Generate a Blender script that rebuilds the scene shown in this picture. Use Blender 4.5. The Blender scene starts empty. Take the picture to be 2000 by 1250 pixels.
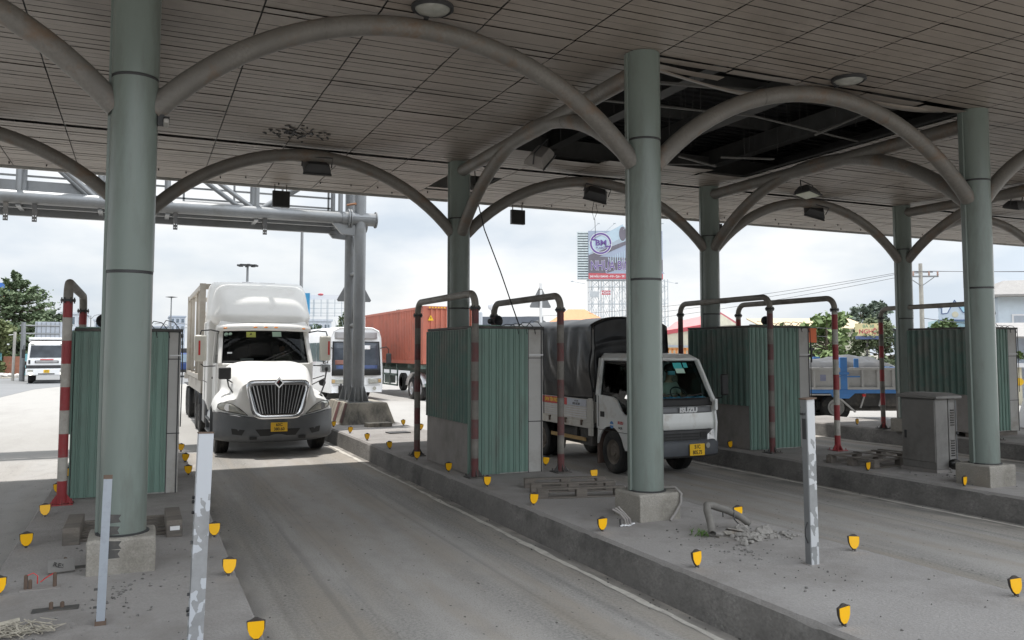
import bpy, math, random
from math import radians as R, sin, cos, pi
from mathutils import Vector as V, Matrix, Euler, noise as mnoise
random.seed(7)
S = bpy.context.scene
COL = S.collection
PI = pi

# ------------------------------------------------------------------ materials
MATS = {}
def mat(name, col, rough=.6, metal=0., var=.12, scale=2.5, fine=0., fscale=40., bump=0., bscale=60.,
        dirt=None, damt=.5, dscale=1.5, stretch=(1, 1, 1), spec=.5, coat=0.):
    """Principled surface: two noises vary the colour, a third lays dirt of its own colour, a fourth bumps it."""
    m = bpy.data.materials.new(name); m.use_nodes = True
    nt = m.node_tree; N = nt.nodes; L = nt.links
    b = N['Principled BSDF']
    b.inputs['Roughness'].default_value = rough; b.inputs['Metallic'].default_value = metal
    b.inputs['Specular IOR Level'].default_value = spec
    b.inputs['Coat Weight'].default_value = coat
    tc = N.new('ShaderNodeTexCoord'); mp = N.new('ShaderNodeMapping')
    mp.inputs['Scale'].default_value = stretch
    L.new(tc.outputs['Object'], mp.inputs['Vector'])
    def noise(sc, det=5., r=.6):
        n = N.new('ShaderNodeTexNoise'); n.inputs['Scale'].default_value = sc
        n.inputs['Detail'].default_value = det; n.inputs['Roughness'].default_value = r
        L.new(mp.outputs[0], n.inputs['Vector']); return n
    def mix(fac, a, c):
        x = N.new('ShaderNodeMix'); x.data_type = 'RGBA'
        if isinstance(fac, float): x.inputs[0].default_value = fac
        else: L.new(fac, x.inputs[0])
        for i, q in ((6, a), (7, c)):
            if isinstance(q, (tuple, list)): x.inputs[i].default_value = (*q[:3], 1)
            else: L.new(q, x.inputs[i])
        return x.outputs[2]
    def ramp(src, a, c):
        r = N.new('ShaderNodeMapRange'); r.inputs[1].default_value = a; r.inputs[2].default_value = c
        L.new(src, r.inputs[0]); return r.outputs[0]
    lo = tuple(c * (1 - var) for c in col); hi = tuple(min(1, c * (1 + var)) for c in col)
    out = mix(ramp(noise(scale).outputs[0], .3, .7), lo, hi)
    if fine:
        f = ramp(noise(fscale, 3.).outputs[0], .35, .65)
        out = mix(f, out, tuple(c * (1 - fine) for c in col))
    if dirt:
        d = ramp(noise(dscale, 8., .7).outputs[0], .62 - .3 * damt, .80 - .2 * damt)
        out = mix(d, out, dirt)
    L.new(out, b.inputs['Base Color'])
    if bump:
        bn = N.new('ShaderNodeBump'); bn.inputs['Strength'].default_value = bump; bn.inputs['Distance'].default_value = .02
        L.new(noise(bscale, 4.).outputs[0], bn.inputs['Height']); L.new(bn.outputs[0], b.inputs['Normal'])
    MATS[name] = m
    return m
def glass(name, tint, rough=.03, ior=1.3):
    """window glass: a tinted see-through layer under a mirror-like one that grows towards grazing angles"""
    m = bpy.data.materials.new(name); m.use_nodes = True
    nt = m.node_tree; N = nt.nodes; L = nt.links; N.clear()
    o = N.new('ShaderNodeOutputMaterial'); t = N.new('ShaderNodeBsdfTransparent'); g = N.new('ShaderNodeBsdfGlossy')
    t.inputs[0].default_value = (*tint, 1); g.inputs['Roughness'].default_value = rough
    lw = N.new('ShaderNodeFresnel'); lw.inputs[0].default_value = ior
    mx = N.new('ShaderNodeMixShader'); L.new(lw.outputs[0], mx.inputs[0]); L.new(t.outputs[0], mx.inputs[1]); L.new(g.outputs[0], mx.inputs[2])
    L.new(mx.outputs[0], o.inputs[0]); MATS[name] = m
    return m
def emit(name, col, st):
    m = bpy.data.materials.new(name); m.use_nodes = True
    b = m.node_tree.nodes['Principled BSDF']; b.inputs['Base Color'].default_value = (*col, 1)
    b.inputs['Emission Color'].default_value = (*col, 1); b.inputs['Emission Strength'].default_value = st
    return m

# ------------------------------------------------------------------ mesh builder
class MB:
    def __init__(s): s.v = []; s.f = []; s.m = []; s.cur = 0
    def add(s, vs, fs):
        o = len(s.v); s.v += [tuple(p) for p in vs]
        for f in fs: s.f.append(tuple(i + o for i in f)); s.m.append(s.cur)
        return s
    def box(s, x0, x1, y0, y1, z0, z1):
        vs = [(x, y, z) for z in (z0, z1) for y in (y0, y1) for x in (x0, x1)]
        return s.add(vs, [(0, 2, 3, 1), (4, 5, 7, 6), (0, 1, 5, 4), (2, 6, 7, 3), (0, 4, 6, 2), (1, 3, 7, 5)])
    def boxr(s, c, size, rot=(0, 0, 0)):
        M = Matrix.Translation(c) @ Euler(rot).to_matrix().to_4x4(); a, b, d = (q / 2 for q in size)
        vs = [M @ V((x, y, z)) for z in (-d, d) for y in (-b, b) for x in (-a, a)]
        return s.add(vs, [(0, 2, 3, 1), (4, 5, 7, 6), (0, 1, 5, 4), (2, 6, 7, 3), (0, 4, 6, 2), (1, 3, 7, 5)])
    def bar(s, p0, p1, w, h=None, up=(0, 0, 1)):
        """a rectangular bar from p0 to p1"""
        p0, p1 = V(p0), V(p1); d = (p1 - p0).normalized(); u = V(up)
        if abs(d.dot(u)) > .98: u = V((0, 1, 0))
        a = d.cross(u).normalized() * w / 2; b = a.cross(d).normalized() * (h or w) / 2
        vs = [p + i * a + j * b for p in (p0, p1) for i, j in ((-1, -1), (1, -1), (1, 1), (-1, 1))]
        return s.add(vs, [(3, 2, 1, 0), (4, 5, 6, 7), (0, 1, 5, 4), (1, 2, 6, 5), (2, 3, 7, 6), (3, 0, 4, 7)])
    def loft(s, rings, closed=True, cap0=True, cap1=True):
        n = len(rings[0]); vs = [p for r in rings for p in r]; fs = []
        for k in range(len(rings) - 1):
            for i in range(n if closed else n - 1):
                j = (i + 1) % n
                fs.append((k * n + i, k * n + j, (k + 1) * n + j, (k + 1) * n + i))
        if closed and cap0: fs.append(tuple(range(n - 1, -1, -1)))
        if closed and cap1: fs.append(tuple((len(rings) - 1) * n + i for i in range(n)))
        return s.add(vs, fs)
    def tube(s, pts, r, n=12, caps=True):
        pts = [V(p) for p in pts]; rs = r if isinstance(r, (list, tuple)) else [r] * len(pts)
        rings = []; a = None
        for k, p in enumerate(pts):
            d = (pts[min(k + 1, len(pts) - 1)] - pts[max(k - 1, 0)]).normalized()
            if a is None:
                u = V((0, 0, 1)) if abs(d.z) < .9 else V((0, 1, 0))
                a = d.cross(u).normalized()
            else: a = (a - d * a.dot(d)).normalized()
            b = d.cross(a)
            rings.append([p + (a * cos(2 * PI * i / n) + b * sin(2 * PI * i / n)) * rs[k] for i in range(n)])
        return s.loft(rings, True, caps, caps)
    def lathe(s, prof, c=(0, 0, 0), n=20, axis='z', caps=True):
        rings = []
        for r, t in prof:
            ring = []
            for i in range(n):
                a = 2 * PI * i / n; u, w = r * cos(a), r * sin(a)
                p = {'z': (u, w, t), 'x': (t, u, w), 'y': (w, t, u)}[axis]
                ring.append(V(p) + V(c))
            rings.append(ring)
        return s.loft(rings, True, caps, caps)
    def prism(s, poly, a, b, axis='x'):
        f = {'x': lambda p, t: (t, p[0], p[1]), 'y': lambda p, t: (p[0], t, p[1]), 'z': lambda p, t: (p[0], p[1], t)}[axis]
        n = len(poly); vs = [f(p, a) for p in poly] + [f(p, b) for p in poly]
        fs = [tuple(range(n - 1, -1, -1)), tuple(range(n, 2 * n))] + [(i, (i + 1) % n, n + (i + 1) % n, n + i) for i in range(n)]
        return s.add(vs, fs)
    def plate(s, pts, t):
        """a flat polygon given thickness t along its normal"""
        pts = [V(p) for p in pts]; nrm = (pts[1] - pts[0]).cross(pts[2] - pts[0]).normalized() * t; n = len(pts)
        return s.add(pts + [p + nrm for p in pts], [tuple(range(n - 1, -1, -1)), tuple(range(n, 2 * n))] + [(i, (i + 1) % n, n + (i + 1) % n, n + i) for i in range(n)])
    def ball(s, c, r, sq=(1, 1, 1), n=10, jit=0., seed=0):
        rg = random.Random(seed); rings = []
        for k in range(1, n // 2 + 2):
            t = PI * (k - .5) / (n // 2 + 1)
            rings.append([V(c) + V((sin(t) * cos(2 * PI * i / n) * sq[0], sin(t) * sin(2 * PI * i / n) * sq[1], cos(t) * sq[2])) * r * (1 + rg.uniform(-jit, jit)) for i in range(n)])
        return s.loft(rings)
    def grid(s, fn, nu, nv):
        vs = [fn(i / nu, j / nv) for j in range(nv + 1) for i in range(nu + 1)]
        return s.add(vs, [(j * (nu + 1) + i, j * (nu + 1) + i + 1, (j + 1) * (nu + 1) + i + 1, (j + 1) * (nu + 1) + i) for j in range(nv) for i in range(nu)])
    def build(s, name, mats, parent=None, smooth=40, bevel=0., seg=2, solid=0., sub=0, loc=None, rotz=0.):
        me = bpy.data.meshes.new(name); me.from_pydata(s.v, [], s.f); me.validate(clean_customdata=False)
        if not isinstance(mats, (list, tuple)): mats = [mats]
        for q in mats: me.materials.append(q)
        if len(mats) > 1 and len(me.polygons) == len(s.m): me.polygons.foreach_set('material_index', s.m)
        import bmesh
        bm = bmesh.new(); bm.from_mesh(me); bmesh.ops.recalc_face_normals(bm, faces=bm.faces); bm.to_mesh(me); bm.free()
        if smooth:
            me.polygons.foreach_set('use_smooth', [True] * len(me.polygons)); me.set_sharp_from_angle(angle=R(smooth))
        o = bpy.data.objects.new(name, me); COL.objects.link(o)
        if parent: o.parent = parent
        if loc: o.location = loc
        if rotz: o.rotation_euler.z = rotz
        if solid: q = o.modifiers.new('Solidify', 'SOLIDIFY'); q.thickness = solid; q.offset = 0
        if sub: q = o.modifiers.new('Subsurf', 'SUBSURF'); q.levels = sub; q.render_levels = sub
        if bevel:
            q = o.modifiers.new('Bevel', 'BEVEL'); q.width = bevel; q.segments = seg; q.limit_method = 'ANGLE'; q.angle_limit = R(35); q.harden_normals = False
        return o

def tag(o, label=None, cat=None, group=None, kind=None):
    if label: o['label'] = label
    if cat: o['category'] = cat
    if group: o['group'] = group
    if kind: o['kind'] = kind
    return o
def thing(name, label, cat, loc=(0, 0, 0), rotz=0., group=None):
    o = bpy.data.objects.new(name, None); COL.objects.link(o); o.empty_display_size = .3
    o.location = loc; o.rotation_euler = (0, 0, rotz)
    return tag(o, label, cat, group)
def dup(root, loc, rotz=0., label=None, tilt=None):
    """a copy of a thing with copies of its parts and sub-parts, sharing mesh data"""
    r = root.copy(); COL.objects.link(r); r.location = loc; r.rotation_euler = (0, 0, rotz) if tilt is None else (*tilt, rotz)
    if label: r['label'] = label
    def rec(src, dst):
        for ch in list(src.children):
            c = ch.copy(); COL.objects.link(c); c.parent = dst; rec(ch, c)
    rec(root, r); return r
def text(name, body, size, loc, rot, m, parent=None, ext=.002, align='CENTER', sx=1., bold=0., label=None):
    """lettering as a real mesh"""
    cu = bpy.data.curves.new(name, 'FONT'); cu.body = body; cu.size = size; cu.extrude = ext; cu.offset = bold
    cu.align_x = align; cu.align_y = 'CENTER'; cu.resolution_u = 3
    t = bpy.data.objects.new(name, cu); COL.objects.link(t); bpy.context.view_layer.update()
    me = bpy.data.meshes.new_from_object(t.evaluated_get(bpy.context.evaluated_depsgraph_get()))
    bpy.data.objects.remove(t); bpy.data.curves.remove(cu)
    me.transform(Matrix.Translation(loc) @ Euler(rot).to_matrix().to_4x4() @ Matrix.Diagonal((sx, 1, 1, 1)))
    me.materials.clear(); me.materials.append(m); me.name = name
    o = bpy.data.objects.new(name, me); COL.objects.link(o)
    if parent: o.parent = parent
    return o
FRONT = (PI / 2, 0, 0)          # lettering that faces -Y
LEFT = (PI / 2, 0, -PI / 2)     # lettering that faces -X

def each(shapes, name, m, parent, **k):
    for f in shapes: b = MB(); f(b); b.build(name, m, parent, **k)

# ------------------------------------------------------------------ palette
m_col = mat('column_paint', (.178, .212, .190), .30, var=.10, scale=1.2, fine=.06, fscale=25, dirt=(.125, .135, .118), damt=.42, dscale=2.6, stretch=(1, 1, .22))
m_steel = mat('painted_steel_grey', (.165, .154, .138), .5, var=.22, scale=3, fine=.15, fscale=30, dirt=(.17, .10, .055), damt=.38, dscale=2.0, bump=.1)
m_ceil = mat('ceiling_panel', (.285, .245, .208), .5, var=.12, scale=.6, fine=.08, fscale=8, dirt=(.175, .15, .128), damt=.32, dscale=.7)
m_roof = mat('roof_sheet', (.022, .022, .023), .8, var=.2)
m_fascia = mat('fascia', (.45, .44, .42), .5, var=.1, dirt=(.25, .24, .22), damt=.4)
m_raft = mat('rafter_steel', (.06, .06, .058), .7, var=.25)
m_plinth = mat('plinth_concrete', (.33, .308, .27), .9, var=.18, scale=5, fine=.2, fscale=60, bump=.5, bscale=50, dirt=(.17, .155, .13), damt=.5, dscale=2.2)
m_isl = mat('island_concrete', (.31, .294, .28), .93, var=.11, scale=1.1, fine=.13, fscale=55, bump=.45, bscale=45, dirt=(.205, .19, .176), damt=.5, dscale=1.0)
m_green = mat('green_sheet', (.150, .238, .198), .45, var=.12, scale=1.3, dirt=(.13, .165, .14), damt=.42, dscale=3.0, stretch=(1.3, 1, .22))
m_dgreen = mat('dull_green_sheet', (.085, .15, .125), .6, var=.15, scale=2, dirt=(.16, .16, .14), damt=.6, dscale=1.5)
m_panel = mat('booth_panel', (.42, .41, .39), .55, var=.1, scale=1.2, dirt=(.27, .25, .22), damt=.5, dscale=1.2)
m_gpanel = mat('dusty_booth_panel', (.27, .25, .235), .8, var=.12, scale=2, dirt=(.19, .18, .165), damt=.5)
m_kerb = mat('dark_kerb_concrete', (.205, .196, .184), .92, var=.30, scale=3.2, fine=.22, fscale=45, bump=.6, bscale=30, dirt=(.085, .082, .078), damt=.5, dscale=2.4, stretch=(1, .6, .8))  # kerb faces: darker than the island top, with random darker patches
m_dark = mat('dark_metal', (.035, .035, .036), .55, var=.3)
m_black = mat('black_rubber', (.018, .018, .018), .75, var=.25, scale=6, dirt=(.09, .08, .07), damt=.4, dscale=3)
m_red = mat('red_band', (.28, .03, .034), .5, var=.2, scale=4, dirt=(.16, .10, .085), damt=.35, dscale=4)
m_wband = mat('white_band', (.42, .40, .36), .55, var=.15, scale=4, dirt=(.25, .22, .19), damt=.55, dscale=3)
m_pipe = mat('bare_pipe', (.22, .205, .18), .6, var=.25, scale=5, dirt=(.12, .08, .06), damt=.3, dscale=3)
m_rdirty = mat('soiled_red_band', (.135, .038, .038), .6, var=.25, scale=5, dirt=(.10, .085, .075), damt=.6, dscale=3)
m_wdirty = mat('soiled_white_band', (.185, .172, .152), .65, var=.25, scale=5, dirt=(.11, .10, .09), damt=.6, dscale=3)
m_yel = mat('reflector_yellow', (1., .52, .006), .35, var=.03, scale=30)
def per_object(m, lo):
    """each object carrying this material is a little duller or cleaner than the next"""
    nt = m.node_tree; N = nt.nodes; L = nt.links; b = N['Principled BSDF']; prev = b.inputs['Base Color'].links[0].from_socket
    oi = N.new('ShaderNodeObjectInfo'); r = N.new('ShaderNodeMapRange'); r.inputs[3].default_value = lo; L.new(oi.outputs['Random'], r.inputs[0])
    v = N.new('ShaderNodeVectorMath'); v.operation = 'SCALE'; L.new(prev, v.inputs[0]); L.new(r.outputs[0], v.inputs[3]); L.new(v.outputs[0], b.inputs['Base Color'])
per_object(m_yel, .86)
m_blk = mat('reflector_frame', (.045, .038, .034), .6, var=.2)
m_wood = mat('weathered_wood', (.20, .175, .15), .85, var=.3, scale=4, fine=.3, fscale=50, stretch=(1, 6, 6), dirt=(.10, .09, .08), damt=.5)
m_cab = mat('cabinet_paint', (.20, .192, .18), .6, var=.12, dirt=(.12, .113, .105), damt=.5)
m_white = mat('white_truck_paint', (.78, .77, .74), .38, var=.03, coat=.12, dirt=(.66, .64, .60), damt=.25, dscale=1.2)
m_bwhite = mat('white_bus_paint', (.80, .80, .80), .25, var=.03, coat=.3)
m_iwhite = mat('worn_white_paint', (.76, .77, .75), .3, var=.05, coat=.2, dirt=(.52, .47, .40), damt=.32, dscale=2)
m_bed = mat('dirty_bed_paint', (.54, .52, .47), .5, var=.08, dirt=(.30, .22, .15), damt=.42, dscale=2.6)
m_bump = mat('grey_bumper_plastic', (.10, .105, .11), .5, var=.12, scale=3, dirt=(.16, .15, .14), damt=.3)
m_chrome = mat('chrome', (.75, .76, .78), .16, 1., var=.05)
m_alu = mat('aluminium', (.55, .55, .56), .35, .8, var=.1)
m_inner = mat('cab_interior', (.045, .045, .048), .8, var=.2)
m_seat = mat('seat_fabric', (.30, .14, .12), .8, var=.2)
m_lens = mat('clear_lens', (.42, .42, .38), .12, .3, var=.2, scale=6)
m_amber = mat('amber_lens', (.85, .28, .02), .2, var=.05)
m_redl = mat('red_lens', (.55, .02, .02), .3, var=.05)
m_plate = mat('yellow_plate', (.80, .48, .02), .4, var=.05)
m_ink = mat('black_ink', (.015, .015, .015), .6, var=.1)
m_galv = mat('galvanised_steel', (.235, .243, .25), .42, .35, var=.12, scale=3, dirt=(.17, .17, .165), damt=.4)
m_cont = mat('beige_frame_paint', (.38, .35, .305), .5, var=.12, dirt=(.28, .23, .18), damt=.35)
m_tank = mat('tank_skin', (.72, .69, .63), .35, .2, var=.06)
m_rust = mat('red_oxide_container', (.42, .125, .08), .55, var=.12, scale=1.0, dirt=(.26, .10, .07), damt=.35, dscale=1.3)
m_chas = mat('chassis_green', (.10, .16, .14), .6, var=.2, dirt=(.2, .19, .17), damt=.4)
m_frame = mat('chassis_dark', (.06, .058, .055), .7, var=.25, dirt=(.16, .14, .12), damt=.45)
m_tarp = mat('black_tarpaulin', (.014, .0145, .016), .30, var=.2, scale=1.5, dirt=(.04, .038, .036), damt=.25, dscale=1.2, bump=.10, bscale=10, spec=.3)
m_gtarp = mat('grey_tarpaulin', (.075, .077, .080), .42, var=.2, scale=1.5, bump=.3, bscale=8)
m_blue = mat('blue_truck_paint', (.06, .22, .55), .4, var=.1, dirt=(.12, .22, .4), damt=.3)
m_gbody = mat('grey_body_paint', (.46, .46, .45), .5, var=.08, dirt=(.34, .33, .31), damt=.4)
m_cloud_w = mat('sign_white', (.75, .75, .75), .5, var=.03)
m_signback = mat('sign_back_grey', (.20, .205, .21), .5, .2, var=.1)
m_bark = mat('bark', (.12, .095, .07), .9, var=.3, scale=3)
m_concpole = mat('pole_concrete', (.42, .40, .36), .9, var=.15)
g_truck = glass('windscreen', (.34, .37, .365), ior=1.22)
g_isuzu = glass('tinted_windscreen', (.60, .80, .78), ior=1.25)
g_bus = glass('bus_glass', (.42, .46, .50))
m_skin = mat('skin', (.42, .24, .16), .55, var=.05)
m_hair = mat('hair', (.02, .017, .015), .6, var=.2)
m_shirt = mat('beige_shirt', (.36, .34, .28), .8, var=.1)
m_mask = mat('blue_mask', (.22, .55, .66), .8, var=.05)
# ================================================================== ground, road, islands
def road_mat(name, base, dust, spot, line, wear=1.):
    """worn paving: beige dust near the kerbs (object x), dark exposed aggregate in streaks along the lane, speckle"""
    m = mat(name, base, .92, var=.10, scale=.8, fine=.10, fscale=70, bump=.35, bscale=70)
    nt = m.node_tree; N = nt.nodes; L = nt.links; b = N['Principled BSDF']
    prev = b.inputs['Base Color'].links[0].from_socket
    tc = N.new('ShaderNodeTexCoord'); sp = N.new('ShaderNodeSeparateXYZ'); L.new(tc.outputs['Object'], sp.inputs[0])
    def noise(sc, st, det=4.):
        mp = N.new('ShaderNodeMapping'); mp.inputs['Scale'].default_value = st; L.new(tc.outputs['Object'], mp.inputs[0])
        n = N.new('ShaderNodeTexNoise'); n.inputs['Scale'].default_value = sc; n.inputs['Detail'].default_value = det
        L.new(mp.outputs[0], n.inputs['Vector']); return n.outputs[0]
    def rng(s, a, c, t0=0., t1=1.):
        r = N.new('ShaderNodeMapRange'); r.inputs[1].default_value = a; r.inputs[2].default_value = c; r.inputs[3].default_value = t0; r.inputs[4].default_value = t1
        L.new(s, r.inputs[0]); return r.outputs[0]
    def mul(a, c):
        q = N.new('ShaderNodeMath'); q.operation = 'MULTIPLY'; L.new(a, q.inputs[0])
        if isinstance(c, float): q.inputs[1].default_value = c
        else: L.new(c, q.inputs[1])
        return q.outputs[0]
    def mix(f, a, c):
        x = N.new('ShaderNodeMix'); x.data_type = 'RGBA'; L.new(f, x.inputs[0]); L.new(a, x.inputs[6])
        if isinstance(c, tuple): x.inputs[7].default_value = (*c, 1)
        else: L.new(c, x.inputs[7])
        return x.outputs[2]
    # wheel tracks: exposed aggregate where tyres polish the dust away
    wv = N.new('ShaderNodeMath'); wv.operation = 'ABSOLUTE'; L.new(sp.outputs[0], wv.inputs[0])
    track = mul(rng(wv.outputs[0], .25, .7), rng(wv.outputs[0], 1.75, 1.25))
    streak = rng(noise(1.5, (1.0, .10, 1)), .40, .60)
    speck = rng(noise(34., (1, 1, 1), 3.), .48, .56)
    agg = mul(mul(track, streak), speck)
    c = mix(mul(agg, .85 * wear), prev, (.10, .10, .095)); sp2 = rng(noise(60., (1, 1, 1), 2.), .54, .62); c = mix(mul(sp2, .35), c, spot)
    c = mix(mul(mul(track, streak), .62 * wear), c, (.215, .208, .192))
    br = rng(noise(1.6, (1.5, .16, 1), 7.), .44, .62); c = mix(mul(br, .6 * wear), c, (.31, .27, .22))
    pt = rng(noise(5., (1, .5, 1), 6.), .5, .7); c = mix(mul(pt, .35), c, (.25, .24, .225))
    du = mul(rng(wv.outputs[0], line - .55, line), rng(noise(2.2, (1, .35, 1)), .35, .65))
    c = mix(mul(du, .7), c, dust)
    gd = mul(rng(wv.outputs[0], line - .32, line - .10), rng(noise(3.4, (1, .5, 1), 6.), .36, .56)); c = mix(mul(gd, .8 * wear), c, (.165, .156, .145))
    ty = mul(rng(noise(2.6, (2.6, .025, 1), 3.), .54, .66), track); c = mix(mul(ty, .30 * wear), c, (.13, .128, .12))
    st = rng(noise(.55, (1.6, .5, 1), 6.), .58, .72)          # old oil and damp stains
    c = mix(mul(st, .35), c, tuple(q * .8 for q in spot))
    bits = rng(noise(19., (1, .6, 1), 1.), .735, .75)         # dark bits of litter and pebbles
    c = mix(mul(bits, .8), c, (.05, .045, .04))
    L.new(c, b.inputs['Base Color'])
    return m
m_lane = road_mat('lane_paving', (.385, .365, .342), (.44, .40, .345), (.14, .14, .132), 1.75)
m_lane2 = road_mat('pale_lane_paving', (.43, .42, .405), (.44, .42, .39), (.24, .235, .225), 2.3, .3)  # left lane: paler base, weaker tracks and streaks than the other lanes
m_apron = mat('apron_concrete', (.345, .335, .318), .93, var=.07, scale=.35, fine=.07, fscale=30, bump=.2, dirt=(.27, .26, .245), damt=.5, dscale=.35, stretch=(1, .3, 1))
m_asph = mat('far_asphalt', (.20, .205, .21), .9, var=.12, scale=.5, fine=.1)
m_soil = mat('ground_soil', (.27, .25, .21), .95, var=.15, scale=.2, fine=.15)
m_line = mat('worn_line_paint', (.58, .555, .50), .85, var=.15, scale=8, dirt=(.36, .335, .305), damt=.5, dscale=3.5)

g = MB().box(-420, 420, -60, 640, -.3, -.012).build('ground', m_soil, smooth=0); tag(g, kind='structure')
# concrete apron of the toll plaza, asphalt of the highway beyond it
ap = MB().prism([(-26, -18), (44, -18), (44, 40), (30, 62), (-4.2, 61), (-5.6, 56), (-6.2, 45), (-9.5, 38), (-26, 33)], -.05, -.008, 'z').build('paving', m_apron, smooth=0); tag(ap, kind='structure')
hw = MB().prism([(-40, 20), (-26.02, 33.02), (-9.52, 38.02), (-6.22, 45.02), (-5.62, 56.02), (-4.22, 61.02), (30, 62.02), (44, 40.02), (70, 38), (70, 75), (30, 330), (-6, 330), (-16, 110), (-19, 80), (-60, 62)], -.05, -.004, 'z').build('road', m_asph, smooth=0); tag(hw, kind='structure')
for cx, w, y1 in ((-3.42, 4.66, 19.4), (2.545, 3.44, 19.4), (8.325, 4.0, 19.4), (14.4, 3.95, 19.2)):
    y0 = -14
    o = MB().grid(lambda u, v: ((u - .5) * w, (y0 + (y1 - y0) * v), 0), 8, 40).build('road', m_lane2 if cx < 0 else m_lane, loc=(cx, 0, -.0035)); tag(o, kind='structure')
# edge lines worn thin, a little crooked along the kerb
def edge_line(x, y0, y1, w, seed):
    rg = random.Random(seed); b = MB(); n = int((y1 - y0) / .12); a = []; c = []
    wl = wr = 0.
    for k in range(n + 1):
        wl = wl * .8 + rg.uniform(-.012, .012); wr = wr * .8 + rg.uniform(-.012, .012)
        y = y0 + (y1 - y0) * k / n
        a.append((x - w / 2 + wl, y, .0012)); c.append((x + w / 2 + wr, y, .0012))
    b.loft([a, c], False); o = b.build('road_marking', m_line, smooth=0); tag(o, kind='structure')
edge_line(4.10, -8, 21, .07, 1); edge_line(10.17, -8, 16, .08, 2); edge_line(16.15, -8, 18, .08, 5)

ISZ = .34
def island(name, x0, x1, y0, y1, h, seed, chip):
    """raised toll island: a battered kerb with a chipped arris, a flat dusty top, a rounded nose"""
    rg = random.Random(seed); b = MB(); n = int((y1 - y0) / .09); rings = []
    off = [mnoise.noise(V((seed * 9.1, k * .23, 0))) * .5 + mnoise.noise(V((seed * 3.3, k * .9, 2))) * .5 for k in range(n + 1)]
    offr = [mnoise.noise(V((seed * 5.7, k * .23, 7))) * .5 + mnoise.noise(V((seed * 2.1, k * .9, 5))) * .5 for k in range(n + 1)]
    for k in range(n + 1):
        y = y0 + (y1 - y0) * k / n
        cl = chip * max(0, off[k] - .12) * 1.6; cr = chip * max(0, offr[k] - .12) * 1.6
        w = 2 * (x1 - x0)
        ring = [(x0 - .035, y, -.03), (x0 - .012, y, h * .55), (x0 + .004 + cl * .3, y, h - .035 - cl), (x0 + .03 + cl, y, h - .002 - cl * .15), (x0 + .09 + cl, y, h + mnoise.noise(V((y * 2, seed, 1))) * .004)]
        for q in range(1, 9):
            x = x0 + .12 + (x1 - x0 - .24) * q / 9
            ring.append((x, y, h + mnoise.noise(V((x * 1.7, y * 1.7, seed))) * .008))
        ring += [(x1 - .09 - cr, y, h), (x1 - .03 - cr, y, h - .002 - cr * .15), (x1 - .004 - cr * .3, y, h - .035 - cr), (x1 + .012, y, h * .55), (x1 + .035, y, -.03)]
        rings.append(ring)
    b.loft(rings, True)
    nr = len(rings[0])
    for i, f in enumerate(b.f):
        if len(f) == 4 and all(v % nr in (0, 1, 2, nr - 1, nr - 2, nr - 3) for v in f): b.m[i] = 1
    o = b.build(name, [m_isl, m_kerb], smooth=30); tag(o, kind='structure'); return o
island('pavement', -1.07, .80, -9, 19.6, ISZ, 1, .05)
island('pavement', 4.29, 6.30, -9, 27.5, ISZ, 2, .032)
island('pavement', 10.36, 12.40, -9, 19, ISZ, 3, .03)
island('pavement', 16.40, 18.45, -9, 18.6, ISZ, 4, .03)
island('pavement', -6.9, -5.0, -9, 19, ISZ, 5, .03)

# ================================================================== canopy
CZ = 5.67                                   # underside of the ceiling
YF, YB = 8.07, 14.18                        # the two column rows
XC = [-5.6, -.10, 5.28, 10.90, 16.54, 22.1]
Y0, Y1, X0, X1 = 4.75, 17.9, -7.4, 31.0
can = thing('toll_canopy', 'wide flat canopy roof with dusty slatted ceiling over the toll lanes', 'canopy', (0, 0, 0))
HOLE = (5.50, 10.62, 8.22, 12.95)
def ceiling():
    b = MB(); rg = random.Random(3); pitch = .155; ny = int((Y1 - Y0) / pitch); jz = [rg.uniform(-.002, .002) for _ in range(ny + 2)]; jt = [rg.uniform(.0, .004) for _ in range(ny + 2)]
    xs = [-.05 + 1.1 * k for k in range(-6, 28)]
    for i in range(len(xs) - 1):
        xa, xb = xs[i] + .008, xs[i + 1] - .008
        wob = [mnoise.noise(V((i * .35, j * .5, 0))) * .006 + jz[j] for j in range(ny + 2)]
        for j in range(ny):
            ya, yb = Y0 + j * pitch + .0015, Y0 + (j + 1) * pitch - .0025
            ym = (ya + yb) / 2
            if abs(ym - 14.27) < .05 : continue
            sag = 0.
            if HOLE[0] - .1 < xa + .5 < HOLE[1] + .1:
                e0 = HOLE[2] + .12 * mnoise.noise(V((i * 1.3, 0, 4))); e1 = HOLE[3] + .38 * mnoise.noise(V((i * .9, 3, 1))) - .06 * (i % 3)
                if e0 < ym < e1: continue
                d = min(abs(ym - e0), abs(ym - e1))
                sag = .10 * max(0, 1 - d / .45) ** 2 * rg.uniform(.2, 1.)
            if 4.9 < xa + .3 < 6.0 and 15.2 < ym < 17.0 - .6 * rg.random(): continue       # slats missing beside the back column
            z = CZ + wob[j] + rg.uniform(-.001, .001); za = z - jt[j] - (rg.uniform(0, .006) if rg.random() < .06 else 0); t = rg.uniform(-.0015, .0015)
            zl, zr = -sag * rg.uniform(.3, 1), -sag * rg.uniform(.3, 1)
            r = [(ya, za), (yb - .004, z), (yb, z + .016)]
            b.loft([[(xa, y, q + zl - t) for y, q in r], [((xa + xb) / 2, y, q + (zl + zr) * .62) for y, q in r], [(xb, y, q + zr + t) for y, q in r]], False)
    return b
ceiling().build('ceiling', m_ceil, can, smooth=0)
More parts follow.
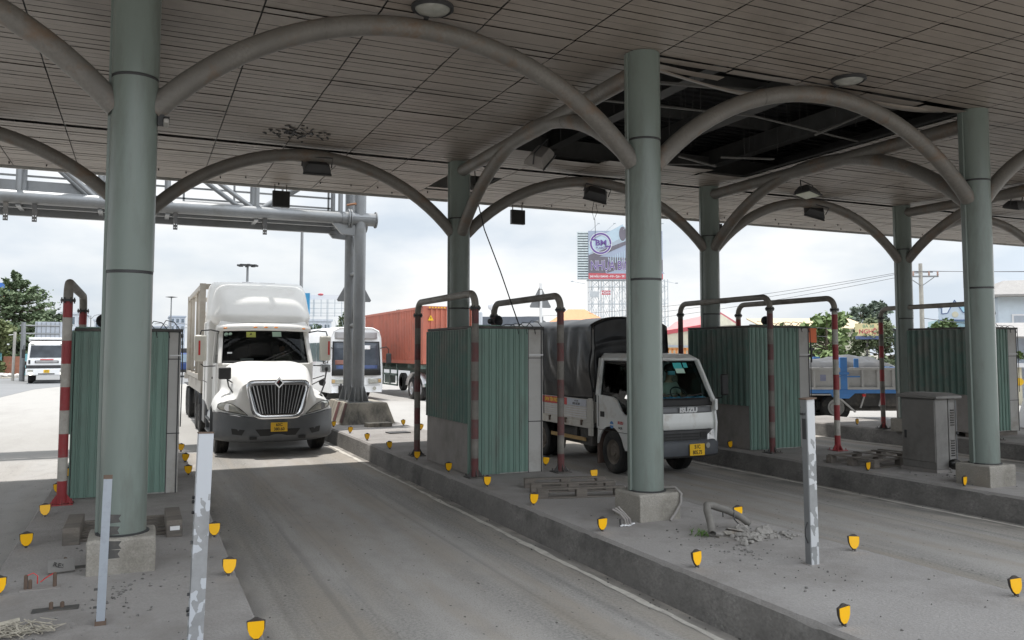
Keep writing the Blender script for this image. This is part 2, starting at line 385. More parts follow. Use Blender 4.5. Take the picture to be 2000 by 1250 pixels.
# joint strips over the gaps: carriers seen as thin lines
b = MB()
for k in range(-6, 28):
    x = -.05 + 1.1 * k
    if HOLE[0] < x < HOLE[1]:
        b.box(x - .018, x + .018, Y0, HOLE[2] - .1, CZ + .022, CZ + .05); b.box(x - .018, x + .018, HOLE[3] + .35, Y1, CZ + .022, CZ + .05)
    else: b.box(x - .018, x + .018, Y0, Y1, CZ + .022, CZ + .05)
b.build('ceiling_carrier', m_raft, can, smooth=0)
b = MB(); b.box(X0, X1, Y0, Y1, 6.70, 6.78)
for k in range(60): b.box(X0, X1, Y0 + .1 + k * .226, Y0 + .15 + k * .226, 6.66, 6.701)
b.build('roof_deck', m_roof, can, smooth=0)
b = MB()
b.box(X0, X1, Y1, Y1 + .04, CZ - .03, 6.9); b.box(X0, X1, Y0 - .04, Y0, CZ - .03, 6.9)
b.box(X0 - .04, X0, Y0 - .04, Y1 + .04, CZ - .03, 6.9); b.box(X1, X1 + .04, Y0 - .04, Y1 + .04, CZ - .03, 6.9)
b.build('fascia', m_fascia, can, smooth=0)
b = MB()
for x in [q + d for q in XC for d in (0, 1.85, 3.7)]: b.box(x - .06, x + .06, Y0, Y1, 6.1, 6.42); b.box(x - .12, x + .12, Y0, Y1, 6.08, 6.1)
for y in (5.5, 8.9, 10.6, 12.3, 15.8): b.box(X0, X1, y - .05, y + .05, 6.42, 6.62)
for y in (YF, YB): b.box(X0, X1, y - .09, y + .09, 5.98, 6.3)
b.build('rafter', m_raft, can, smooth=0)
# wrecked ceiling grid hanging in the hole
m_chan = mat('channel_steel', (.10, .097, .09), .6, var=.25)
b = MB(); rg = random.Random(11)
for (p, q, w) in (((5.5, 8.75, 5.60), (8.1, 8.45, 5.66), .05), ((5.5, 10.1, 5.76), (8.3, 9.7, 5.72), .035), ((8.3, 9.7, 5.72), (10.6, 9.9, 5.62), .03),
                  ((9.1, 11.5, 5.56), (10.1, 11.3, 5.58), .04), ((8.3, 11.6, 5.52), (9.3, 11.9, 5.5), .04), ((8.5, 12.6, 5.62), (9.2, 11.8, 5.5), .03), ((9.5, 8.4, 5.66), (9.1, 9.3, 5.42), .035)):
    MB().bar(p, q, w, w * .6).build('hanging_channel', m_chan, can, smooth=0)
for k in range(40):
    x, y = rg.uniform(5.7, 10.5), rg.uniform(8.6, 12.6); b.tube([(x, y, 6.6), (x + rg.uniform(-.06, .06), y, rg.uniform(5.55, 6.0))], .004, 4)
tag(b.build('hanger_wire', m_raft, can, smooth=0), kind='stuff')
# two loose strips peeling along the near edge of the hole
b = MB()
for (xa, xb, y, d) in ((5.45, 8.2, 8.36, .13), (7.6, 10.5, 8.12, .07)):
    rr = []
    for k in range(15):
        t = k / 14; z = CZ - d * sin(PI * t) - .01; rr.append([(xa + (xb - xa) * t, y - .07 + .1 * t, z), (xa + (xb - xa) * t, y + .06 + .08 * t, z + .03 * sin(6 * t))])
    b.loft(rr, False)
b.build('loose_slat', m_ceil, can, solid=.004)
# small fixings that stick out of the slats by the eave
rg = random.Random(5)
for k in range(40):
    x = -3.0 + k * .62 + rg.uniform(-.15, .15); y = 17.2 + rg.uniform(-.3, .3); MB().box(x, x + .022, y, y + .02, CZ - .035, CZ + .02).build('ceiling_clip', m_dark, can, smooth=0)
# bird-nest like stain of torn film at a joint
b = MB(); rg = random.Random(8)
for k in range(60):
    r = abs(rg.gauss(0, .22)); a = rg.uniform(0, 6.28); x, y, s = 2.17 + r * cos(a) * 1.3, 13.25 + r * sin(a), rg.uniform(.012, .045)
    b.boxr((x, y, CZ - .012), (s * 2, s, .012), (rg.uniform(-.5, .5), rg.uniform(-.5, .5), rg.uniform(0, 3)))
b.build('torn_film', m_dark, can, smooth=0)

isl_words = {-5.6: 'beyond the left edge', -.10: 'on the left island', 5.28: 'on the middle island', 10.90: 'on the third island', 16.54: 'on the fourth island', 22.1: 'on the far right island'}
def column(x, y, seams, label, plinth):
    t = thing('canopy_column', label, 'column', (x, y, ISZ), 0, 'round steel columns carrying the canopy')
    rg = random.Random(int(x * 10 + y)); H = CZ - ISZ - .005; base = .295 if plinth else .02
    prof = [(.197, base)]
    r = .190; rings_ = []
    prof = [(r, base)]
    for s in seams:
        s -= ISZ; prof += [(r, s - .014), (r - .012, s - .012), (r - .012, s + .012), (r + .004, s + .014)]; r += .004; rings_.append((r, s))
    prof += [(r, H)]
    MB().lathe(prof, n=40).build('shaft', m_col, t, smooth=25)
    for q, s in rings_: MB().lathe([(q - .006, s - .013), (q - .003, s), (q - .006, s + .013)], n=40, caps=False).build('seam_ring', m_dark, t)
    a = math.atan2(.25, -1.)
    c, s_ = cos(a), sin(a)
    MB().boxr(((r + .001) * c, (r + .001) * s_, (base + H) / 2), (.03, .085, H - base - .01), (0, 0, a)).build('cover_strip', m_col, t, smooth=0, bevel=.004)
    if plinth:
        b = MB(); w = .265
        n = 6; P = []
        b.grid(lambda u, v: 0, 1, 1) if False else None
        rings = []
        for k, z in enumerate((-.01, .06, .14, .22, .275, .295)):
            q = .012 if k < 5 else .0
            ww = w - (.012 if k == 5 else 0)
            pts = []
            for sx, sy, dx, dy in ((-1, -1, 1, 0), (1, -1, 0, 1), (1, 1, -1, 0), (-1, 1, 0, -1)):
                for m in range(4):
                    px, py = sx * ww + dx * 2 * ww * m / 4, sy * ww + dy * 2 * ww * m / 4
                    j = mnoise.noise(V((px * 7 + x, py * 7, z * 9))) * .016
                    pts.append((px * (1 + j), py * (1 + j), z + (mnoise.noise(V((px * 9, py * 9 + x, 1))) * .008 if k > 3 else 0)))
            rings.append(pts)
        b.loft(rings).build('plinth', m_plinth, t, smooth=30, bevel=.008)
        fl = MB().lathe([(.215, .296), (.215, .308), (.19, .310)], n=28)
        fl.build('base_plate', m_dark, t)
    return t
sm = {-.10: (2.895, 4.64), 5.28: (3.02, 4.64), 10.90: (3.10, 4.64), 16.54: (3.2, 4.64), -5.6: (3, 4.6), 22.1: (3, 4.6)}
col_labels = {(1, 0): 'nearest thick green-grey column, on the left island, tallest in view', (2, 0): 'green-grey column on a concrete block before the tarpaulin truck cab', (3, 0): 'green-grey column beside the grey cabinet on the right',
              (4, 0): 'front-row column of the fourth island, out at the right', (0, 0): 'front-row column left of the left lane', (5, 0): 'last front-row column at the far right',
              (1, 1): 'dark back-row column hidden behind the nearest column', (2, 1): 'dark back-row column behind the middle booth, cable hanging beside it', (3, 1): 'dark back-row column rising behind the third booth', (4, 1): 'dark back-row column above the rightmost booth, left of the utility pole',
              (0, 1): 'back-row column left of the left lane', (5, 1): 'last back-row column at the far right'}
for i, x in enumerate(XC):
    if x > 23: continue
    for r, y in enumerate((YF, YB)):
        if i == 4 and r == 0: pass
        s2 = sm[x] if r == 0 else (2.98, 4.62)
        column(x, y, s2, col_labels[(i, r)], True)

def arch_pts(a, c, zs, zc, n=28):
    """circular arc between two column faces"""
    a, c = V(a), V(c); L = (c - a).length; h = zc - zs; Rr = ((L / 2) ** 2 + h * h) / (2 * h); th = math.asin(L / 2 / Rr); d = (c - a).normalized(); m = (a + c) / 2
    return [m + d * (Rr * sin(-th + 2 * th * k / n)) + V((0, 0, zc - Rr + Rr * cos(-th + 2 * th * k / n))) for k in range(n + 1)]
def arch(p, q, label, r=.104):
    t = thing('arch_brace', label, 'arch', ((p[0] + q[0]) / 2, (p[1] + q[1]) / 2, CZ), 0, 'curved tube arches under the canopy')
    o = V(t.location)
    pts = [v - o for v in arch_pts((p[0], p[1], 0), (q[0], q[1], 0), 4.36, 5.535)]
    MB().tube(pts, r, 20).build('tube', m_steel, t, smooth=50)
    for k in (9, 19):
        d = (pts[k + 1] - pts[k]).normalized(); MB().tube([pts[k] - d * .008, pts[k] + d * .008], r + .004, 20).build('weld_ring', m_steel, t, smooth=50)
lab_f = ['front arch left of the nearest column, cut by the left frame edge', 'big front arch spanning the lane of the white semi truck', 'front arch spanning the lane of the tarpaulin truck, under the broken ceiling', 'front arch springing right from the column beside the cabinet', 'front arch beyond the right frame edge']
lab_b = ['back arch left of the nearest column, dark against the truss', 'dark back arch over the white semi truck', 'dark back arch between the middle and third back columns', 'dark back arch between the third and fourth back columns', 'back arch running right behind the column beside the cabinet']
for i in range(5):
    arch((XC[i] + .14, YF), (XC[i + 1] - .14, YF), lab_f[i]); arch((XC[i] + .14, YB), (XC[i + 1] - .14, YB), lab_b[i])
lab_y = {1: 'lengthwise arch hidden behind the nearest column', 2: 'lengthwise arch along the left side of the broken ceiling', 3: 'lengthwise arch with a lit floodlight below, from third back column', 4: 'lengthwise arch over the rightmost booth'}
lab_t = {1: 'straight lengthwise tube hidden behind the nearest column', 2: 'straight lengthwise tube along the left edge of the broken ceiling', 3: 'straight lengthwise tube along the right edge of the broken ceiling', 4: 'straight lengthwise tube above the rightmost booth'}
for i in (1, 2, 3, 4):
    x = XC[i]
    arch((x, YF + .14), (x, YB - .14), lab_y[i])
    tb = thing('ceiling_beam', lab_t[i], 'beam', (x, (YF + YB) / 2, 5.49), 0, 'straight tubes between front and back columns')
    MB().tube([(0, YF - (YF + YB) / 2 + .1, 0), (0, YB - (YF + YB) / 2 - .1, 0)], .108, 20).build('tube', m_steel, tb, smooth=50)

# ---- lamps under the ceiling
def disc_light(x, y, label):
    t = thing('ceiling_light', label, 'ceiling light', (x, y, CZ), 0, 'round lights recessed in the ceiling')
    MB().lathe([(.215, .0), (.215, -.03), (.19, -.045), (.18, -.03)], n=28).build('rim', m_dark, t)
    MB().lathe([(.18, -.028), (.15, -.055), (.08, -.07), (.001, -.072)], n=28).build('lens', m_lens, t)
    MB().box(-.02, .02, .18, .23, -.06, -.01).build('latch', m_dark, t)
disc_light(2.60, 7.78, 'round ceiling light at the top edge above the big front arch')
disc_light(8.14, 7.72, 'round ceiling light beside the front edge of the broken ceiling')
def flood(x, y, z, label, rot, lens, sc=1., hm=None):
    t = thing('floodlight', label, 'floodlight', (x, y, z), 0, 'floodlights hung under the arches'); t.rotation_euler = rot
    w, d, h = .23 * sc, .16 * sc, .06 * sc
    MB().loft([[(-w, -d, -h), (w, -d, -h), (w, d, -h), (-w, d, -h)], [(-w * .98, -d * .95, 0), (w * .98, -d * .95, 0), (w * .98, d * .95, 0), (-w * .98, d * .95, 0)], [(-w * .7, -d * .55, h * 1.6), (w * .7, -d * .55, h * 1.6), (w * .7, d * .55, h * 1.6), (-w * .7, d * .55, h * 1.6)]]).build('housing', hm or m_dark, t, bevel=.008)
    MB().box(-w * .9, w * .9, -d * .86, d * .86, -h - .012, -h - .001).build('lens', lens, t)
    MB().tube([(-w - .02, 0, 0), (-w - .02, 0, h * 3), (w + .02, 0, h * 3), (w + .02, 0, 0)], .012, 6).build('bracket', m_dark, t)
    MB().box(-w - .01, w + .01, -d - .02, -d, -h - .01, -h + .02).build('clamp', m_dark, t)
m_floodlens = mat('flood_lens', (.62, .64, .50), .3, var=.1)
flood(2.68, 14.2, 5.36, 'dark floodlight hung under the arch above the white semi', (R(38), 0, R(-4)), m_dark)
flood(8.11, 14.1, 5.30, 'tilted dark floodlight above the billboard, with a dangling wire', (R(48), R(14), R(-20)), m_dark)
flood(13.84, 14.2, 5.36, 'tilted dark floodlight right of the third back column', (R(45), R(16), R(-25)), m_dark)
flood(11.62, 12.1, 5.26, 'floodlight with pale glass under the lengthwise arch', (R(-6), R(4), R(20)), m_floodlens)
flood(16.9, 11.6, 5.30, 'dark floodlight at the right frame edge under the arch', (R(15), R(-8), R(10)), m_dark)
flood(5.95, 12.2, 5.42, 'grey floodlight hung steeply at the corner of the broken ceiling', (R(25), R(-38), R(35)), m_lens, 1.1, m_gpanel)
t = thing('loose_wire', 'thin wire loop dangling from the tilted floodlight by the billboard', 'wire', (8.11, 14.1, 5.2))
MB().tube([(-.02, 0, .05), (-.09, 0, -.25), (-.05, 0, -.42), (.03, 0, -.25), (0, 0, -.1)], .006, 5).tube([(-.03, 0, -.4), (-.02, 0, -.62), (-.03, 0, -.78)], .005, 5).build('wire', m_dark, t)
for x, z, lab in ((2.60, 5.38, 'square black box hung from the eave over the semi lane'), (8.02, 5.36, 'square black box hung from the eave left of the billboard'), (13.75, 5.40, 'square black box half hidden behind the third back column')):
    t = thing('lane_signal', lab, 'signal box', (x, 17.62, z), 0, 'square signal boxes hung from the eave')
    MB().box(-.175, .175, -.05, .05, -.18, .16).build('housing', m_dark, t, bevel=.008)
    MB().box(-.155, .155, -.058, -.051, -.16, .14).build('screen', m_ink, t)
    MB().box(-.14, -.12, -.01, .01, .16, CZ - z + .01).box(.10, .12, -.01, .01, .16, CZ - z + .01).build('hanger', m_steel, t)
t = thing('cctv_camera', 'small white camera on the right side of the nearest column', 'camera', (.135, YF - .05, 4.25))
MB().box(-.045, .01, -.02, .02, -.02, .08).build('bracket', m_dark, t); MB().boxr((.025, -.04, 0), (.045, .11, .045), (R(-12), 0, 0)).build('housing', m_panel, t, bevel=.01); MB().boxr((.025, -.035, .03), (.055, .13, .008), (R(-12), 0, 0)).build('sunshield', m_dark, t)
# ================================================================== booths
def corrugated(b, p0, p1, z0, z1, pitch, depth, nrm, style='wave'):
    """a profiled metal sheet from p0 to p1 (plan), raised along nrm"""
    p0, p1, n = V((*p0, 0)), V((*p1, 0)), V((*nrm, 0)); L = (p1 - p0).length; k = max(1, round(L / pitch)); d = (p1 - p0) / k
    prof = {'wave': [(0, 0), (.28, 0), (.42, .9), (.5, 1), (.72, 1), (.80, .9)], 'rib': [(0, 0), (.40, 0), (.44, 1), (.56, 1), (.60, 0), (.74, 0), (.77, .45), (.83, .45), (.86, 0)]}[style]
    pts = [p0 + d * (i + u) + n * depth * h for i in range(k) for u, h in prof] + [p1]
    front = [[(p.x, p.y, z0) for p in pts], [(p.x, p.y, z1) for p in pts]]
    back = [[(p.x - n.x * .003, p.y - n.y * .003, z1) for p in pts], [(p.x - n.x * .003, p.y - n.y * .003, z0) for p in pts]]
    b.loft(front + back, False)
    return b
def booth(label, x0, x1, y0, y1, h, gsplit, zs, lift=0., corner=.13, side_style='wave', lab_wire=True):
    """ticket booth boarded up with green sheets; local origin at its near left corner"""
    t = thing('toll_booth', label, 'toll booth', (x0, y0, ISZ), 0, 'boarded up toll booths')
    w, d = x1 - x0, y1 - y0; z0 = lift
    b = MB().box(0, w, 0, d, z0, h - .04); b.build('body', m_panel, t, bevel=.01)
    if lift:
        for q in (.05, d / 2, d - .2): MB().box(.02, w - .02, q, q + .14, 0, lift).build('bearer', m_wood, t)
    MB().box(-.01, w + .012, -.03, d + .02, h - .04, h).build('roof', m_frame, t, bevel=.008)
    # dusty lower panel and corrugated upper sheets on the left side
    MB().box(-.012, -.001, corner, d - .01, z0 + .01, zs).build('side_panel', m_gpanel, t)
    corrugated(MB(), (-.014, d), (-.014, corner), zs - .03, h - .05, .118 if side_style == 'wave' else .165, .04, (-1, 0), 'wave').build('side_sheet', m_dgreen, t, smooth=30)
    if corner: corrugated(MB(), (-.013, corner), (-.013, -.004), z0 + .015, h - .03, .13, .012, (-1, 0), 'rib').build('corner_sheet', m_green, t, smooth=0)
    # green sheets on the front, overlapping
    ns = max(1, round(gsplit / .55)); q = gsplit / ns
    for k in range(ns):
        corrugated(MB(), (.0 + k * q - (.01 if k else 0), -.006 - .004 * (k % 2)), (k * q + q, -.006 - .004 * (k % 2)), z0 + .01 + .012 * k, h + .005 + .012 * ((k + 1) % 2), .105, .016, (0, -1), 'rib').build('front_sheet', m_green, t, smooth=0)
    b = MB()
    for z in (.78, 1.76): b.box(gsplit, w + .004, -.006, .002, z - .006, z + .006)
    b.box(w - .035, w - .02, -.008, .002, z0, h - .04); b.box(gsplit + .002, gsplit + .012, -.008, .002, z0, h - .04)
    b.build('panel_joint', m_dark, t, smooth=0)
    MB().box(gsplit + .02, w, -.014, -.004, 1.80, 1.815).build('flashing', m_alu, t)
    # tangled service wires on the roof edge
    rg = random.Random(int(x0 * 7)); b = MB()
    for k in range(4):
        u = w * (.55 + .12 * k); hh = rg.uniform(.03, .12)
        b.tube([(u - .15, .05, h), (u - .08, .02, h + hh), (u + .02, 0, h + hh * .8), (u + .1, -.01, h - .02), (u + .12, -.015, h - .12)], .006, 5)
    b.tube([(w + .012, -.01, h), (w + .02, -.012, h * .75), (w + .012, -.01, h * .4)], .008, 5)
    b.build('wire', m_dark, t)
    return t
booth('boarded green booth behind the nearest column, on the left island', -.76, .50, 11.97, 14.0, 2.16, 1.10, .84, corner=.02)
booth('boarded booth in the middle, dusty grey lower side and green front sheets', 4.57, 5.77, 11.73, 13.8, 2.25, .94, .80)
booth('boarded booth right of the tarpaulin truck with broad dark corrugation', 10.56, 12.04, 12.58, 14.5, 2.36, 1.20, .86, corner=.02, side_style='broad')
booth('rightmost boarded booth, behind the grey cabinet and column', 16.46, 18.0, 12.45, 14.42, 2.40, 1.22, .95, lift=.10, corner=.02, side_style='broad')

# ================================================================== red and white pipe hoops
def hoop(x, ya, yb, ztop, label, clean):
    """inverted U of steel pipe: a near leg at ya, a far leg at yb, flanged elbows, gusseted feet"""
    t = thing('pipe_hoop', label, 'pipe frame', (x, ya, ISZ), 0, 'red and white pipe hoops guarding the booths')
    L = yb - ya; H = ztop - ISZ; r = .055; R_ = .20; red, wh = (m_red, m_wdirty) if clean is None else (m_red, m_wband) if clean else (m_rdirty, m_wdirty)
    zf = H - R_ - .03
    for y in (0, L):
        b = MB(); z = 0; k = 0
        while z < zf - .02:
            z2 = min(z + .285, zf); b.cur = k % 2; b.tube([(0, y, z), (0, y, z2)], r, 18, caps=False); z = z2; k += 1
        b.build('leg', [red, wh], t, smooth=50)
        f = MB().lathe([(.085, zf - .012), (.085, zf + .018)], (0, y, 0), 18)
        for a in range(6): f.tube([(.07 * cos(a * PI / 3), y + .07 * sin(a * PI / 3), zf - .035), (.07 * cos(a * PI / 3), y + .07 * sin(a * PI / 3), zf + .04)], .008, 6)
        f.build('flange', m_dark, t)
        f = MB().box(-.13, .13, y - .13, y + .13, .002, .016)
        for dx, dy in ((1, 0), (-1, 0), (0, 1), (0, -1)):
            px, py = (.006, 0) if dy else (0, .006)
            f.add([(dx * .05 - px, y + dy * .05 - py, .016), (dx * .125 - px, y + dy * .125 - py, .016), (dx * .05 - px, y + dy * .05 - py, .13), (dx * .05 + px, y + dy * .05 + py, .016), (dx * .125 + px, y + dy * .125 + py, .016), (dx * .05 + px, y + dy * .05 + py, .13)], [(0, 1, 2), (3, 5, 4), (0, 3, 4, 1), (1, 4, 5, 2), (0, 2, 5, 3)])
        for dx, dy in ((.1, .1), (-.1, .1), (.1, -.1), (-.1, -.1)): f.tube([(dx, y + dy, .0), (dx, y + dy, .05)], .009, 6)
        f.build('foot_plate', red if clean else m_frame, t)
    pts = [V((0, 0, zf + .018))] + [V((0, R_ - R_ * cos(a), H - R_ + R_ * sin(a))) for a in [k * PI / 16 for k in range(9)]] + [V((0, L - R_ + R_ * sin(a), H - R_ + R_ * cos(a))) for a in [k * PI / 16 for k in range(9)]] + [V((0, L, zf + .018))]
    MB().tube(pts, r, 18).build('crossbar', m_pipe, t, smooth=50)
    return t
hoop(-.83, 11.62, 14.6, 3.06, 'brightly banded red and white hoop left of the nearest column', True)
hoop(4.57, 11.58, 14.4, 3.08, 'soiled hoop along the left side of the middle booth', False)
hoop(5.99, 11.55, 14.22, 3.08, 'soiled hoop between the middle booth and the tarpaulin truck', False)
hoop(10.66, 12.12, 14.92, 3.22, 'hoop with peeling bands before the third booth front', False)
hoop(12.05, 11.92, 14.71, 3.22, 'cleanly banded hoop standing free right of the third booth', True)
hoop(16.50, 11.95, 14.85, 3.24, 'hoop left of the rightmost booth, near leg behind the cabinet column', None)

# ================================================================== yellow reflectors
def make_reflector():
    t = thing('reflector', 'yellow shield reflector', 'reflector', (0, 0, ISZ), 0, 'yellow shield reflectors along the kerbs')
    def shield(w, z0, z1): return [(-w * .12, z0), (-w * .55, z0 + (z1 - z0) * .16), (-w * .92, z0 + (z1 - z0) * .5), (-w, z0 + (z1 - z0) * .86), (-w * .62, z0 + (z1 - z0) * .90), (-w * .18, z1), (w * .18, z1), (w * .62, z0 + (z1 - z0) * .90), (w, z0 + (z1 - z0) * .86), (w * .92, z0 + (z1 - z0) * .5), (w * .55, z0 + (z1 - z0) * .16), (w * .12, z0)]
    b = MB().prism(shield(.062, .012, .165), -.008, .012, 'y'); b.box(-.012, .012, -.012, .016, .0, .03).build('frame', m_blk, t, bevel=.002)
    z0, z1, w = .026, .142, .0545
    MB().prism([(-w * .3, z0), (-w * .75, z0 + .025), (-w * .97, z0 + .06), (-w, z1 - .004), (-w * .9, z1), (w * .9, z1), (w, z1 - .004), (w * .97, z0 + .06), (w * .75, z0 + .025), (w * .3, z0)], -.0125, -.0085, 'y').build('reflective_face', m_yel, t)
    MB().boxr((0, .006, .004), (.045, .035, .010)).build('base', m_isl, t)
    return t
proto = make_reflector(); proto.scale = (.95, .95, .95); first = True; rg = random.Random(21)
ordn = ['nearest', 'second', 'third', 'fourth', 'fifth', 'sixth', 'seventh', 'eighth', 'ninth', 'tenth', 'eleventh']
RL = [('along the left kerb of the left island', -.93, [7.5, 9.2, 10.81, 12.45, 14.06, 15.56], .12),
      ('along the right kerb of the left island', .73, [5.66, 7.38, 8.96, 13.6, 15.2, 16.8], -.1),
      ('along the left kerb of the middle island', 4.42, [4.34, 6.01, 7.6, 9.22, 10.74, 12.28, 13.9, 15.61, 17.31, 18.99, 20.7], .1),
      ('along the right kerb of the middle island', 6.12, [4.32, 5.9, 7.54, 10.72, 12.32, 19.03, 20.41], -.15),
      ('along the left kerb of the third island', 10.42, [8.05, 9.7, 13.02], .15)]
tot = {a: len(c) for a, b, c, d in RL}
for words, x, ys, yaw in RL:
    for k, y in enumerate(ys):
        lab = f'{ordn[k]} yellow shield reflector {words}'
        if k == len(ys) - 1: lab = f'farthest yellow shield reflector {words}'
        loc = (x + rg.uniform(-.02, .02), y, ISZ - .001); a = yaw + rg.uniform(-.15, .15); tl = (rg.uniform(-.16, .08), rg.uniform(-.10, .10))
        if first: proto.location = loc; proto.rotation_euler = (*tl, a); proto['label'] = lab; first = False
        else: dup(proto, loc, a, lab, tl)
dup(proto, (16.75, 15.9, ISZ), .1, 'yellow shield reflector on the fourth island before the blue truck', (0, 0))
dup(proto, (5.55, 26.2, ISZ), .0, 'yellow shield reflector beside the black bollard by the gantry', (0, 0))
bo = thing('bollard', 'black slim bollard with a box head behind the gantry base', 'bollard', (5.85, 26.4, ISZ))
MB().lathe([(.10, 0), (.10, .015), (.05, .04), (.03, .12), (.03, .62)], n=14).build('post', m_dark, bo); MB().box(-.075, .075, -.06, .06, .52, .78).build('head', m_ink, bo, bevel=.012); MB().lathe([(.035, .78), (.045, .80), (.02, .85)], n=12).build('cap', m_dark, bo)

# ================================================================== free-standing posts with torn reflective film
def film_mat(name, film, under, cover, scale):
    m = mat(name, under, .5, var=.15, scale=9, metal=.2)
    nt = m.node_tree; N = nt.nodes; L = nt.links; b = N['Principled BSDF']; prev = b.inputs['Base Color'].links[0].from_socket
    tc = N.new('ShaderNodeTexCoord'); mp = N.new('ShaderNodeMapping'); mp.inputs['Rotation'].default_value = (0, .75, 0); mp.inputs['Scale'].default_value = (1.3, 1, 1.0); L.new(tc.outputs['Object'], mp.inputs[0])
    dn = N.new('ShaderNodeTexNoise'); dn.inputs['Scale'].default_value = 38.; dn.inputs['Detail'].default_value = 5.; L.new(mp.outputs[0], dn.inputs['Vector'])
    ds = N.new('ShaderNodeVectorMath'); ds.operation = 'MULTIPLY_ADD'; ds.inputs[1].default_value = (.02, .02, .02); L.new(dn.outputs['Color'], ds.inputs[0]); L.new(mp.outputs[0], ds.inputs[2])
    vo = N.new('ShaderNodeTexVoronoi'); vo.inputs['Scale'].default_value = scale; vo.inputs['Randomness'].default_value = 1.; L.new(ds.outputs[0], vo.inputs['Vector'])
    sp = N.new('ShaderNodeSeparateColor'); L.new(vo.outputs['Color'], sp.inputs[0])
    s2 = N.new('ShaderNodeSeparateXYZ'); L.new(tc.outputs['Object'], s2.inputs[0])
    r = N.new('ShaderNodeMapRange'); r.inputs[1].default_value = cover[0]; r.inputs[2].default_value = cover[1]; r.inputs[3].default_value = cover[2]; r.inputs[4].default_value = 1.2; L.new(s2.outputs[2], r.inputs[0])
    lt = N.new('ShaderNodeMath'); lt.operation = 'LESS_THAN'; L.new(sp.outputs[0], lt.inputs[0]); L.new(r.outputs[0], lt.inputs[1])
    x = N.new('ShaderNodeMix'); x.data_type = 'RGBA'; L.new(lt.outputs[0], x.inputs[0]); L.new(prev, x.inputs[6]); x.inputs[7].default_value = (*film, 1); L.new(x.outputs[2], b.inputs['Base Color'])
    return m
m_film = film_mat('torn_film_strip', (.46, .48, .51), (.27, .275, .28), (.9, 1.02, .33), 20.)
m_film2 = film_mat('torn_film_post', (.52, .53, .54), (.27, .275, .275), (1.05, 1.2, .55), 17.)
m_pst = mat('pale_steel_post', (.33, .36, .40), .45, .2, var=.08, scale=6, dirt=(.24, .255, .28), damt=.4, dscale=6)
m_rusty = mat('rusty_edge', (.12, .082, .06), .8, var=.3)
t = thing('steel_post', 'narrow pale steel post with cut rusty top before the nearest column', 'post', (-.20, 6.42, ISZ))
b = MB(); b.box(-.027, .027, -.004, .004, 0, 1.0).box(-.027, -.021, .004, .05, 0, 1.0).box(.021, .027, .004, .035, 0, .98); b.build('channel', m_pst, t)
MB().box(-.028, .028, -.005, .006, .985, 1.012).build('cut_end', m_rusty, t)
b = MB()
for z, w in ((.60, .07), (.68, .075), (.44, .08), (.5, .085)): b.prism([(.02, z), (.02 + w, z + .004), (.02 + w * .8, z + .03), (.02 + w, z + .055), (.02, z + .06)], .005, .012, 'y')
b.box(-.05, .027, .0, .01, .235, .25).box(-.05, .027, .0, .01, .115, .13)
b.build('torn_bracket', m_frame, t)
MB().box(-.035, .035, -.012, .05, -.002, .03).build('foot', m_rusty, t)
t.rotation_euler = (0, R(1.2), 0)
t = thing('steel_post', 'tall wide post with torn white reflective film, nearest on the left island', 'post', (.365, 5.71, ISZ - .01)); t.rotation_euler = (0, R(1.6), R(6))
b = MB(); b.box(-.045, .045, -.003, .003, 0, 1.345).box(-.045, -.039, .003, .05, 0, 1.345).box(.039, .045, .003, .05, 0, 1.345); b.build('channel', m_film, t)
MB().box(-.047, .047, -.005, .052, 1.345, 1.352).build('cap', m_rusty, t)
b = MB(); rg = random.Random(4)
for k in range(9): b.boxr((-.049, .01 + rg.uniform(0, .03), rg.uniform(.15, 1.1)), (.022, .012, .018), (rg.uniform(-1, 1), 0, 0))
b.build('bolt', m_dark, t)
t = thing('steel_post', 'grey box post with torn reflective film at right on the middle island', 'post', (5.435, 5.66, ISZ - .01)); t.rotation_euler = (0, R(-.6), R(-4))
b = MB(); b.box(-.044, .036, -.003, .003, 0, 1.45).box(.030, .036, .003, .07, 0, 1.45); b.build('face', m_film2, t)
b = MB(); b.box(-.052, -.045, .0, .07, 0, 1.45).box(-.05, .03, .064, .07, 0, 1.44); b.build('channel', m_galv, t)
b = MB(); b.box(-.060, -.052, .012, .05, 1.1, 1.28).boxr((-.056, .04, 1.32), (.03, .05, .02)); b.tube([(-.06, .02, .2), (-.085, .02, .26), (-.085, .02, .32), (-.06, .02, .38)], .006, 6); b.build('side_fitting', m_dark, t)
MB().boxr((-.006, .034, 1.455), (.115, .10, .012), (0, R(-4), 0)).build('cap', m_rusty, t)
MB().box(-.07, .08, -.02, .11, -.003, .015).build('foot', m_gpanel, t)

# ================================================================== pallets
def pallet(loc, rotz, label, w=1.1, d=1.0, nb=3, boards=6, broken=(), hgt=.13, top=True):
    t = thing('wooden_pallet', label, 'pallet', loc, rotz, 'weathered wooden pallets')
    rg = random.Random(hash(label) % 999)
    for k in range(nb):
        y = -d / 2 + .05 + (d - .1) * k / (nb - 1)
        b = MB()
        for q in range(3):
            x = -w / 2 + .07 + (w - .14) * q / 2; b.box(x - .07, x + .07, y - .05, y + .05, .018, hgt - .02)
        b.box(-w / 2, w / 2, y - .05, y + .05, 0, .018)
        b.box(-w / 2, w / 2, y - .052, y + .052, hgt - .02, hgt); b.build('stringer', m_wood, t, bevel=.004)
    if top:
        for k in range(boards):
            if k in broken: continue
            x = -w / 2 + .05 + (w - .1) * k / (boards - 1)
            MB().boxr((x, rg.uniform(-.01, .01), hgt + .008), (.085, d * rg.uniform(.96, 1.), .016), (0, 0, rg.uniform(-.02, .02))).build('deck_board', m_wood, t, bevel=.003)
    return t
pallet((5.30, 9.88, ISZ), R(-14), 'bare-topped pallet between the middle booth and its column', 1.15, .95, top=False)
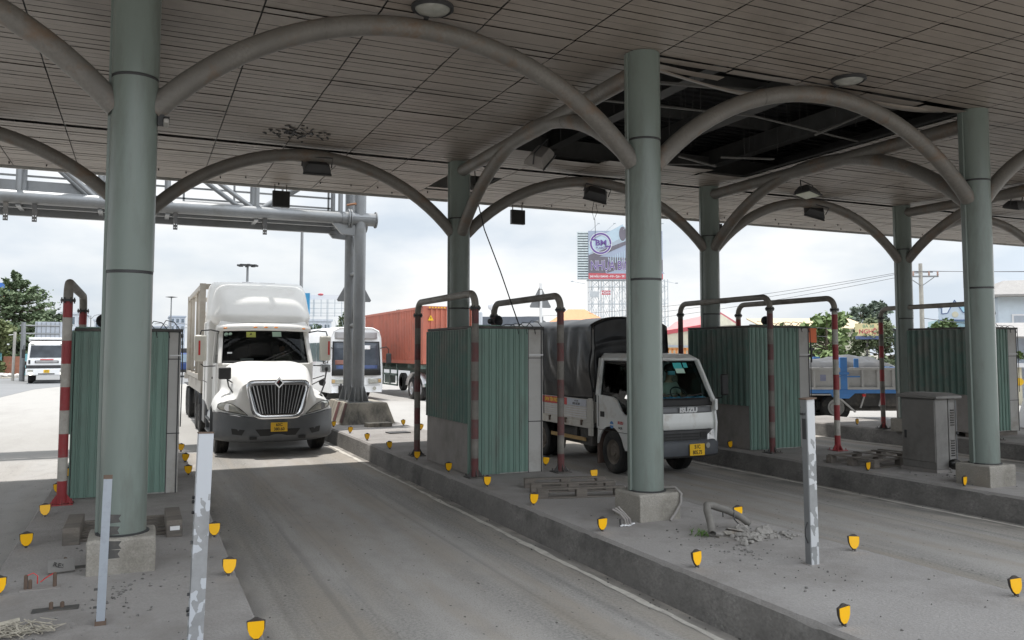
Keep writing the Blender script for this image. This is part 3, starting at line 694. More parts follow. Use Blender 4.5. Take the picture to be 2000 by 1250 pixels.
pallet((11.35, 10.35, ISZ), R(8), 'pallet leaning beside the grey cabinet on the third island', 1.5, .9, boards=7, broken=(1, 2, 4))
t = pallet((-.12, 9.72, ISZ), R(2), 'pallet slats lying under and behind the nearest column', 1.05, .9, boards=3, broken=(0, 1, 2), hgt=.03)
b = MB()
for k in range(8): b.box(-.42, .42, -.40 + k * .105, -.40 + k * .105 + .06, .032, .055)
b.build('slat', m_wood, t, bevel=.003)
for x, lab in ((-.56, 'timber block left of the nearest column base'), (.36, 'timber block with a white sticker right of the nearest column base')):
    q = thing('timber_block', lab, 'timber block', (x, 9.5, ISZ), 0, 'timber blocks on the pallet slats')
    MB().box(-.075, .075, -.38, .38, .0, .17).build('timber', m_wood, q, bevel=.008)
    if x > 0: MB().box(-.04, .05, -.384, -.381, .07, .11).build('sticker', m_cloud_w, q)

# ================================================================== electric cabinet beside column C
t = thing('electric_cabinet', 'grey metal electric cabinet with louvres beside the right column', 'cabinet', (11.17, 9.07, ISZ))
MB().box(0, .27, 0, .62, .05, 1.13).build('body', m_cab, t, bevel=.008)
MB().box(.325, .475, .03, .60, .06, 1.13).build('side_unit', m_cab, t, bevel=.008)
MB().box(.272, .323, .12, .60, .05, 1.1).build('gap_filler', m_frame, t)
b = MB().loft([[(-.05, -.06, 1.135), (.52, -.06, 1.135), (.52, .68, 1.135), (-.05, .68, 1.135)], [(-.05, -.06, 1.175), (.52, -.06, 1.175), (.52, .68, 1.175), (-.05, .68, 1.175)], [(.05, .04, 1.215), (.42, .04, 1.215), (.42, .58, 1.215), (.05, .58, 1.215)]]); b.build('canopy', m_cab, t, bevel=.006)
d = MB().box(-.016, -.001, .01, .61, .16, 1.11).build('door', m_cab, t, bevel=.004)
MB().box(-.03, -.017, .52, .55, .50, .62).build('handle', m_dark, d)
MB().box(-.02, .29, -.015, .64, 0, .05).build('base', m_gpanel, t)
for z in (.25, .72):
    b = MB()
    for k in range(7): b.boxr((.40, .026, z + k * .038), (.075, .012, .02), (R(35), 0, 0))
    b.build('louvre', m_frame, t)
MB().tube([(.475, .02, 1.1), (.478, .02, .4), (.475, .02, .08)], .008, 6).build('lock_rod', m_galv, t); MB().boxr((.485, .01, .60), (.03, .025, .04)).build('padlock', m_dark, t)
b = MB().lathe([(.075, -.05), (.085, 0), (.075, .05)], (.32, -.06, .13), 12, 'x'); b.tube([(.18, -.10, .16), (.34, -.13, .17), (.40, -.1, .05)], .022, 8); b.build('conduit_coil', m_black, t)

# ================================================================== cables, pipes, rubble
def cable(name, label, cat, pts, r, m, cnt=1):
    o = V(pts[0]); t = MB().tube([V(p) - o for p in pts], r, 8).build(name, m, smooth=60, loc=o); tag(t, label, cat); return t
cable('hanging_cable', 'thin black cable hanging from the back column to the middle booth roof', 'cable', [(5.5, 14.0, 5.6), (5.53, 13.95, 5.0), (5.62, 13.8, 4.4), (5.72, 13.3, 3.6), (5.76, 12.9, 3.0), (5.72, 12.5, 2.62)], .011, m_dark)
cable('conduit', 'grey flexible conduit down the right corner of the middle column block', 'conduit', [(5.44, 8.0, .66), (5.52, 7.86, .68), (5.545, 7.79, .62), (5.53, 7.78, .52), (5.44, 7.77, .40), (5.36, 7.74, .35)], .016, m_gpanel)
t = thing('conduit_stub', 'bundle of bent grey conduits with white sheathing before the middle column', 'conduit', (4.74, 7.72, ISZ))
b = MB()
for k in range(3): b.tube([(.04 + k * .03, 0, 0), (.03 + k * .03, 0, .07), (-.01 + k * .03, .03 + .01 * k, .13), (-.09 + k * .035, .06, .18 + .01 * k)], .011, 8)
b.build('conduit', m_gpanel, t)
b = MB(); rg = random.Random(9)
for k in range(8): b.boxr((.06 + rg.uniform(-.06, .12), rg.uniform(-.03, .05), .012), (rg.uniform(.03, .1), .014, .012), (0, rg.uniform(-.3, .3), rg.uniform(-.6, .6)))
b.build('sheathing', m_cloud_w, t)
MB().tube([(-.02, .01, 0), (-.03, 0, .08)], .012, 6).tube([(.09, .02, 0), (.09, .02, .07)], .008, 6).build('stub', m_frame, t)
m_pipe2_ = mat('dusty_pipe', (.17, .16, .145), .85, var=.2, scale=6); m_rub_ = mat('rubble_concrete', (.27, .255, .235), .95, var=.25, scale=12, fine=.2)
t = thing('broken_pipe', 'bent broken grey pipe lying on the rubble of the middle island', 'pipe', (5.50, 7.0, ISZ))
b = MB().tube([(-.22, -.10, .04), (-.16, .0, .12), (-.11, .12, .22), (-.05, .2, .255), (.02, .2, .25), (.16, .12, .20), (.30, .06, .12), (.36, .04, .06)], [.036, .036, .037, .038, .037, .036, .034, .033], 14, caps=False)
b.build('pipe', m_pipe2_, t, smooth=60, solid=.006)
MB().tube([(.1, .14, .22), (.09, .12, .14)], .008, 6).tube([(.2, .09, .235), (.18, .05, .12), (.24, .02, .05)], .008, 6).build('wire', m_frame, t)
MB().box(-.18, .1, -.16, -.10, .0, .02).boxr((-.02, -.14, .04), (.22, .05, .008), (R(30), .1, .3)).boxr((.05, -.1, .05), (.16, .06, .008), (R(-25), .2, -.3)).build('split_shell', m_pipe, t)
def rubble(label, c, n, spread, smax, seed, m):
    rg = random.Random(seed); b = MB()
    for k in range(n):
        u = rg.random(); x = c[0] + spread[0] * (rg.random() - .5) * 2 * u; y = c[1] + spread[1] * (rg.random() - .5) * 2 * u; s = smax * rg.uniform(.15, 1) ** 2 + .004
        b.ball((x, y, ISZ + s * .5), s, (rg.uniform(.8, 1.4), rg.uniform(.7, 1.2), rg.uniform(.5, .9)), 6, .28, k + seed)
    o = b.build('rubble', m, smooth=0); tag(o, label, 'rubble', kind='stuff'); return o
rubble('broken concrete crumbs around the bent pipe', (5.62, 6.72), 90, (.40, .28), .05, 1, m_rub_)
rubble('small stones spilling right of the bent pipe', (5.80, 6.68), 90, (.55, .22), .03, 2, m_rub_)
rubble('grit and litter scattered over the middle island', (5.2, 6.3), 160, (.9, 2.6), .009, 3, m_kerb)
rubble('grit scattered along the left island', (-.1, 7.2), 150, (.9, 2.6), .009, 4, m_kerb)
rubble('grit around the cabinet on the third island', (11.2, 8.6), 90, (.8, 1.2), .014, 5, m_kerb)
b = MB(); rg = random.Random(14)
for k in range(150):
    x = rg.choice((.86, 4.2, 10.28)) + rg.gauss(0, .06); s = rg.uniform(.003, .011); b.ball((x, rg.uniform(3.5, 14), s * .4), s, (1, 1.3, .6), 6, .3, k)
o = b.build('gutter_grit', m_frame, smooth=0); tag(o, 'dark grit and crumbs lying along the foot of the kerbs', 'grit', kind='stuff')
rg = random.Random(2)
for k, (x, y, s) in enumerate(((5.78, 6.72, .085), (5.66, 6.92, .075), (5.92, 6.86, .06))):
    o = MB().ball((0, 0, s * .55), s, (1.1, .8, .75), 8, .22, 50 + k).build('concrete_chunk', m_rub_, smooth=0, loc=(x, y, ISZ)); tag(o, ['largest broken concrete chunk right of the bent pipe', 'pale concrete chunk leaning on the bent pipe', 'smaller concrete chunk at the far end of the pipe'][k], 'concrete chunk')
m_leaf_s = mat('weed_leaf', (.09, .17, .04), .7, var=.3, scale=8)
b = MB(); rg = random.Random(6)
for k in range(40):
    x, y = rg.gauss(0, .05), rg.gauss(0, .04); h = rg.uniform(.02, .09); a = rg.uniform(0, 6.28)
    b.add([(x, y, 0), (x + .02 * cos(a), y + .02 * sin(a), h * .7), (x + .05 * cos(a), y + .05 * sin(a), h), (x + .02 * cos(a + .9), y + .02 * sin(a + .9), h * .6)], [(0, 1, 2, 3)])
o = b.build('weed', m_leaf_s, smooth=0, loc=(5.22, 6.98, ISZ)); tag(o, 'little green weed at the mouth of the bent pipe', 'weed')
# stubs of cut anchor bolts and a hatch on the left island
def stub(loc, pts, label, wires=False):
    t = thing('anchor_bolt', label, 'bolt', loc, 0)
    for (x, y, h) in pts: MB().lathe([(.014, 0), (.014, h), (.008, h + .006)], (x, y, 0), 8).build('bolt', m_rusty, t)
    b = MB().box(-.12 if wires else -.14, .16, -.05, .05, -.004, .006)
    b.build('plate', m_frame if not wires else m_gpanel, t)
    if wires: MB().tube([(-.07, 0, .11), (-.03, 0, .125), (.0, .0, .10), (.0, 0, .04)], .004, 5).tube([(.12, 0, .115), (.06, 0, .08), (.02, 0, .05)], .004, 5).build('red_wire', m_redl, t)
stub((-.69, 7.60, ISZ), ((-.08, 0, .11), (.12, 0, .11), (-.05, .0, .07)), 'rusty bolts with red wires in a small hatch, left island edge', True)
stub((-.42, 8.2, ISZ), ((-.12, 0, .09), (.1, .02, .1)), 'two rusty bolt stubs left of the nearest column block')
stub((-.52, 6.95, ISZ), ((-.02, 0, .05), (.05, .02, .04), (.3, .1, .07)), 'broken bolt cluster on the near left island')
m_hay = mat('dry_debris', (.36, .33, .27), .9, var=.3, scale=20)
b = MB(); rg = random.Random(33)
for k in range(120):
    a = rg.uniform(0, 3.14); l = rg.uniform(.05, .2); x, y = rg.gauss(0, .10), rg.gauss(0, .06); z = rg.uniform(.005, .05)
    b.bar((x - l / 2 * cos(a), y - l / 2 * sin(a), z), (x + l / 2 * cos(a), y + l / 2 * sin(a), z + rg.uniform(-.02, .03)), rg.uniform(.004, .012), .003)
b.tube([(-.22, .12, .02), (.02, .18, .04)], .018, 8)
o = b.build('debris_heap', m_hay, smooth=0, loc=(-.72, 6.45, ISZ)); tag(o, 'heap of torn pale strips and sticks at the bottom left corner', 'debris')
t = thing('broken_board', 'flat stencilled board leaning left of the nearest column block', 'board', (-.56, 8.05, ISZ)); MB().boxr((.0, 0, .06), (.20, .012, .13), (R(-50), 0, R(8))).build('board', m_cab, t); text('lettering', 'REST', .06, (0.0, -.012, .062), (R(40), R(20), R(8)), m_frame, t)
def megaphone(loc, label, yaw=0.):
    t = thing('loudspeaker', label, 'loudspeaker', loc, yaw, 'horn loudspeakers on the booth roofs')
    MB().lathe([(.025, .14), (.03, .06), (.05, 0), (.085, -.05), (.09, -.055), (.082, -.05), (.045, 0), (.02, .05)], (0, 0, .11), 18, 'y', caps=False).build('horn', m_dark, t); MB().lathe([(.045, .08), (.045, .17)], (0, 0, .11), 14, 'y').build('driver', m_dark, t); MB().box(-.012, .012, .05, .07, 0, .06).build('bracket', m_dark, t)
megaphone((-.46, 12.15, 2.49), 'horn loudspeaker on the left booth beside the nearest column', .2)
megaphone((5.22, 12.3, 2.58), 'horn loudspeaker on the middle booth beside the soiled hoop', .3)
megaphone((11.12, 12.75, 2.69), 'horn loudspeaker on the third booth', -.9)
t = thing('signal_light', 'orange signal box on a bracket at the right edge of third booth', 'signal light', (12.20, 12.85, 2.40))
m_org = mat('orange_box', (.75, .16, .05), .5, var=.08); MB().box(-.02, .22, -.08, .1, -.02, .27).build('housing', m_org, t, bevel=.01); MB().box(-.17, .0, .0, .03, .05, .09).build('arm', m_dark, t); MB().tube([(.14, 0, -.02), (.13, 0, -.12), (.15, 0, -.2), (.14, 0, -.42)], .02, 6).boxr((.14, 0, -.15), (.1, .08, .06)).boxr((.14, 0, -.28), (.09, .06, .05)).build('hanging_chain', m_dark, t)
# ================================================================== vehicles
def wheel(parent, x, y, r, w, name='wheel', rimc=None, side=-1, dual=False):
    """tyre with rounded shoulders and tread grooves, dished rim; axle along X; side = outward direction"""
    b = MB(); hw = w / 2
    prof = [(r * .58, -hw * .85), (r * .80, -hw), (r * .93, -hw * .96), (r * .985, -hw * .80)]
    for k in range(4):
        t = -hw * .8 + hw * 1.6 * (k + .5) / 4; g = hw * .05
        prof += [(r, t - hw * .16), (r, t + hw * .16 - g)] + ([(r * .97, t + hw * .17), (r * .97, t + hw * .22)] if k < 3 else [])
    prof += [(r * .985, hw * .80), (r * .93, hw * .96), (r * .80, hw), (r * .58, hw * .85)]
    o = b.lathe(prof, (0, 0, 0), 32, 'x', caps=False).build(name, m_black, parent, loc=(x, y, r))
    s = side
    rb = MB().lathe([(r * .60, s * hw * .86), (r * .57, s * hw * .80), (r * .52, s * hw * .35), (r * .40, s * hw * .30), (r * .36, s * hw * .55), (r * .20, s * hw * .60), (r * .17, s * hw * .95), (.001, s * hw * 1.0)], (0, 0, 0), 24, 'x', caps=False)
    for k in range(8): a = k * PI / 4; rb.lathe([(r * .035, s * hw * .5), (r * .035, s * hw * .7)], (0, r * .28 * cos(a), r * .28 * sin(a)), 6, 'x')
    rb.build('rim', rimc or m_frame, o)
    return o
def plate_no(parent, l1, l2, c, w=.47, h=.31, back=.012):
    o = MB().box(c[0] - w / 2, c[0] + w / 2, c[1], c[1] + back, c[2] - h / 2, c[2] + h / 2).build('licence_plate', m_plate, parent, bevel=.004)
    text('plate_text', l1, h * .46, (c[0], c[1] - .002, c[2] + h * .24), FRONT, m_ink, o, .001, sx=.92, bold=.002)
    text('plate_text', l2, h * .46, (c[0], c[1] - .002, c[2] - h * .24), FRONT, m_ink, o, .001, sx=.92, bold=.002)
    return o
def bez(pts, n=6):
    """Catmull-Rom through 2-D/3-D points"""
    P = [V(p) for p in pts]; out = []
    for i in range(len(P) - 1):
        p0, p1, p2, p3 = P[max(i - 1, 0)], P[i], P[i + 1], P[min(i + 2, len(P) - 1)]
        for k in range(n):
            t = k / n; out.append(.5 * ((2 * p1) + (p2 - p0) * t + (2 * p0 - 5 * p1 + 4 * p2 - p3) * t * t + (3 * p1 - p0 - 3 * p2 + p3) * t ** 3))
    return out + [P[-1]]
def skin_body(t, J, E, m, name='body', sub=1):
    me = bpy.data.meshes.new(name); me.from_pydata([j[0] for j in J], E, []); o = bpy.data.objects.new(name, me); COL.objects.link(o); o.parent = t
    sk = o.modifiers.new('Skin', 'SKIN'); lay = me.skin_vertices[0] if me.skin_vertices else None
    if lay is None:
        import bmesh
        bm = bmesh.new(); bm.from_mesh(me); bm.verts.layers.skin.verify(); bm.to_mesh(me); bm.free(); lay = me.skin_vertices[0]
    for k, j in enumerate(J):
        r = j[1] if isinstance(j[1], tuple) else (j[1], j[1]); lay.data[k].radius = r; lay.data[k].use_root = (k == 0)
    ss = o.modifiers.new('Subsurf', 'SUBSURF'); ss.levels = sub; ss.render_levels = sub
    bpy.context.view_layer.update()
    e = o.evaluated_get(bpy.context.evaluated_depsgraph_get()); nm = bpy.data.meshes.new_from_object(e); o.modifiers.clear(); o.data = nm
    nm.materials.clear(); nm.materials.append(m); nm.polygons.foreach_set('use_smooth', [True] * len(nm.polygons)); return o
def face(t, c, r, hair=True, mask=None, yaw=0.):
    """eyes, nose, mouth or mask, ears and hair round a head centred at c, looking along -Y"""
    x, y, z = c
    b = MB()
    for s in (-1, 1): b.ball((x + s * r * .36, y - r * .88, z + r * .05), r * .13, (1.2, .5, .6), 8)
    b.build('eye', m_ink, t)
    if mask: MB().loft([[(x + r * .9 * sin(a), y - r * (1.0 + .12 * (1 - abs(q - .5) * 2)) * cos(a), z - r * .15 - r * .75 * q) for a in [k * .25 - 1.25 for k in range(11)]] for q in (0, .33, .66, 1)], False).build('face_mask', mask, t, solid=.004)
    else: MB().ball((x, y - r * 1.0, z - r * .2), r * .15, (.8, 1, 1.3), 8).build('nose', m_skin, t); MB().ball((x, y - r * .9, z - r * .55), r * .2, (1.2, .4, .3), 8).build('mouth', m_redl, t)
    b = MB()
    for s in (-1, 1): b.ball((x + s * r * .98, y + r * .05, z), r * .2, (.4, .7, 1.1), 8)
    b.build('ear', m_skin, t)
    MB().ball((x, y + r * .14, z + r * .28), r * 1.06, (1, 1.0, .92), 14).build('hair', m_hair, t)
def driver(loc, label, shirt, mask, rot=0.):
    t = thing('person', label, 'person', loc, rot)
    J = [((0, 0, 0), (.15, .12)), ((0, .03, .22), (.15, .11)), ((0, .02, .42), (.16, .10)), ((0, 0, .53), .062), ((0, -.02, .60), .055), ((0, -.045, .67), (.072, .085)), ((0, -.04, .75), (.085, .10)), ((0, -.03, .82), .07)]
    E = [(i, i + 1) for i in range(7)]
    for s in (-1, 1):
        a = len(J); J += [((s * .17, .0, .46), .062), ((s * .24, -.08, .24), .046), ((s * .18, -.32, .24), .036), ((s * .16, -.38, .26), (.036, .022))]
        E += [(2, a), (a, a + 1), (a + 1, a + 2), (a + 2, a + 3)]
        for q in range(4):
            f = len(J); px = s * .16 + (q - 1.5) * .019; J += [((px, -.425, .275), .009), ((px, -.445 + .004 * q, .255), .008), ((px, -.435, .235), .0075)]; E += [(a + 3, f), (f, f + 1), (f + 1, f + 2)]
        f = len(J); J += [((s * .125, -.40, .255), .010), ((s * .118, -.43, .24), .008)]; E += [(a + 3, f), (f, f + 1)]
        l = len(J); J += [((s * .10, -.06, -.02), .095), ((s * .14, -.42, .02), .07), ((s * .14, -.50, -.36), .048), ((s * .14, -.62, -.40), .04)]
        E += [(0, l), (l, l + 1), (l + 1, l + 2), (l + 2, l + 3)]
    skin_body(t, J, E, m_skin)
    JS = [((0, 0, -.02), (.158, .13)), ((0, .03, .22), (.16, .122)), ((0, .02, .42), (.17, .112)), ((0, 0, .50), .075)]; ES = [(0, 1), (1, 2), (2, 3)]
    for s in (-1, 1): a = len(JS); JS += [((s * .17, .0, .46), .07), ((s * .235, -.07, .26), .058)]; ES += [(2, a), (a, a + 1)]
    skin_body(t, JS, ES, shirt, 'shirt')
    face(t, (0, -.045, .73), .098, True, mask)
    return t

# ---------------------------------------------------------------- white bonneted semi truck (front faces -Y)
SX, SY = 2.69, 18.08
t = thing('semi_truck', 'white bonneted semi truck with chrome grille coming through the left lane', 'truck', (SX, SY, 0))
def hood_pts(tt):
    K = [(0., [(0, 1.585), (.40, 1.575), (.62, 1.53), (.74, 1.42), (.82, 1.22), (1.0, 1.165), (1.14, 1.09), (1.205, .96), (1.215, .83)]),
         (.28, [(0, 1.70), (.42, 1.69), (.70, 1.63), (.82, 1.47), (.87, 1.30), (1.02, 1.25), (1.16, 1.16), (1.225, 1.02), (1.23, .90)]),
         (.55, [(0, 1.80), (.46, 1.79), (.78, 1.71), (.90, 1.53), (.93, 1.36), (1.04, 1.31), (1.17, 1.22), (1.23, 1.10), (1.235, 1.04)]),
         (.8, [(0, 1.90), (.50, 1.89), (.84, 1.79), (.95, 1.60), (.98, 1.42), (1.05, 1.32), (1.15, 1.20), (1.21, 1.05), (1.215, .92)]),
         (1., [(0, 1.985), (.54, 1.975), (.89, 1.86), (1.0, 1.66), (1.02, 1.42), (1.04, 1.25), (1.07, 1.1), (1.09, .9), (1.09, .78)])]
    for i in range(len(K) - 1):
        if tt <= K[i + 1][0] + 1e-6:
            u = (tt - K[i][0]) / (K[i + 1][0] - K[i][0]); u = u * u * (3 - 2 * u) * .5 + u * .5
            return [(a[0] + (c[0] - a[0]) * u, a[1] + (c[1] - a[1]) * u) for a, c in zip(K[i][1], K[i + 1][1])]
def sweep(x, tt): return .08 + 1.9 * tt + .52 * (abs(x) / 1.22) ** 2.4 * (1 - tt) ** 1.5
rings = []
for k in range(21):
    tt = k / 20; hp = bez([(x, z, 0) for x, z in hood_pts(tt)], 4)
    half = [(p.x, p.y) for p in hp]; yc = sweep(1.2, tt); dz = 0
    if .42 < yc - .55 < 1.7:
        pass
    ring = [(-x, sweep(x, tt), z) for x, z in reversed(half)] + [(x, sweep(x, tt), z) for x, z in half[1:]]
    rings.append(ring)
front = [[(x, y, .80 if z < 3 else z) for x, y, z in rings[0]]]
front2 = [[(x, y - .004, .80 + (z - .80) * .5) for x, y, z in rings[0]]]
MB().loft(front + front2 + rings, False).build('bonnet', m_white, t, smooth=60)
# chrome grille surround with bars
def trap(w1, w0, z1, z0, r):                                            # rounded trapezium outline (x, z)
    c = [(-w1, z1), (w1, z1), (w0, z0), (-w0, z0)]; out = []
    for i in range(4):
        p, a, q = V(c[i]), V(c[i - 1]), V(c[(i + 1) % 4]); d1, d2 = (a - p).normalized(), (q - p).normalized()
        for k in range(5):
            u = k / 4; out.append(p + d1 * r * (1 - u) ** 2 + d2 * r * u ** 2)
    return out
go, gi = trap(.685, .51, 1.605, .79, .20), trap(.585, .415, 1.50, .885, .14)
gm = trap(.635, .46, 1.56, .835, .17)
gy = lambda x: -.008 + .06 * (x / .7) ** 2
grl = MB().loft([[(p.x, gy(p.x) + .07, p.y) for p in go], [(p.x, gy(p.x) - .015, p.y) for p in go], [(p.x, gy(p.x) - .035, p.y) for p in gm], [(p.x, gy(p.x) - .01, p.y) for p in gi], [(p.x, gy(p.x) + .05, p.y) for p in gi]], True, False, False).build('grille', m_chrome, t, smooth=60)
MB().loft([[(p.x, gy(p.x) + .045, p.y) for p in gi], [(p.x * .98, gy(p.x) + .05, p.y) for p in gi]], True).build('grille_mesh', m_ink, grl, smooth=0)
b = MB()
for k in range(-7, 8):
    u = k / 7.7; x1, x0 = .57 * u, .402 * u; b.bar((x0, gy(x0) + .012, .90), (x1, gy(x1) + .012, 1.49), .007 if k else .020, .02)
b.build('grille_bar', m_alu, grl, smooth=0)
e = MB().plate([(0, -.07, 1.665), (-.105, -.07, 1.54), (0, -.07, 1.425), (.105, -.07, 1.54)], -.03).build('emblem', m_chrome, grl, bevel=.006)
MB().plate([(0, -.103, 1.615), (-.062, -.103, 1.54), (0, -.103, 1.47), (.062, -.103, 1.54)], -.004).plate([(0, -.109, 1.575), (-.018, -.109, 1.54), (0, -.109, 1.51), (.018, -.109, 1.54)], -.001).build('emblem_inlay', m_ink, e, smooth=0)
MB().plate([(-.05, -.109, 1.54), (0, -.109, 1.60), (0, -.109, 1.59), (-.035, -.109, 1.54)], -.001).build('emblem_mark', m_redl, e, smooth=0)
# headlamps on the swept fender fronts
for s in (-1, 1):
    out = [(.60, .865), (.70, .885), (.86, .915), (1.0, .945), (1.13, .985), (1.175, 1.03), (1.165, 1.09), (1.11, 1.125), (1.0, 1.125), (.87, 1.08), (.76, 1.01), (.67, .93)]
    b = MB(); rr = []
    for f, dy in ((1., .03), (1., -.012), (.86, -.03), (.5, -.038), (.05, -.04)):
        cx, cz = .93, 1.01; rr.append([(s * (cx + (x - cx) * f), sweep(cx + (x - cx) * f, 0) + dy, cz + (z - cz) * f) for x, z in out])
    h = b.loft(rr).build('headlamp', m_lens, t, smooth=50)
    MB().lathe([(.075, -.02), (.07, .03), (.02, .05)], (s * .98, sweep(.98, 0) - .03, 1.03), 14, 'y').build('reflector_bowl', m_chrome, h)
    rim = [(s * x, sweep(x, 0) - .012, z) for x, z in out]; MB().tube(rim + rim[:1], .007, 6).build('lamp_seal', m_dark, h)
# bumper
rr = []
for k in range(33):
    x = -1.25 + 2.5 * k / 32; y = .60 * (abs(x) / 1.25) ** 3.2; zt = .79 + .17 * (abs(x) / 1.25) ** 1.6; zb = .30 + .05 * (abs(x) / 1.25) ** 4
    nx = (x / 1.25) ** 3 * .6; q = 1 if abs(x) < 1.2 else .98
    rr.append([(x * q, y + .10, zb), (x, y + .02, zb + .05), (x, y - .005, zb + .14), (x, y - .0, .60), (x, y + .012, .625), (x, y + .03, zt - .02), (x * .995, y + .07, zt), (x * .98, y + .28, zt), (x * .98, y + .30, zb)])
bp = MB().loft(rr).build('bumper', m_bump, t, smooth=45)
b = MB().plate([(-.46, -.004, .58), (.46, -.004, .58), (.36, -.004, .44), (-.36, -.004, .44)][::-1], -.004)
for s in (-1, 1):
    pts = [(s * .66, .57), (s * .92, .60), (s * .90, .48), (s * .72, .46)]; b.loft([[(x, .60 * (abs(x) / 1.25) ** 3.2 - .012, z) for x, z in pts], [(x, .60 * (abs(x) / 1.25) ** 3.2 + .03, z) for x, z in pts]])
    b.box(s * .50 - .07, s * .50 + .07, .01 - .02, .04, .37, .43)
b.build('bumper_intake', m_ink, bp, smooth=0)
plate_no(t, '60C', '380.60', (.02, -.022, .62), .34, .19)
# cab: lower body, pillars, roof, sleeper
b = MB(); b.box(-1.08, 1.08, 1.97, 3.2, .62, 1.93); body = b.build('cab_lower', m_white, t, bevel=.03)
for s in (-1, 1):
    d = MB().box(s * 1.085 - .012, s * 1.085 + .012, 2.12, 3.12, .70, 1.92); d.build('door', m_white, t, bevel=.012)
    MB().box(s * 1.10 - .015, s * 1.10 + .015, 2.95, 3.08, 1.55, 1.60).build('door_handle', m_dark, t)
    each((lambda b: b.bar((s * 1.03, 1.98, 1.90), (s * .96, 2.52, 2.76), .09, .10), lambda b: b.bar((s * 1.06, 3.12, 1.90), (s * 1.0, 3.12, 2.76), .10, .12)), 'pillar', m_white, t, bevel=.015)
    c0, c1 = V((s * .08, 1.90, 1.985)), V((s * .08 + .42, 1.96, 2.16)); MB().bar(c0, c1, .016).bar(c1 - V((.2, .01, .10)), c1 + V((.2, .03, .09)), .012).build('wiper', m_ink, t)
    MB().box(s * 1.213 - .004, s * 1.213 + .004, 3.9, 3.915, 1.0, 2.9).build('panel_gap', m_frame, t); MB().box(s * 1.213 - .004, s * 1.213 + .004, 3.22, 4.64, 1.46, 1.475).build('panel_gap', m_frame, t)
    MB().plate([(s * 1.05, 2.08, 1.94), (s * 1.05, 3.08, 1.94), (s * .995, 3.08, 2.72), (s * .97, 2.55, 2.72)], .006).build('side_window', g_truck, t, smooth=0)
MB().loft([[(-1.02, 2.36, 2.735), (1.02, 2.36, 2.735), (1.03, 3.3, 2.735), (-1.03, 3.3, 2.735)], [(-1.02, 2.34, 2.78), (1.02, 2.34, 2.78), (1.05, 3.3, 2.78), (-1.05, 3.3, 2.78)], [(-.98, 2.50, 2.92), (.98, 2.50, 2.92), (1.05, 3.3, 2.95), (-1.05, 3.3, 2.95)]]).build('roof', m_white, t, bevel=.02)
# sun visor, slightly bowed, with five amber marker lamps
rr = []
for k in range(17):
    x = -1.07 + 2.14 * k / 16; y = 2.16 + .14 * (x / 1.07) ** 2; z = 2.77 - .03 * (x / 1.07) ** 2 - (.02 if abs(x) > 1 else 0)
    rr.append([(x, y, z - .075), (x, y - .02, z - .02), (x, y, z + .05), (x, y + .10, z + .095), (x, y + .30, z + .10), (x, y + .25, z - .07)])
vs = MB().loft(rr).build('sun_visor', m_white, t, smooth=50)
for x in (-.88, -.23, 0, .23, .88): MB().ball((x, 2.155 + .14 * (x / 1.07) ** 2, 2.765 - .03 * (x / 1.07) ** 2), .055, (1.1, .35, .38), 10).build('marker_lamp', m_amber, vs)
# windscreen (two-way curved) with black band and stickers
def wsp(u, v, d=0.):                                                     # u across, v up
    w = 1.06 - .07 * v; x = (2 * u - 1) * w; y = 1.93 + .42 * v + .16 * (2 * u - 1) ** 2 - d; return (x, y, 1.96 + .74 * v)
MB().grid(lambda u, v: wsp(u, v), 14, 5).build('windscreen', g_truck, t)
b = MB()
for v0, v1, u0, u1 in ((0, .04, 0, 1), (.95, 1, 0, 1), (0, 1, 0, .018), (0, 1, .982, 1)): b.grid(lambda u, v: wsp(u0 + (u1 - u0) * u, v0 + (v1 - v0) * v, .006), 12, 4)
b.build('windscreen_seal', m_ink, t)
m_stk1 = mat('yellow_sticker', (.55, .60, .16), .6); m_stk2 = mat('pale_green_sticker', (.45, .62, .52), .6)
for u0, u1, v0, v1, m in ((.29, .395, .78, .95, m_stk1), (.585, .69, .80, .96, m_stk2)):
    o = MB().grid(lambda u, v: wsp(u0 + (u1 - u0) * u, v0 + (v1 - v0) * v, .008), 2, 2).build('sticker', m, t, smooth=0)
    if m is m_stk1:
        c = V(wsp(.3425, .865, .012)); MB().plate([c + V((-.045, -.003, -.03)), c + V((.045, -.003, -.03)), c + V((0, .01, .04))], -.001).build('warning_mark', m_ink, o, smooth=0)
b = MB()
for u, v, r in ((.07, .86, .05), (.115, .88, .038)): 
    c = V(wsp(u, v, .01)); b.lathe([(r, 0), (r, .004)], c, 14, 'y')
b.build('sticker', m_stk2, t)
MB().grid(lambda u, v: wsp(.09 + .05 * u, .26 + .05 * v, .008), 1, 1).build('sticker', m_cloud_w, t, smooth=0)
MB().boxr((-.42, 2.12, 2.02), (.28, .12, .05), (0, 0, .1)).build('dashboard_papers', m_cloud_w, t)
# interior
b = MB().box(-1.0, 1.0, 2.02, 2.5, 1.66, 1.955).box(-1.05, 1.05, 3.14, 3.2, .9, 2.75).box(-1.0, 1.0, 2.1, 3.2, 1.3, 1.36); b.build('dashboard', m_inner, t, bevel=.03)
for x in (-.5, .5): MB().box(x - .27, x + .27, 2.75, 3.1, 1.5, 1.75).box(x - .25, x + .25, 3.0, 3.12, 1.7, 2.45).build('seat', m_inner, t, bevel=.05)
MB().tube([(.5 + .22 * cos(a), 2.52 + .09 * sin(a), 2.0 + .2 * sin(a)) for a in [k * PI / 10 for k in range(21)]], .016, 8).build('steering_wheel', m_ink, t)
driver((SX + .5, SY + 2.98, 1.62), 'driver in a beige shirt at the wheel of the white semi', m_shirt, None)
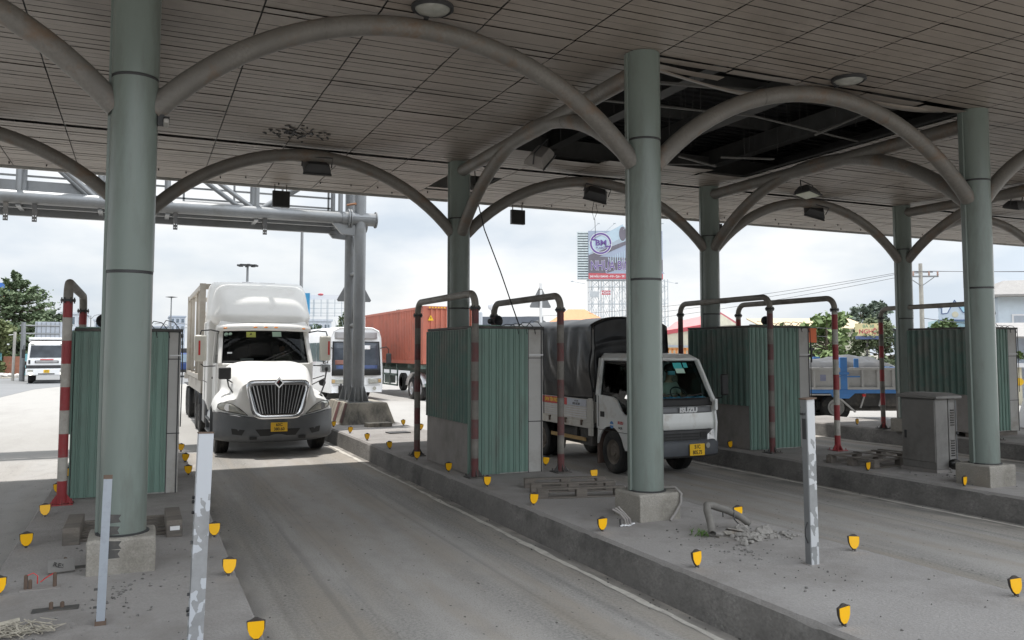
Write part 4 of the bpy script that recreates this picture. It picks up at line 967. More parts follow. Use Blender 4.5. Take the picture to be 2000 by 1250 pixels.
# sleeper and roof fairing
MB().loft([[(-1.16, 3.2, .78), (1.16, 3.2, .78), (1.16, 4.62, .78), (-1.16, 4.62, .78)], [(-1.21, 3.2, 1.0), (1.21, 3.2, 1.0), (1.21, 4.66, 1.0), (-1.21, 4.66, 1.0)], [(-1.20, 3.2, 2.95), (1.20, 3.2, 2.95), (1.20, 4.66, 2.95), (-1.20, 4.66, 2.95)]]).build('sleeper', m_white, t, bevel=.03)
rr = []
for z, yf, w, c in ((2.84, 2.56, 1.06, .5), (2.90, 2.44, 1.12, .5), (3.02, 2.44, 1.17, .5), (3.12, 2.50, 1.175, .5), (3.20, 2.60, 1.165, .5), (3.36, 2.72, 1.16, .5), (3.54, 2.87, 1.15, .5), (3.70, 3.03, 1.14, .48), (3.82, 3.20, 1.12, .44), (3.90, 3.42, 1.09, .36), (3.935, 3.66, 1.05, .28), (3.95, 3.95, 1.0, .2)):
    half = [(w, 4.66)] + [(w * (1 - (1 - cos(a)) * .42), yf + c * 1.25 * (1 - sin(a)) ** 1.3 + .02) for a in [k * PI / 18 for k in range(9)]] + [(w * .42, yf + .014), (w * .2, yf + .003)]
    ys = [(x, min(y, 4.6)) for x, y in half]
    rr.append([(x, y, z) for x, y in ys] + [(0, yf, z)] + [(-x, y, z) for x, y in reversed(ys)])
MB().loft(rr).build('roof_fairing', m_white, t, smooth=42)
MB().tube([(x, 3.62, 3.935) for x in (-.4, -.2, 0, .2, .4)], .012, 6).build('antenna_rail', m_alu, t)
# mirrors
for s in (-1, 1):
    a = MB().tube([(s * 1.02, 2.3, 2.66), (s * 1.22, 2.2, 2.70), (s * 1.42, 2.18, 2.68), (s * 1.45, 2.18, 2.58)], .016, 8).tube([(s * 1.08, 2.3, 1.87), (s * 1.35, 2.2, 1.86), (s * 1.42, 2.2, 1.92)], .012, 8).build('mirror_arm', m_dark, t)
    h = MB().box(s * 1.42 - .15, s * 1.42 + .12, 2.12, 2.26, 1.98, 2.58).build('mirror', mat('mirror_shell', (.62, .60, .53), .4, var=.05), t, bevel=.05, seg=3)
    MB().box(s * 1.42 - .06 if s < 0 else s * 1.42 + .04, s * 1.42 - .02 if s < 0 else s * 1.42 + .08, 2.113, 2.119, 2.12, 2.45).build('mirror_reflector', m_redl, h)
    if s > 0: MB().box(1.30, 1.54, 2.14, 2.24, 1.70, 1.90).tube([(1.42, 2.19, 1.88), (1.42, 2.19, 2.02)], .04, 8).build('wide_mirror', m_chrome, h, bevel=.02)
    hm = MB().box(s * .98 - .15, s * .98 + .11, .92, 1.02, 1.60, 1.86) if s < 0 else MB().lathe([(.02, -.03), (.075, -.02), (.075, .03), (.04, .05)], (1.10, .95, 1.50), 14, 'y')
    q = hm.build('bonnet_mirror', m_dark, t, bevel=.03 if s < 0 else 0)
    b = MB()
    if s < 0: b.tube([(-.95, .97, 1.62), (-.93, .80, 1.45), (-.80, .66, 1.24)], .018, 7).tube([(-.95, .97, 1.60), (-.80, .95, 1.50), (-.56, .92, 1.42)], .014, 7).ball((-.80, .66, 1.23), .06, (1, .6, .6), 8)
    else: b.tube([(1.20, 1.0, 1.78), (1.12, .85, 1.45), (1.0, .68, 1.22)], .018, 7).tube([(1.16, .95, 1.6), (.95, .95, 1.5), (.78, .9, 1.42)], .014, 7).tube([(1.15, .98, 1.66), (.9, 1.05, 1.58)], .012, 7).ball((1.0, .67, 1.22), .06, (1, .6, .6), 8).ball((1.20, 1.0, 1.80), .05, (.8, .6, 1.2), 8)
    b.build('mirror_stalk', m_dark, q)
# chassis, tanks, steps, wheels
b = MB().box(-.45, -.32, .9, 8.3, .70, .95).box(.32, .45, .9, 8.3, .70, .95).box(-1.0, 1.0, .5, 1.9, .55, .62).box(-.9, .9, .35, .9, .35, .75); b.build('chassis', m_frame, t)
for s in (-1, 1):
    wheel(t, s * 1.03, 1.28, .51, .29, side=s)
    for y in (6.35, 7.65):
        wheel(t, s * 1.05, y, .51, .28, side=s); wheel(t, s * .72, y, .51, .28, side=s)
    MB().lathe([(.29, 2.45), (.30, 2.47), (.30, 3.55), (.29, 3.57)], (s * .88, 0, .66), 24, 'y').build('fuel_tank', m_alu, t)
    b = MB()
    for z in (.34, .62): b.box(s * 1.12 - .1, s * 1.12 + .1, 2.2, 3.4, z, z + .04)
    b.box(s * 1.1 - .1, s * 1.1 + .12, 2.15, 2.2, .3, .95).box(s * 1.1 - .1, s * 1.1 + .12, 3.4, 3.45, .3, .95); b.build('step', m_bump, t)
    MB().box(s * 1.0 - .22, s * 1.0 + .22, 3.7, 4.55, .45, 1.0).build('battery_box', m_bump, t, bevel=.02)
    b = MB()
    for y in (6.35, 7.65): b.loft([[(s * .55, y + .60 * cos(a), .51 + .60 * sin(a)), (s * 1.22, y + .60 * cos(a), .51 + .60 * sin(a))] for a in [k * PI / 12 + .3 for k in range(10)]], False)
    b.build('mudguard', m_dark, t, solid=.01)
b = MB()
for k in range(5): b.tube([(-.7 + .1 * k, 4.7, 1.9), (-.75 + .08 * k, 4.95, 1.2), (-.9 + .06 * k, 5.15, .95), (-.8, 5.2, 1.25)], .022, 6)
b.build('air_hose', m_ink, t)
# tank container on its trailer
tr = thing('flatbed_trailer', 'skeletal trailer coupled behind the white semi truck', 'trailer', (SX, SY + 5.0, 0))
b = MB().box(-.5, -.3, .1, 9.5, 1.12, 1.42).box(.3, .5, .1, 9.5, 1.12, 1.42)
for y in (.25, 2.4, 4.4, 6.3, 9.0): b.box(-1.22, 1.22, y - .07, y + .07, 1.24, 1.44)
b.build('chassis', m_cont, tr)
for s in (-1, 1):
    for y in (7.2, 8.5): wheel(tr, s * 1.02, y, .50, .29, side=s); wheel(tr, s * .70, y, .50, .29, side=s)
    MB().box(s * 1.18 - .03, s * 1.18 + .03, .4, 6.4, 1.10, 1.42).build('side_rail', m_cont, tr)
b = MB()
for s in (-1, 1): b.loft([[(s * .55, 7.85 + 1.35 * u, 1.10) for u in (-1, 1)], [(s * 1.22, 7.85 + 1.35 * u, 1.10) for u in (-1, 1)]], False)
b.build('mudguard', m_dark, tr, solid=.015)
tk = thing('tank_container', 'beige framed tank container riding behind the white semi cab', 'container', (SX, SY + 5.22, 1.45))
b = MB(); w = 1.215; H = 2.55; L = 6.06
for x in (-w, w):
    for y in (.07, L - .07): b.box(x - .075, x + .075, y - .075, y + .075, 0, H)
    for z in (.08, H - .08): b.box(x - .06, x + .06, .15, L - .15, z - .06, z + .06)
    for y in (2.0, 4.06): b.box(x - .04, x + .04, y - .05, y + .05, .14, H - .14)
    b.bar((x, .15, .14), (x, 1.3, H - .14), .08, .06).bar((x, L - .15, .14), (x, L - 1.3, H - .14), .08, .06)
for y in (.07, L - .07):
    for z in (.08, H - .08): b.box(-w, w, y - .06, y + .06, z - .07, z + .07)
    for s in (-1, 1): b.bar((s * w, y, .1), (0, y, 1.0), .09, .07)
b.build('frame', m_cont, tk)
tb = MB().lathe([(.001, .16), (.55, .20), (.92, .34), (1.06, .55)] + [(1.06, y) for y in (1.2, 1.21)] + [(1.09, 1.22), (1.09, 1.34), (1.06, 1.35), (1.06, 2.9), (1.09, 2.91), (1.09, 3.03), (1.06, 3.04), (1.06, 4.6), (1.09, 4.61), (1.09, 4.73), (1.06, 4.74), (1.06, 5.5), (.92, 5.72), (.55, 5.86), (.001, 5.9)], (0, 0, 1.28), 36, 'y').build('tank', m_tank, tk, smooth=50)

# ---------------------------------------------------------------- light truck with tarpaulin (front faces -Y)
IX, IY = 8.62, 12.08
t = thing('light_truck', 'small white cab-over truck with black tarpaulin cover in the second lane', 'truck', (IX, IY, 0)); t.scale = (.87, 1, 1)
HW = .90
arch_ = [(1.05 + .47 * cos(a), .38 + .47 * sin(a)) for a in [k * PI / 10 for k in range(11)]]
def side_poly(sill): return [(1.54, .78)] + [(1.54, .80), (1.50, .80)] + [(p[0], max(p[1], .5)) for p in arch_] + [(.55, .46), (.16, .46), (.06, .62), (.03, .95), (.10, 1.34)] + sill + [(1.55, 1.40)]
sill = [(.18, 1.13), (.30, 1.08), (.58, 1.08), (.68, 1.14), (.84, 1.34), (.96, 1.38), (1.42, 1.40)]
for s in (-1, 1):
    MB().prism(side_poly(sill), s * HW - .02, s * HW + .02, 'x').build('cab_side', m_iwhite, t, smooth=30, bevel=.012)
    each((lambda b: b.bar((s * .885, .10, 1.32), (s * .80, .48, 2.05), .075, .085), lambda b: b.bar((s * .90, 1.49, 1.38), (s * .83, 1.46, 2.08), .10, .12), lambda b: b.bar((s * .905, .40, 1.08), (s * .86, .40, 1.62), .025, .03)), 'pillar', m_iwhite, t, bevel=.015)
    MB().plate([(s * .893, .22, 1.10), (s * .893, .60, 1.10), (s * .893, .85, 1.36), (s * .893, 1.44, 1.40), (s * .825, 1.42, 2.03), (s * .81, .52, 2.03), (s * .875, .2, 1.40)], .005).build('side_window', g_truck, t, smooth=0)
    MB().box(s * .925 - .006, s * .925 + .006, 1.26, 1.40, 1.0, 1.10).build('door_handle', m_ink, t, bevel=.005)
    MB().box(s * .922 - .003, s * .922 + .003, .36, .375, .56, 1.08).box(s * .922 - .003, s * .922 + .003, 1.46, 1.472, .82, 1.40).box(s * .922 - .003, s * .922 + .003, .36, 1.47, .76, .768).build('door_gap', m_frame, t)
    MB().box(s * .925 - .01, s * .925 + .01, .20, .26, .60, .68).build('side_lamp', m_amber, t)
MB().loft([[(-.80, .46, 2.03), (.80, .46, 2.03), (.84, 1.52, 2.03), (-.84, 1.52, 2.03)], [(-.80, .42, 2.07), (.80, .42, 2.07), (.85, 1.53, 2.07), (-.85, 1.53, 2.07)], [(-.70, .58, 2.155), (.70, .58, 2.155), (.76, 1.5, 2.175), (-.76, 1.5, 2.175)]]).build('roof', m_iwhite, t, bevel=.055, seg=4)
MB().box(-.88, .88, 1.50, 1.545, .80, 1.45).box(-.86, -.5, 1.49, 1.54, 1.4, 2.05).box(.5, .86, 1.49, 1.54, 1.4, 2.05).box(-.8, .8, 1.49, 1.54, 1.98, 2.05).build('back_wall', m_iwhite, t)
MB().box(-.5, .5, 1.505, 1.512, 1.4, 2.0).build('rear_window', g_truck, t)
# curved front panel in bands
def fband(name, m, z0, z1, d=0., xw=.92, x0=-1., x1=1.):
    def fn(u, v):
        x = (x0 + (x1 - x0) * u) * xw; z = z0 + (z1 - z0) * v; y = .0 + .10 * max(0, (z - .9) / .46) ** 1.3 + .10 * (abs(x) / xw) ** 3.2 - d; return (x, y, z)
    return MB().grid(fn, 20, 4).build(name, m, t, solid=.02)
fband('front_panel', m_iwhite, .84, 1.36)
fband('cowl', m_ink, 1.24, 1.37, .012, .90)
band = fband('badge_band', mat('badge_band', (.13, .135, .14), .35), 1.125, 1.235, .016, .90, -.92, .92)
text('badge', 'ISUZU', .115, (.17, -.008, 1.178), FRONT, m_cloud_w, band, .008, bold=.005, sx=1.35)
gb = fband('grille', m_dark, .60, .845, .012, .90, -.82, .82)
b = MB()
for z in (.66, .71, .76): b.box(.0, .40, -.022, -.008, z, z + .022).box(-.40, -.02, -.022, -.008, z, z + .022)
b.box(.44, .60, -.02, -.008, .70, .80); b.build('grille_slot', m_ink, gb, smooth=0)
for s in (-1, 1):
    h = MB().loft([[(s * .62, .02, .63), (s * .90, .09, .63), (s * .93, .14, .70), (s * .93, .14, .88), (s * .82, .07, .84), (s * .64, .03, .75)], [(s * .63, -.005, .645), (s * .89, .06, .645), (s * .915, .11, .70), (s * .915, .11, .865), (s * .81, .045, .825), (s * .65, .005, .745)]]).build('headlamp', mat('headlamp_glass', (.82, .83, .84), .15, .2, var=.25, scale=14), t, bevel=.01)
    MB().ball((s * .925, .20, .80), .05, (.5, 1.6, 1.6), 8).build('turn_lamp', m_lens, t)
    MB().box(s * .86, s * .93, .02, .12, 1.16, 1.36).build('corner_vent', m_iwhite, t, bevel=.015)
rr = []
for k in range(17):
    x = -.98 + 1.96 * k / 16; y = -.06 + .16 * (abs(x) / .98) ** 4
    rr.append([(x, y + .05, .36), (x, y, .40), (x, y - .01, .60), (x, y + .03, .66), (x, y + .16, .66), (x, y + .18, .36)])
bp = MB().loft(rr).build('bumper', mat('dark_bumper', (.055, .06, .068), .5, var=.15), t, smooth=40)
MB().lathe([(.05, -.03), (.05, .02)], (.56, -.07, .57), 12, 'y').lathe([(.05, -.03), (.05, .02)], (-.56, -.07, .57), 12, 'y').build('fog_lamp', m_lens, bp)
plate_no(t, '51C', '805.75', (.30, -.10, .50), .36, .20)
# tinted windscreen
def iw(u, v, d=0.):
    w = .865 - .075 * v; x = (2 * u - 1) * w; return (x, .085 + .40 * v + .06 * (2 * u - 1) ** 2 - d, 1.365 + .68 * v)
MB().grid(lambda u, v: iw(u, v), 12, 5).build('windscreen', g_isuzu, t)
b = MB()
for v0, v1, u0, u1 in ((0, .03, 0, 1), (.96, 1, 0, 1), (0, 1, 0, .02), (0, 1, .98, 1)): b.grid(lambda u, v: iw(u0 + (u1 - u0) * u, v0 + (v1 - v0) * v, .006), 12, 4)
b.build('windscreen_seal', m_ink, t)
m_teal = mat('teal_sticker', (.06, .42, .42), .5)
for u0, u1, v0, v1 in ((.60, .74, .78, .93), (.76, .83, .80, .93)): MB().grid(lambda u, v: iw(u0 + (u1 - u0) * u, v0 + (v1 - v0) * v, .01), 2, 2).build('sticker', m_teal, t)
MB().grid(lambda u, v: iw(.61 + .14 * u, .66 + .12 * v, .01), 2, 2).build('sticker', m_stk2, t)
MB().bar((-.6, .07, 1.40), (-.1, .09, 1.47), .015).bar((.05, .07, 1.40), (.62, .09, 1.46), .015).build('wiper', m_ink, t)
b = MB(); rg = random.Random(3)
for k in range(9): b.boxr((-.65 + .17 * k, .24, 1.385), (.16, .10, .02), (.1, .1, rg.uniform(-.5, .5)))
b.build('dashboard_papers', mat('blue_papers', (.16, .38, .60), .6, var=.5, scale=9), t)
MB().box(-.84, .84, .16, .45, 1.1, 1.36).box(-.86, .86, .2, 1.5, .78, .82).build('dashboard', m_inner, t, bevel=.03)
for x in (-.42, .40): MB().box(x - .24, x + .24, .95, 1.38, .95, 1.14).box(x - .22, x + .22, 1.28, 1.42, 1.1, 1.72).box(x - .13, x + .13, 1.29, 1.40, 1.73, 1.93).build('seat', m_seat, t, bevel=.05)
MB().tube([(.40 + .19 * cos(a), .56 + .10 * sin(a), 1.42 + .13 * sin(a)) for a in [k * PI / 10 for k in range(21)]], .014, 8).tube([(.40, .56, 1.42), (.4, .4, 1.25)], .02, 6).build('steering_wheel', m_ink, t)
driver((IX + .50, IY + 1.10, 1.12), 'driver with a light blue face mask in the tarpaulin truck', m_shirt, m_mask, .15)
for s in (-1, 1):
    b = MB().tube([(s * .92, .16, 1.36), (s * 1.05, .05, 1.38), (s * 1.08, .02, 1.5)], .012, 6); a = b.build('mirror_arm', m_ink, t)
    MB().box(s * 1.09 - .085, s * 1.09 + .085, -.02, .05, 1.42, 1.80).build('mirror', m_ink, t, bevel=.03)
# door markings
text('door_marking', 'ISUZU', .065, (-.9235, .70, .93), LEFT, m_redl, t, .001, bold=.003)
text('door_marking', 'NQR', .06, (-.9235, .70, .84), LEFT, m_ink, t, .001)
b = MB().lathe([(.065, -.924), (.065, -.922)], (0, 1.0, .88), 20, 'x'); o = b.build('door_emblem', mat('emblem_blue', (.08, .28, .62), .5), t); MB().box(-.9265, -.9245, .93, 1.07, .868, .892).build('emblem_bar', m_cloud_w, o)
o = text('door_marking', 'TP. HCM\nBẢO AN', .05, (-.9235, .28, .66), LEFT, mat('marking_blue', (.06, .09, .32), .6), t, .001)
# bed: boards, stakes, tarpaulin
bw, y0, y1 = .985, 1.62, 5.9
MB().box(-bw + .02, bw - .02, y0, y1, .78, .86).build('bed_floor', m_frame, t)
for s in (-1, 1):
    q = MB().box(s * bw - .02, s * bw + .02, y0 + .12, y1, .86, 1.30).build('side_board', m_bed, t, bevel=.006)
    b = MB()
    for k in range(5): b.box(s * bw - .032, s * bw + .032, y0 + .16, y0 + 2.1, .93 + k * .045, .955 + k * .045)
    b.build('board_rib', m_alu, q, smooth=0)
    MB().box(s * (bw - .01) - .03, s * (bw - .01) + .03, y0, y0 + .12, .62, 1.32).box(s * bw - .035, s * bw + .035, y0 - .01, y1, .76, .87).build('corner_stake', m_bed, t, bevel=.006)
    b = MB()
    for y in (y0 + .35, y0 + 1.0, y0 + 1.7, y0 + 2.4): b.box(s * (bw + .03) - .02, s * (bw + .03) + .02, y - .03, y + .03, .80, .90)
    b.build('latch', m_rusty, t)
    MB().box(s * .96 - .01, s * .96 + .01, 1.9, 3.35, .50, .57).build('side_guard', mat('guard_ochre', (.42, .27, .10), .7, var=.2), t)
    MB().box(s * .9 - .03, s * .9 + .03, 2.3, 2.36, .5, .8).box(s * .7 - .2, s * .7 + .2, 1.75, 2.2, .42, .75).lathe([(.2, 2.35), (.2, 3.1)], (s * .65, 0, .58), 16, 'y').build('under_gear', m_frame, t)
sb = [c for c in t.children if c.name.startswith('side_board')][0]
bn = MB().box(-bw - .036, -bw - .022, y0 + .95, y0 + 2.1, 1.155, 1.29).build('banner', m_redl, sb, smooth=0)
m_ytxt = mat('banner_yellow', (.85, .62, .03), .5)
text('banner_text', 'SƠN TÍN NGHIỀN', .115, (-bw - .037, y0 + 1.52, 1.222), LEFT, m_ytxt, bn, .001, sx=.86, bold=.003)
bn2 = MB().box(-bw - .036, -bw - .022, y0 + .18, y0 + .94, 1.155, 1.29).build('banner', mat('banner_grey', (.48, .50, .56), .5), sb, smooth=0)
text('banner_text', '0933.157.357', .055, (-bw - .037, y0 + .56, 1.195), LEFT, m_ink, bn2, .001, bold=.002); text('banner_text', 'HOTLINE', .038, (-bw - .037, y0 + .56, 1.25), LEFT, m_ink, bn2, .001)
MB().box(-.93, .93, y1 - .02, y1 + .02, .80, 1.30).box(-.9, .9, y0, y0 + .04, .8, 1.3).build('end_board', m_bed, t)
# tarpaulin over bows: sagging between bows, folds on the sides, a flat dark front
def tp(u, v):                                                           # u round the section, v along
    a = u * 2 - 1; y = y0 - .02 + (y1 - y0) * v
    if abs(a) < .56:
        q = a / .56; x = q * .94; z = 2.88 - .17 * abs(q) ** 3 - .03 * sin(PI * 4 * v) ** 2 * (1 - q * q)
        if v < .02: z -= .05
    else:
        q = (abs(a) - .56) / .44; z = 2.71 - 1.45 * q; x = math.copysign(.95 + .055 * sin(PI * q) * .6, a)
        f = mnoise.noise(V((y * 2.2 + .9 * q, a * 3, 4.))) * .12 + mnoise.noise(V((y * 5 - 2 * q, a * 2, 1.))) * .015
        x += math.copysign(f * (.25 + .75 * sin(PI * min(1, q * 1.1))), a)
    n = mnoise.noise(V((x * 1.5, y * 1.2, z))) * .025
    return (x, y, z + n)
MB().grid(tp, 70, 70).build('tarpaulin', m_tarp, t, smooth=180, solid=.006)
def tf(u, v):
    x = (2 * u - 1) * .945; top = 2.86 - .17 * abs(2 * u - 1) ** 3; z = 1.26 + (top - 1.26) * v
    return (x, y0 - .03 + mnoise.noise(V((x * 2.5, z * 2.5, 9))) * .06 * (1 - v * .5) - .02 * (1 if .70 < v < .76 else 0), z)
MB().grid(tf, 30, 34).build('tarpaulin_front', m_tarp, t, smooth=180, solid=.006)
b = MB().box(-.42, -.30, .5, 5.6, .52, .70).box(.30, .42, .5, 5.6, .52, .70).box(-.35, .35, .4, 1.6, .35, .75).box(-.8, .8, 4.0, 4.2, .34, .44).box(-.75, .75, 1.0, 1.1, .34, .42); b.build('chassis', m_frame, t)
m_dirtyrim = mat('dusty_rim', (.17, .145, .12), .8, var=.25)
for s in (-1, 1):
    wheel(t, s * .765, 1.05, .385, .215, side=s, rimc=m_dirtyrim); wheel(t, s * .80, 3.92, .385, .215, side=s, rimc=m_dirtyrim); wheel(t, s * .54, 3.92, .385, .215, side=s, rimc=m_dirtyrim)
    MB().box(s * .70 - .18, s * .70 + .18, 1.56, 1.58, .12, .75).build('mud_flap', mat('mud_flap', (.16, .11, .09), .85, var=.25), t)

# ---------------------------------------------------------------- white bus behind the gantry (front faces -Y)
t = thing('bus', 'white coach waiting behind the gantry posts', 'bus', (9.0, 37.3, 0), R(2))
def bsec(y, inset, zb, zt, lean=0.):
    w = 1.23 - inset; pts = [(-w + .03, zb), (-w, zb + .15), (-w, 1.5), (-w + .03, zt - .45), (-w + .12, zt - .15), (-w + .42, zt), (0, zt + .02)]
    pts = pts + [(-x, z) for x, z in reversed(pts[:-1])]; return [(x, y + lean * max(0, z - 1.1), z) for x, z in pts]
MB().loft([bsec(.10, .10, .40, 3.24, .10), bsec(.0 + .03, .04, .36, 3.27, .10), bsec(.16, .0, .34, 3.30, .08), bsec(.6, 0, .34, 3.32), bsec(10.8, 0, .34, 3.32), bsec(11, .06, .4, 3.25)]).build('body', m_bwhite, t, smooth=40)
def bf(x, z, d): return (x, .02 + .10 * max(0, z - 1.1) + .14 * (abs(x) / 1.23) ** 4 - d, z)
def bpatch(name, m, x0, x1, z0, z1, d, n=14, taper=0.): return MB().grid(lambda u, v: bf((x0 + (x1 - x0) * u) * (1 - taper * v), z0 + (z1 - z0) * v, d), n, 5).build(name, m, t, solid=.012)
bpatch('screen_surround', m_ink, -1.14, 1.14, 1.12, 2.66, .010, taper=.05); bpatch('windscreen', mat('bus_screen', (.06, .07, .085), .10, .0, var=.35, scale=1.5, spec=.35), -1.08, 1.08, 1.36, 2.60, .024, taper=.05)
bpatch('destination_board', mat('board_grey', (.30, .29, .29), .5), -.98, .98, 2.78, 3.08, .012)
bpatch('dash_cover', mat('dash_blue', (.06, .09, .20), .7), -.95, .95, 1.42, 1.58, .036); bpatch('sun_shade', m_cloud_w, .05, .62, 2.3, 2.48, .036, 6); bpatch('seat_cover', mat('cover_red', (.22, .10, .08), .7), -1.0, -.3, 1.62, 1.82, .036, 6)
for s in (-1, 1):
    bpatch('headlamp', m_lens, s * .52, s * 1.14, .76, .98, .012, 6); bpatch('turn_lamp', mat('dull_amber', (.50, .34, .16), .3), s * 1.0, s * 1.14, .80, .94, .026, 3)
    MB().lathe([(.085, -.03), (.08, .0), (.02, .01)], (s * .80, .01, .53), 14, 'y').build('fog_lamp', m_lens, t)
    MB().tube([(s * 1.10, .15, 2.35), (s * 1.35, .0, 2.42), (s * 1.46, -.02, 2.3), (s * 1.46, -.02, 2.1)], .022, 8).build('mirror_arm', m_ink, t); MB().box(s * 1.46 - .12, s * 1.46 + .12, -.09, .03, 1.66, 2.12).build('mirror', m_dark, t, bevel=.04)
    for k in range(5): MB().box(s * 1.23 - .012, s * 1.23 + .012, .9 + k * 1.95, 2.72 + k * 1.95, 1.72, 2.62).build('side_window', g_bus if False else mat('bus_side_glass', (.16, .20, .22), .06, var=.4, scale=.8), t, bevel=.03)
    MB().box(s * 1.235 - .006, s * 1.235 + .006, 1.0, 10.5, 1.52, 1.545).build('side_stripe', m_alu, t)
    wheel(t, s * 1.02, 2.3, .50, .28, side=s, rimc=m_alu); wheel(t, s * 1.02, 7.8, .50, .28, side=s, rimc=m_alu)
    MB().bar((s * .25, -.03, 1.3), (s * .02, -.02, 1.68), .025).build('wiper', m_ink, t)
bpatch('bumper_line', m_frame, -1.1, 1.1, .67, .685, .012); MB().lathe([(.03, 3.3), (.025, 3.75)], (-.3, 1.2, 0), 8).lathe([(.03, 3.3), (.025, 3.85)], (.72, 1.4, 0), 8).build('antenna', m_bwhite, t)

# ---------------------------------------------------------------- red container on a green trailer
CX, CY = 12.72, 35.45
t = thing('shipping_container', 'rust red corrugated shipping container on a green trailer', 'container', (CX, CY, 1.64))
w, L, H = 1.22, 12.19, 2.6
def corr_side(x, s):
    b = MB(); pts = []; n = 44
    for k in range(n):
        y = .16 + (L - .32) * k / n; d = (L - .32) / n
        for u, h in ((0, 0), (.25, 0), (.42, 1), (.75, 1), (.92, 0)): pts.append((x - s * (.036 * (1 - h)) , y + u * d))
    pts.append((x - s * .036, L - .16))
    b.loft([[(px, py, .16) for px, py in pts], [(px, py, H - .12) for px, py in pts]], False); return b
for s in (-1, 1): corr_side(s * w - s * .01, s).build('side_wall', m_rust, t, smooth=0)
b = MB()
for y in (.08, L - .08):
    for x in (-w + .08, w - .08): b.box(x - .08, x + .08, y - .08, y + .08, 0, H)
    b.box(-w + .1, w - .1, y - .07, y + .07, 0, .16).box(-w + .1, w - .1, y - .07, y + .07, H - .12, H)
for s in (-1, 1): b.box(s * w - s * .1, s * w, .1, L - .1, 0, .16).box(s * w - s * .08, s * w, .1, L - .1, H - .12, H - .01)
b.build('frame', m_rust, t, smooth=0)
MB().box(-w + .05, w - .05, .1, L - .1, H - .04, H - .015).box(-w + .05, w - .05, .1, L - .1, .05, .15).build('roof', m_rust, t)
b = MB(); pts = []
for k in range(9):
    x = -w + .16 + (2 * w - .32) * k / 9; d = (2 * w - .32) / 9
    for u, h in ((0, 0), (.3, 0), (.42, 1), (.78, 1), (.9, 0)): pts.append((x + u * d, .09 - .045 * (1 - h)))
b.loft([[(px, py, .16) for px, py in pts], [(px, py, H - .12) for px, py in pts]], False); b.build('end_wall', m_rust, t, smooth=0)
o = MB().plate([(-.99, .03, 1.95), (-.72, .03, 1.95), (-.855, .03, 2.2)][::-1], .006).build('warning_sign', m_plate, t, smooth=0); MB().box(-.867, -.843, .016, .022, 2.03, 2.12).build('warning_mark', m_ink, o)
b = MB()
for k in range(6): b.box(-.95 + k * .14, -.88 + k * .14, .0, .006, H - .09, H - .03)
b.build('yellow_stripes', m_plate, t, smooth=0)
t = thing('container_trailer', 'green trailer chassis with side frames under the red container', 'trailer', (CX, CY, 0))
b = MB().box(-.55, -.40, .2, 12.3, 1.25, 1.62).box(.40, .55, .2, 12.3, 1.25, 1.62)
for k in range(7): b.box(-1.2, 1.2, .3 + k * 1.95, .42 + k * 1.95, 1.42, 1.60)
b.build('chassis', m_chas, t)
for s in (-1, 1):
    b = MB().box(s * 1.15 - .03, s * 1.15 + .03, 4.2, 9.5, 1.02, 1.12).box(s * 1.15 - .03, s * 1.15 + .03, 4.2, 9.5, .52, .60)
    for k in range(5): b.box(s * 1.15 - .03, s * 1.15 + .03, 4.2 + 1.31 * k, 4.28 + 1.31 * k, .52, 1.5)
    b.build('side_frame', m_chas, t); MB().box(s * 1.0 - .15, s * 1.0 + .15, 5.6, 6.6, .62, 1.02).build('tool_box', m_chas, t)
    for y in (.75, 2.0, 10.4): wheel(t, s * 1.0, y, .5, .3, side=s, rimc=m_alu)
    MB().loft([[(s * .7, 1.375 + 1.3 * cos(a), .62 + .62 * sin(a)), (s * 1.2, 1.375 + 1.3 * cos(a), .62 + .62 * sin(a))] for a in [k * PI / 12 for k in range(13)]], False).build('mudguard', m_alu, t, solid=.02)
MB().box(-1.1, 1.1, .02, .1, .62, .78).build('rear_bar', m_chas, t); MB().box(-1.05, -.8, .0, .03, .95, 1.1).box(.8, 1.05, .0, .03, .95, 1.1).build('tail_lamp', m_redl, t)

# ---------------------------------------------------------------- white tipper far left (front faces -Y)
t = thing('dump_truck', 'white tipper truck with lit headlamps driving up at far left', 'truck', (-5.88, 65.8, 0), R(4))
w = 1.22
MB().loft([[(-w, .1, .62), (w, .1, .62), (w, 2.1, .62), (-w, 2.1, .62)], [(-w, .0, 1.5), (w, .0, 1.5), (w, 2.1, 1.5), (-w, 2.1, 1.5)], [(-w + .03, .05, 1.75), (w - .03, .05, 1.75), (w, 2.1, 1.75), (-w, 2.1, 1.75)], [(-w + .09, .35, 2.75), (w - .09, .35, 2.75), (w - .05, 2.1, 2.8), (-w + .05, 2.1, 2.8)], [(-w + .25, .6, 2.9), (w - .25, .6, 2.9), (w - .2, 2.0, 2.92), (-w + .2, 2.0, 2.92)]]).build('cab', m_bwhite, t, bevel=.05)
MB().plate([(-1.05, .045, 1.78), (1.05, .045, 1.78), (.98, .30, 2.62), (-.98, .30, 2.62)], .03).build('windscreen', mat('far_screen', (.045, .052, .06), .22, var=.5, scale=1.2, spec=.25), t)
gr = MB().box(-.72, .72, -.03, .0, 1.40, 1.58).build('grille', m_frame, t, bevel=.02); MB().box(-.66, .66, -.045, -.03, 1.45, 1.53).build('grille_bar', m_alu, gr); MB().box(-.4, .4, -.02, .0, 1.62, 1.68).build('badge_strip', m_redl, t)
MB().box(-w - .02, w + .02, -.02, .06, 1.02, 1.26).build('lower_band', m_dark, t); bp = MB().box(-w - .04, w + .04, -.10, .3, .56, 1.03).build('bumper', m_bwhite, t, bevel=.06)
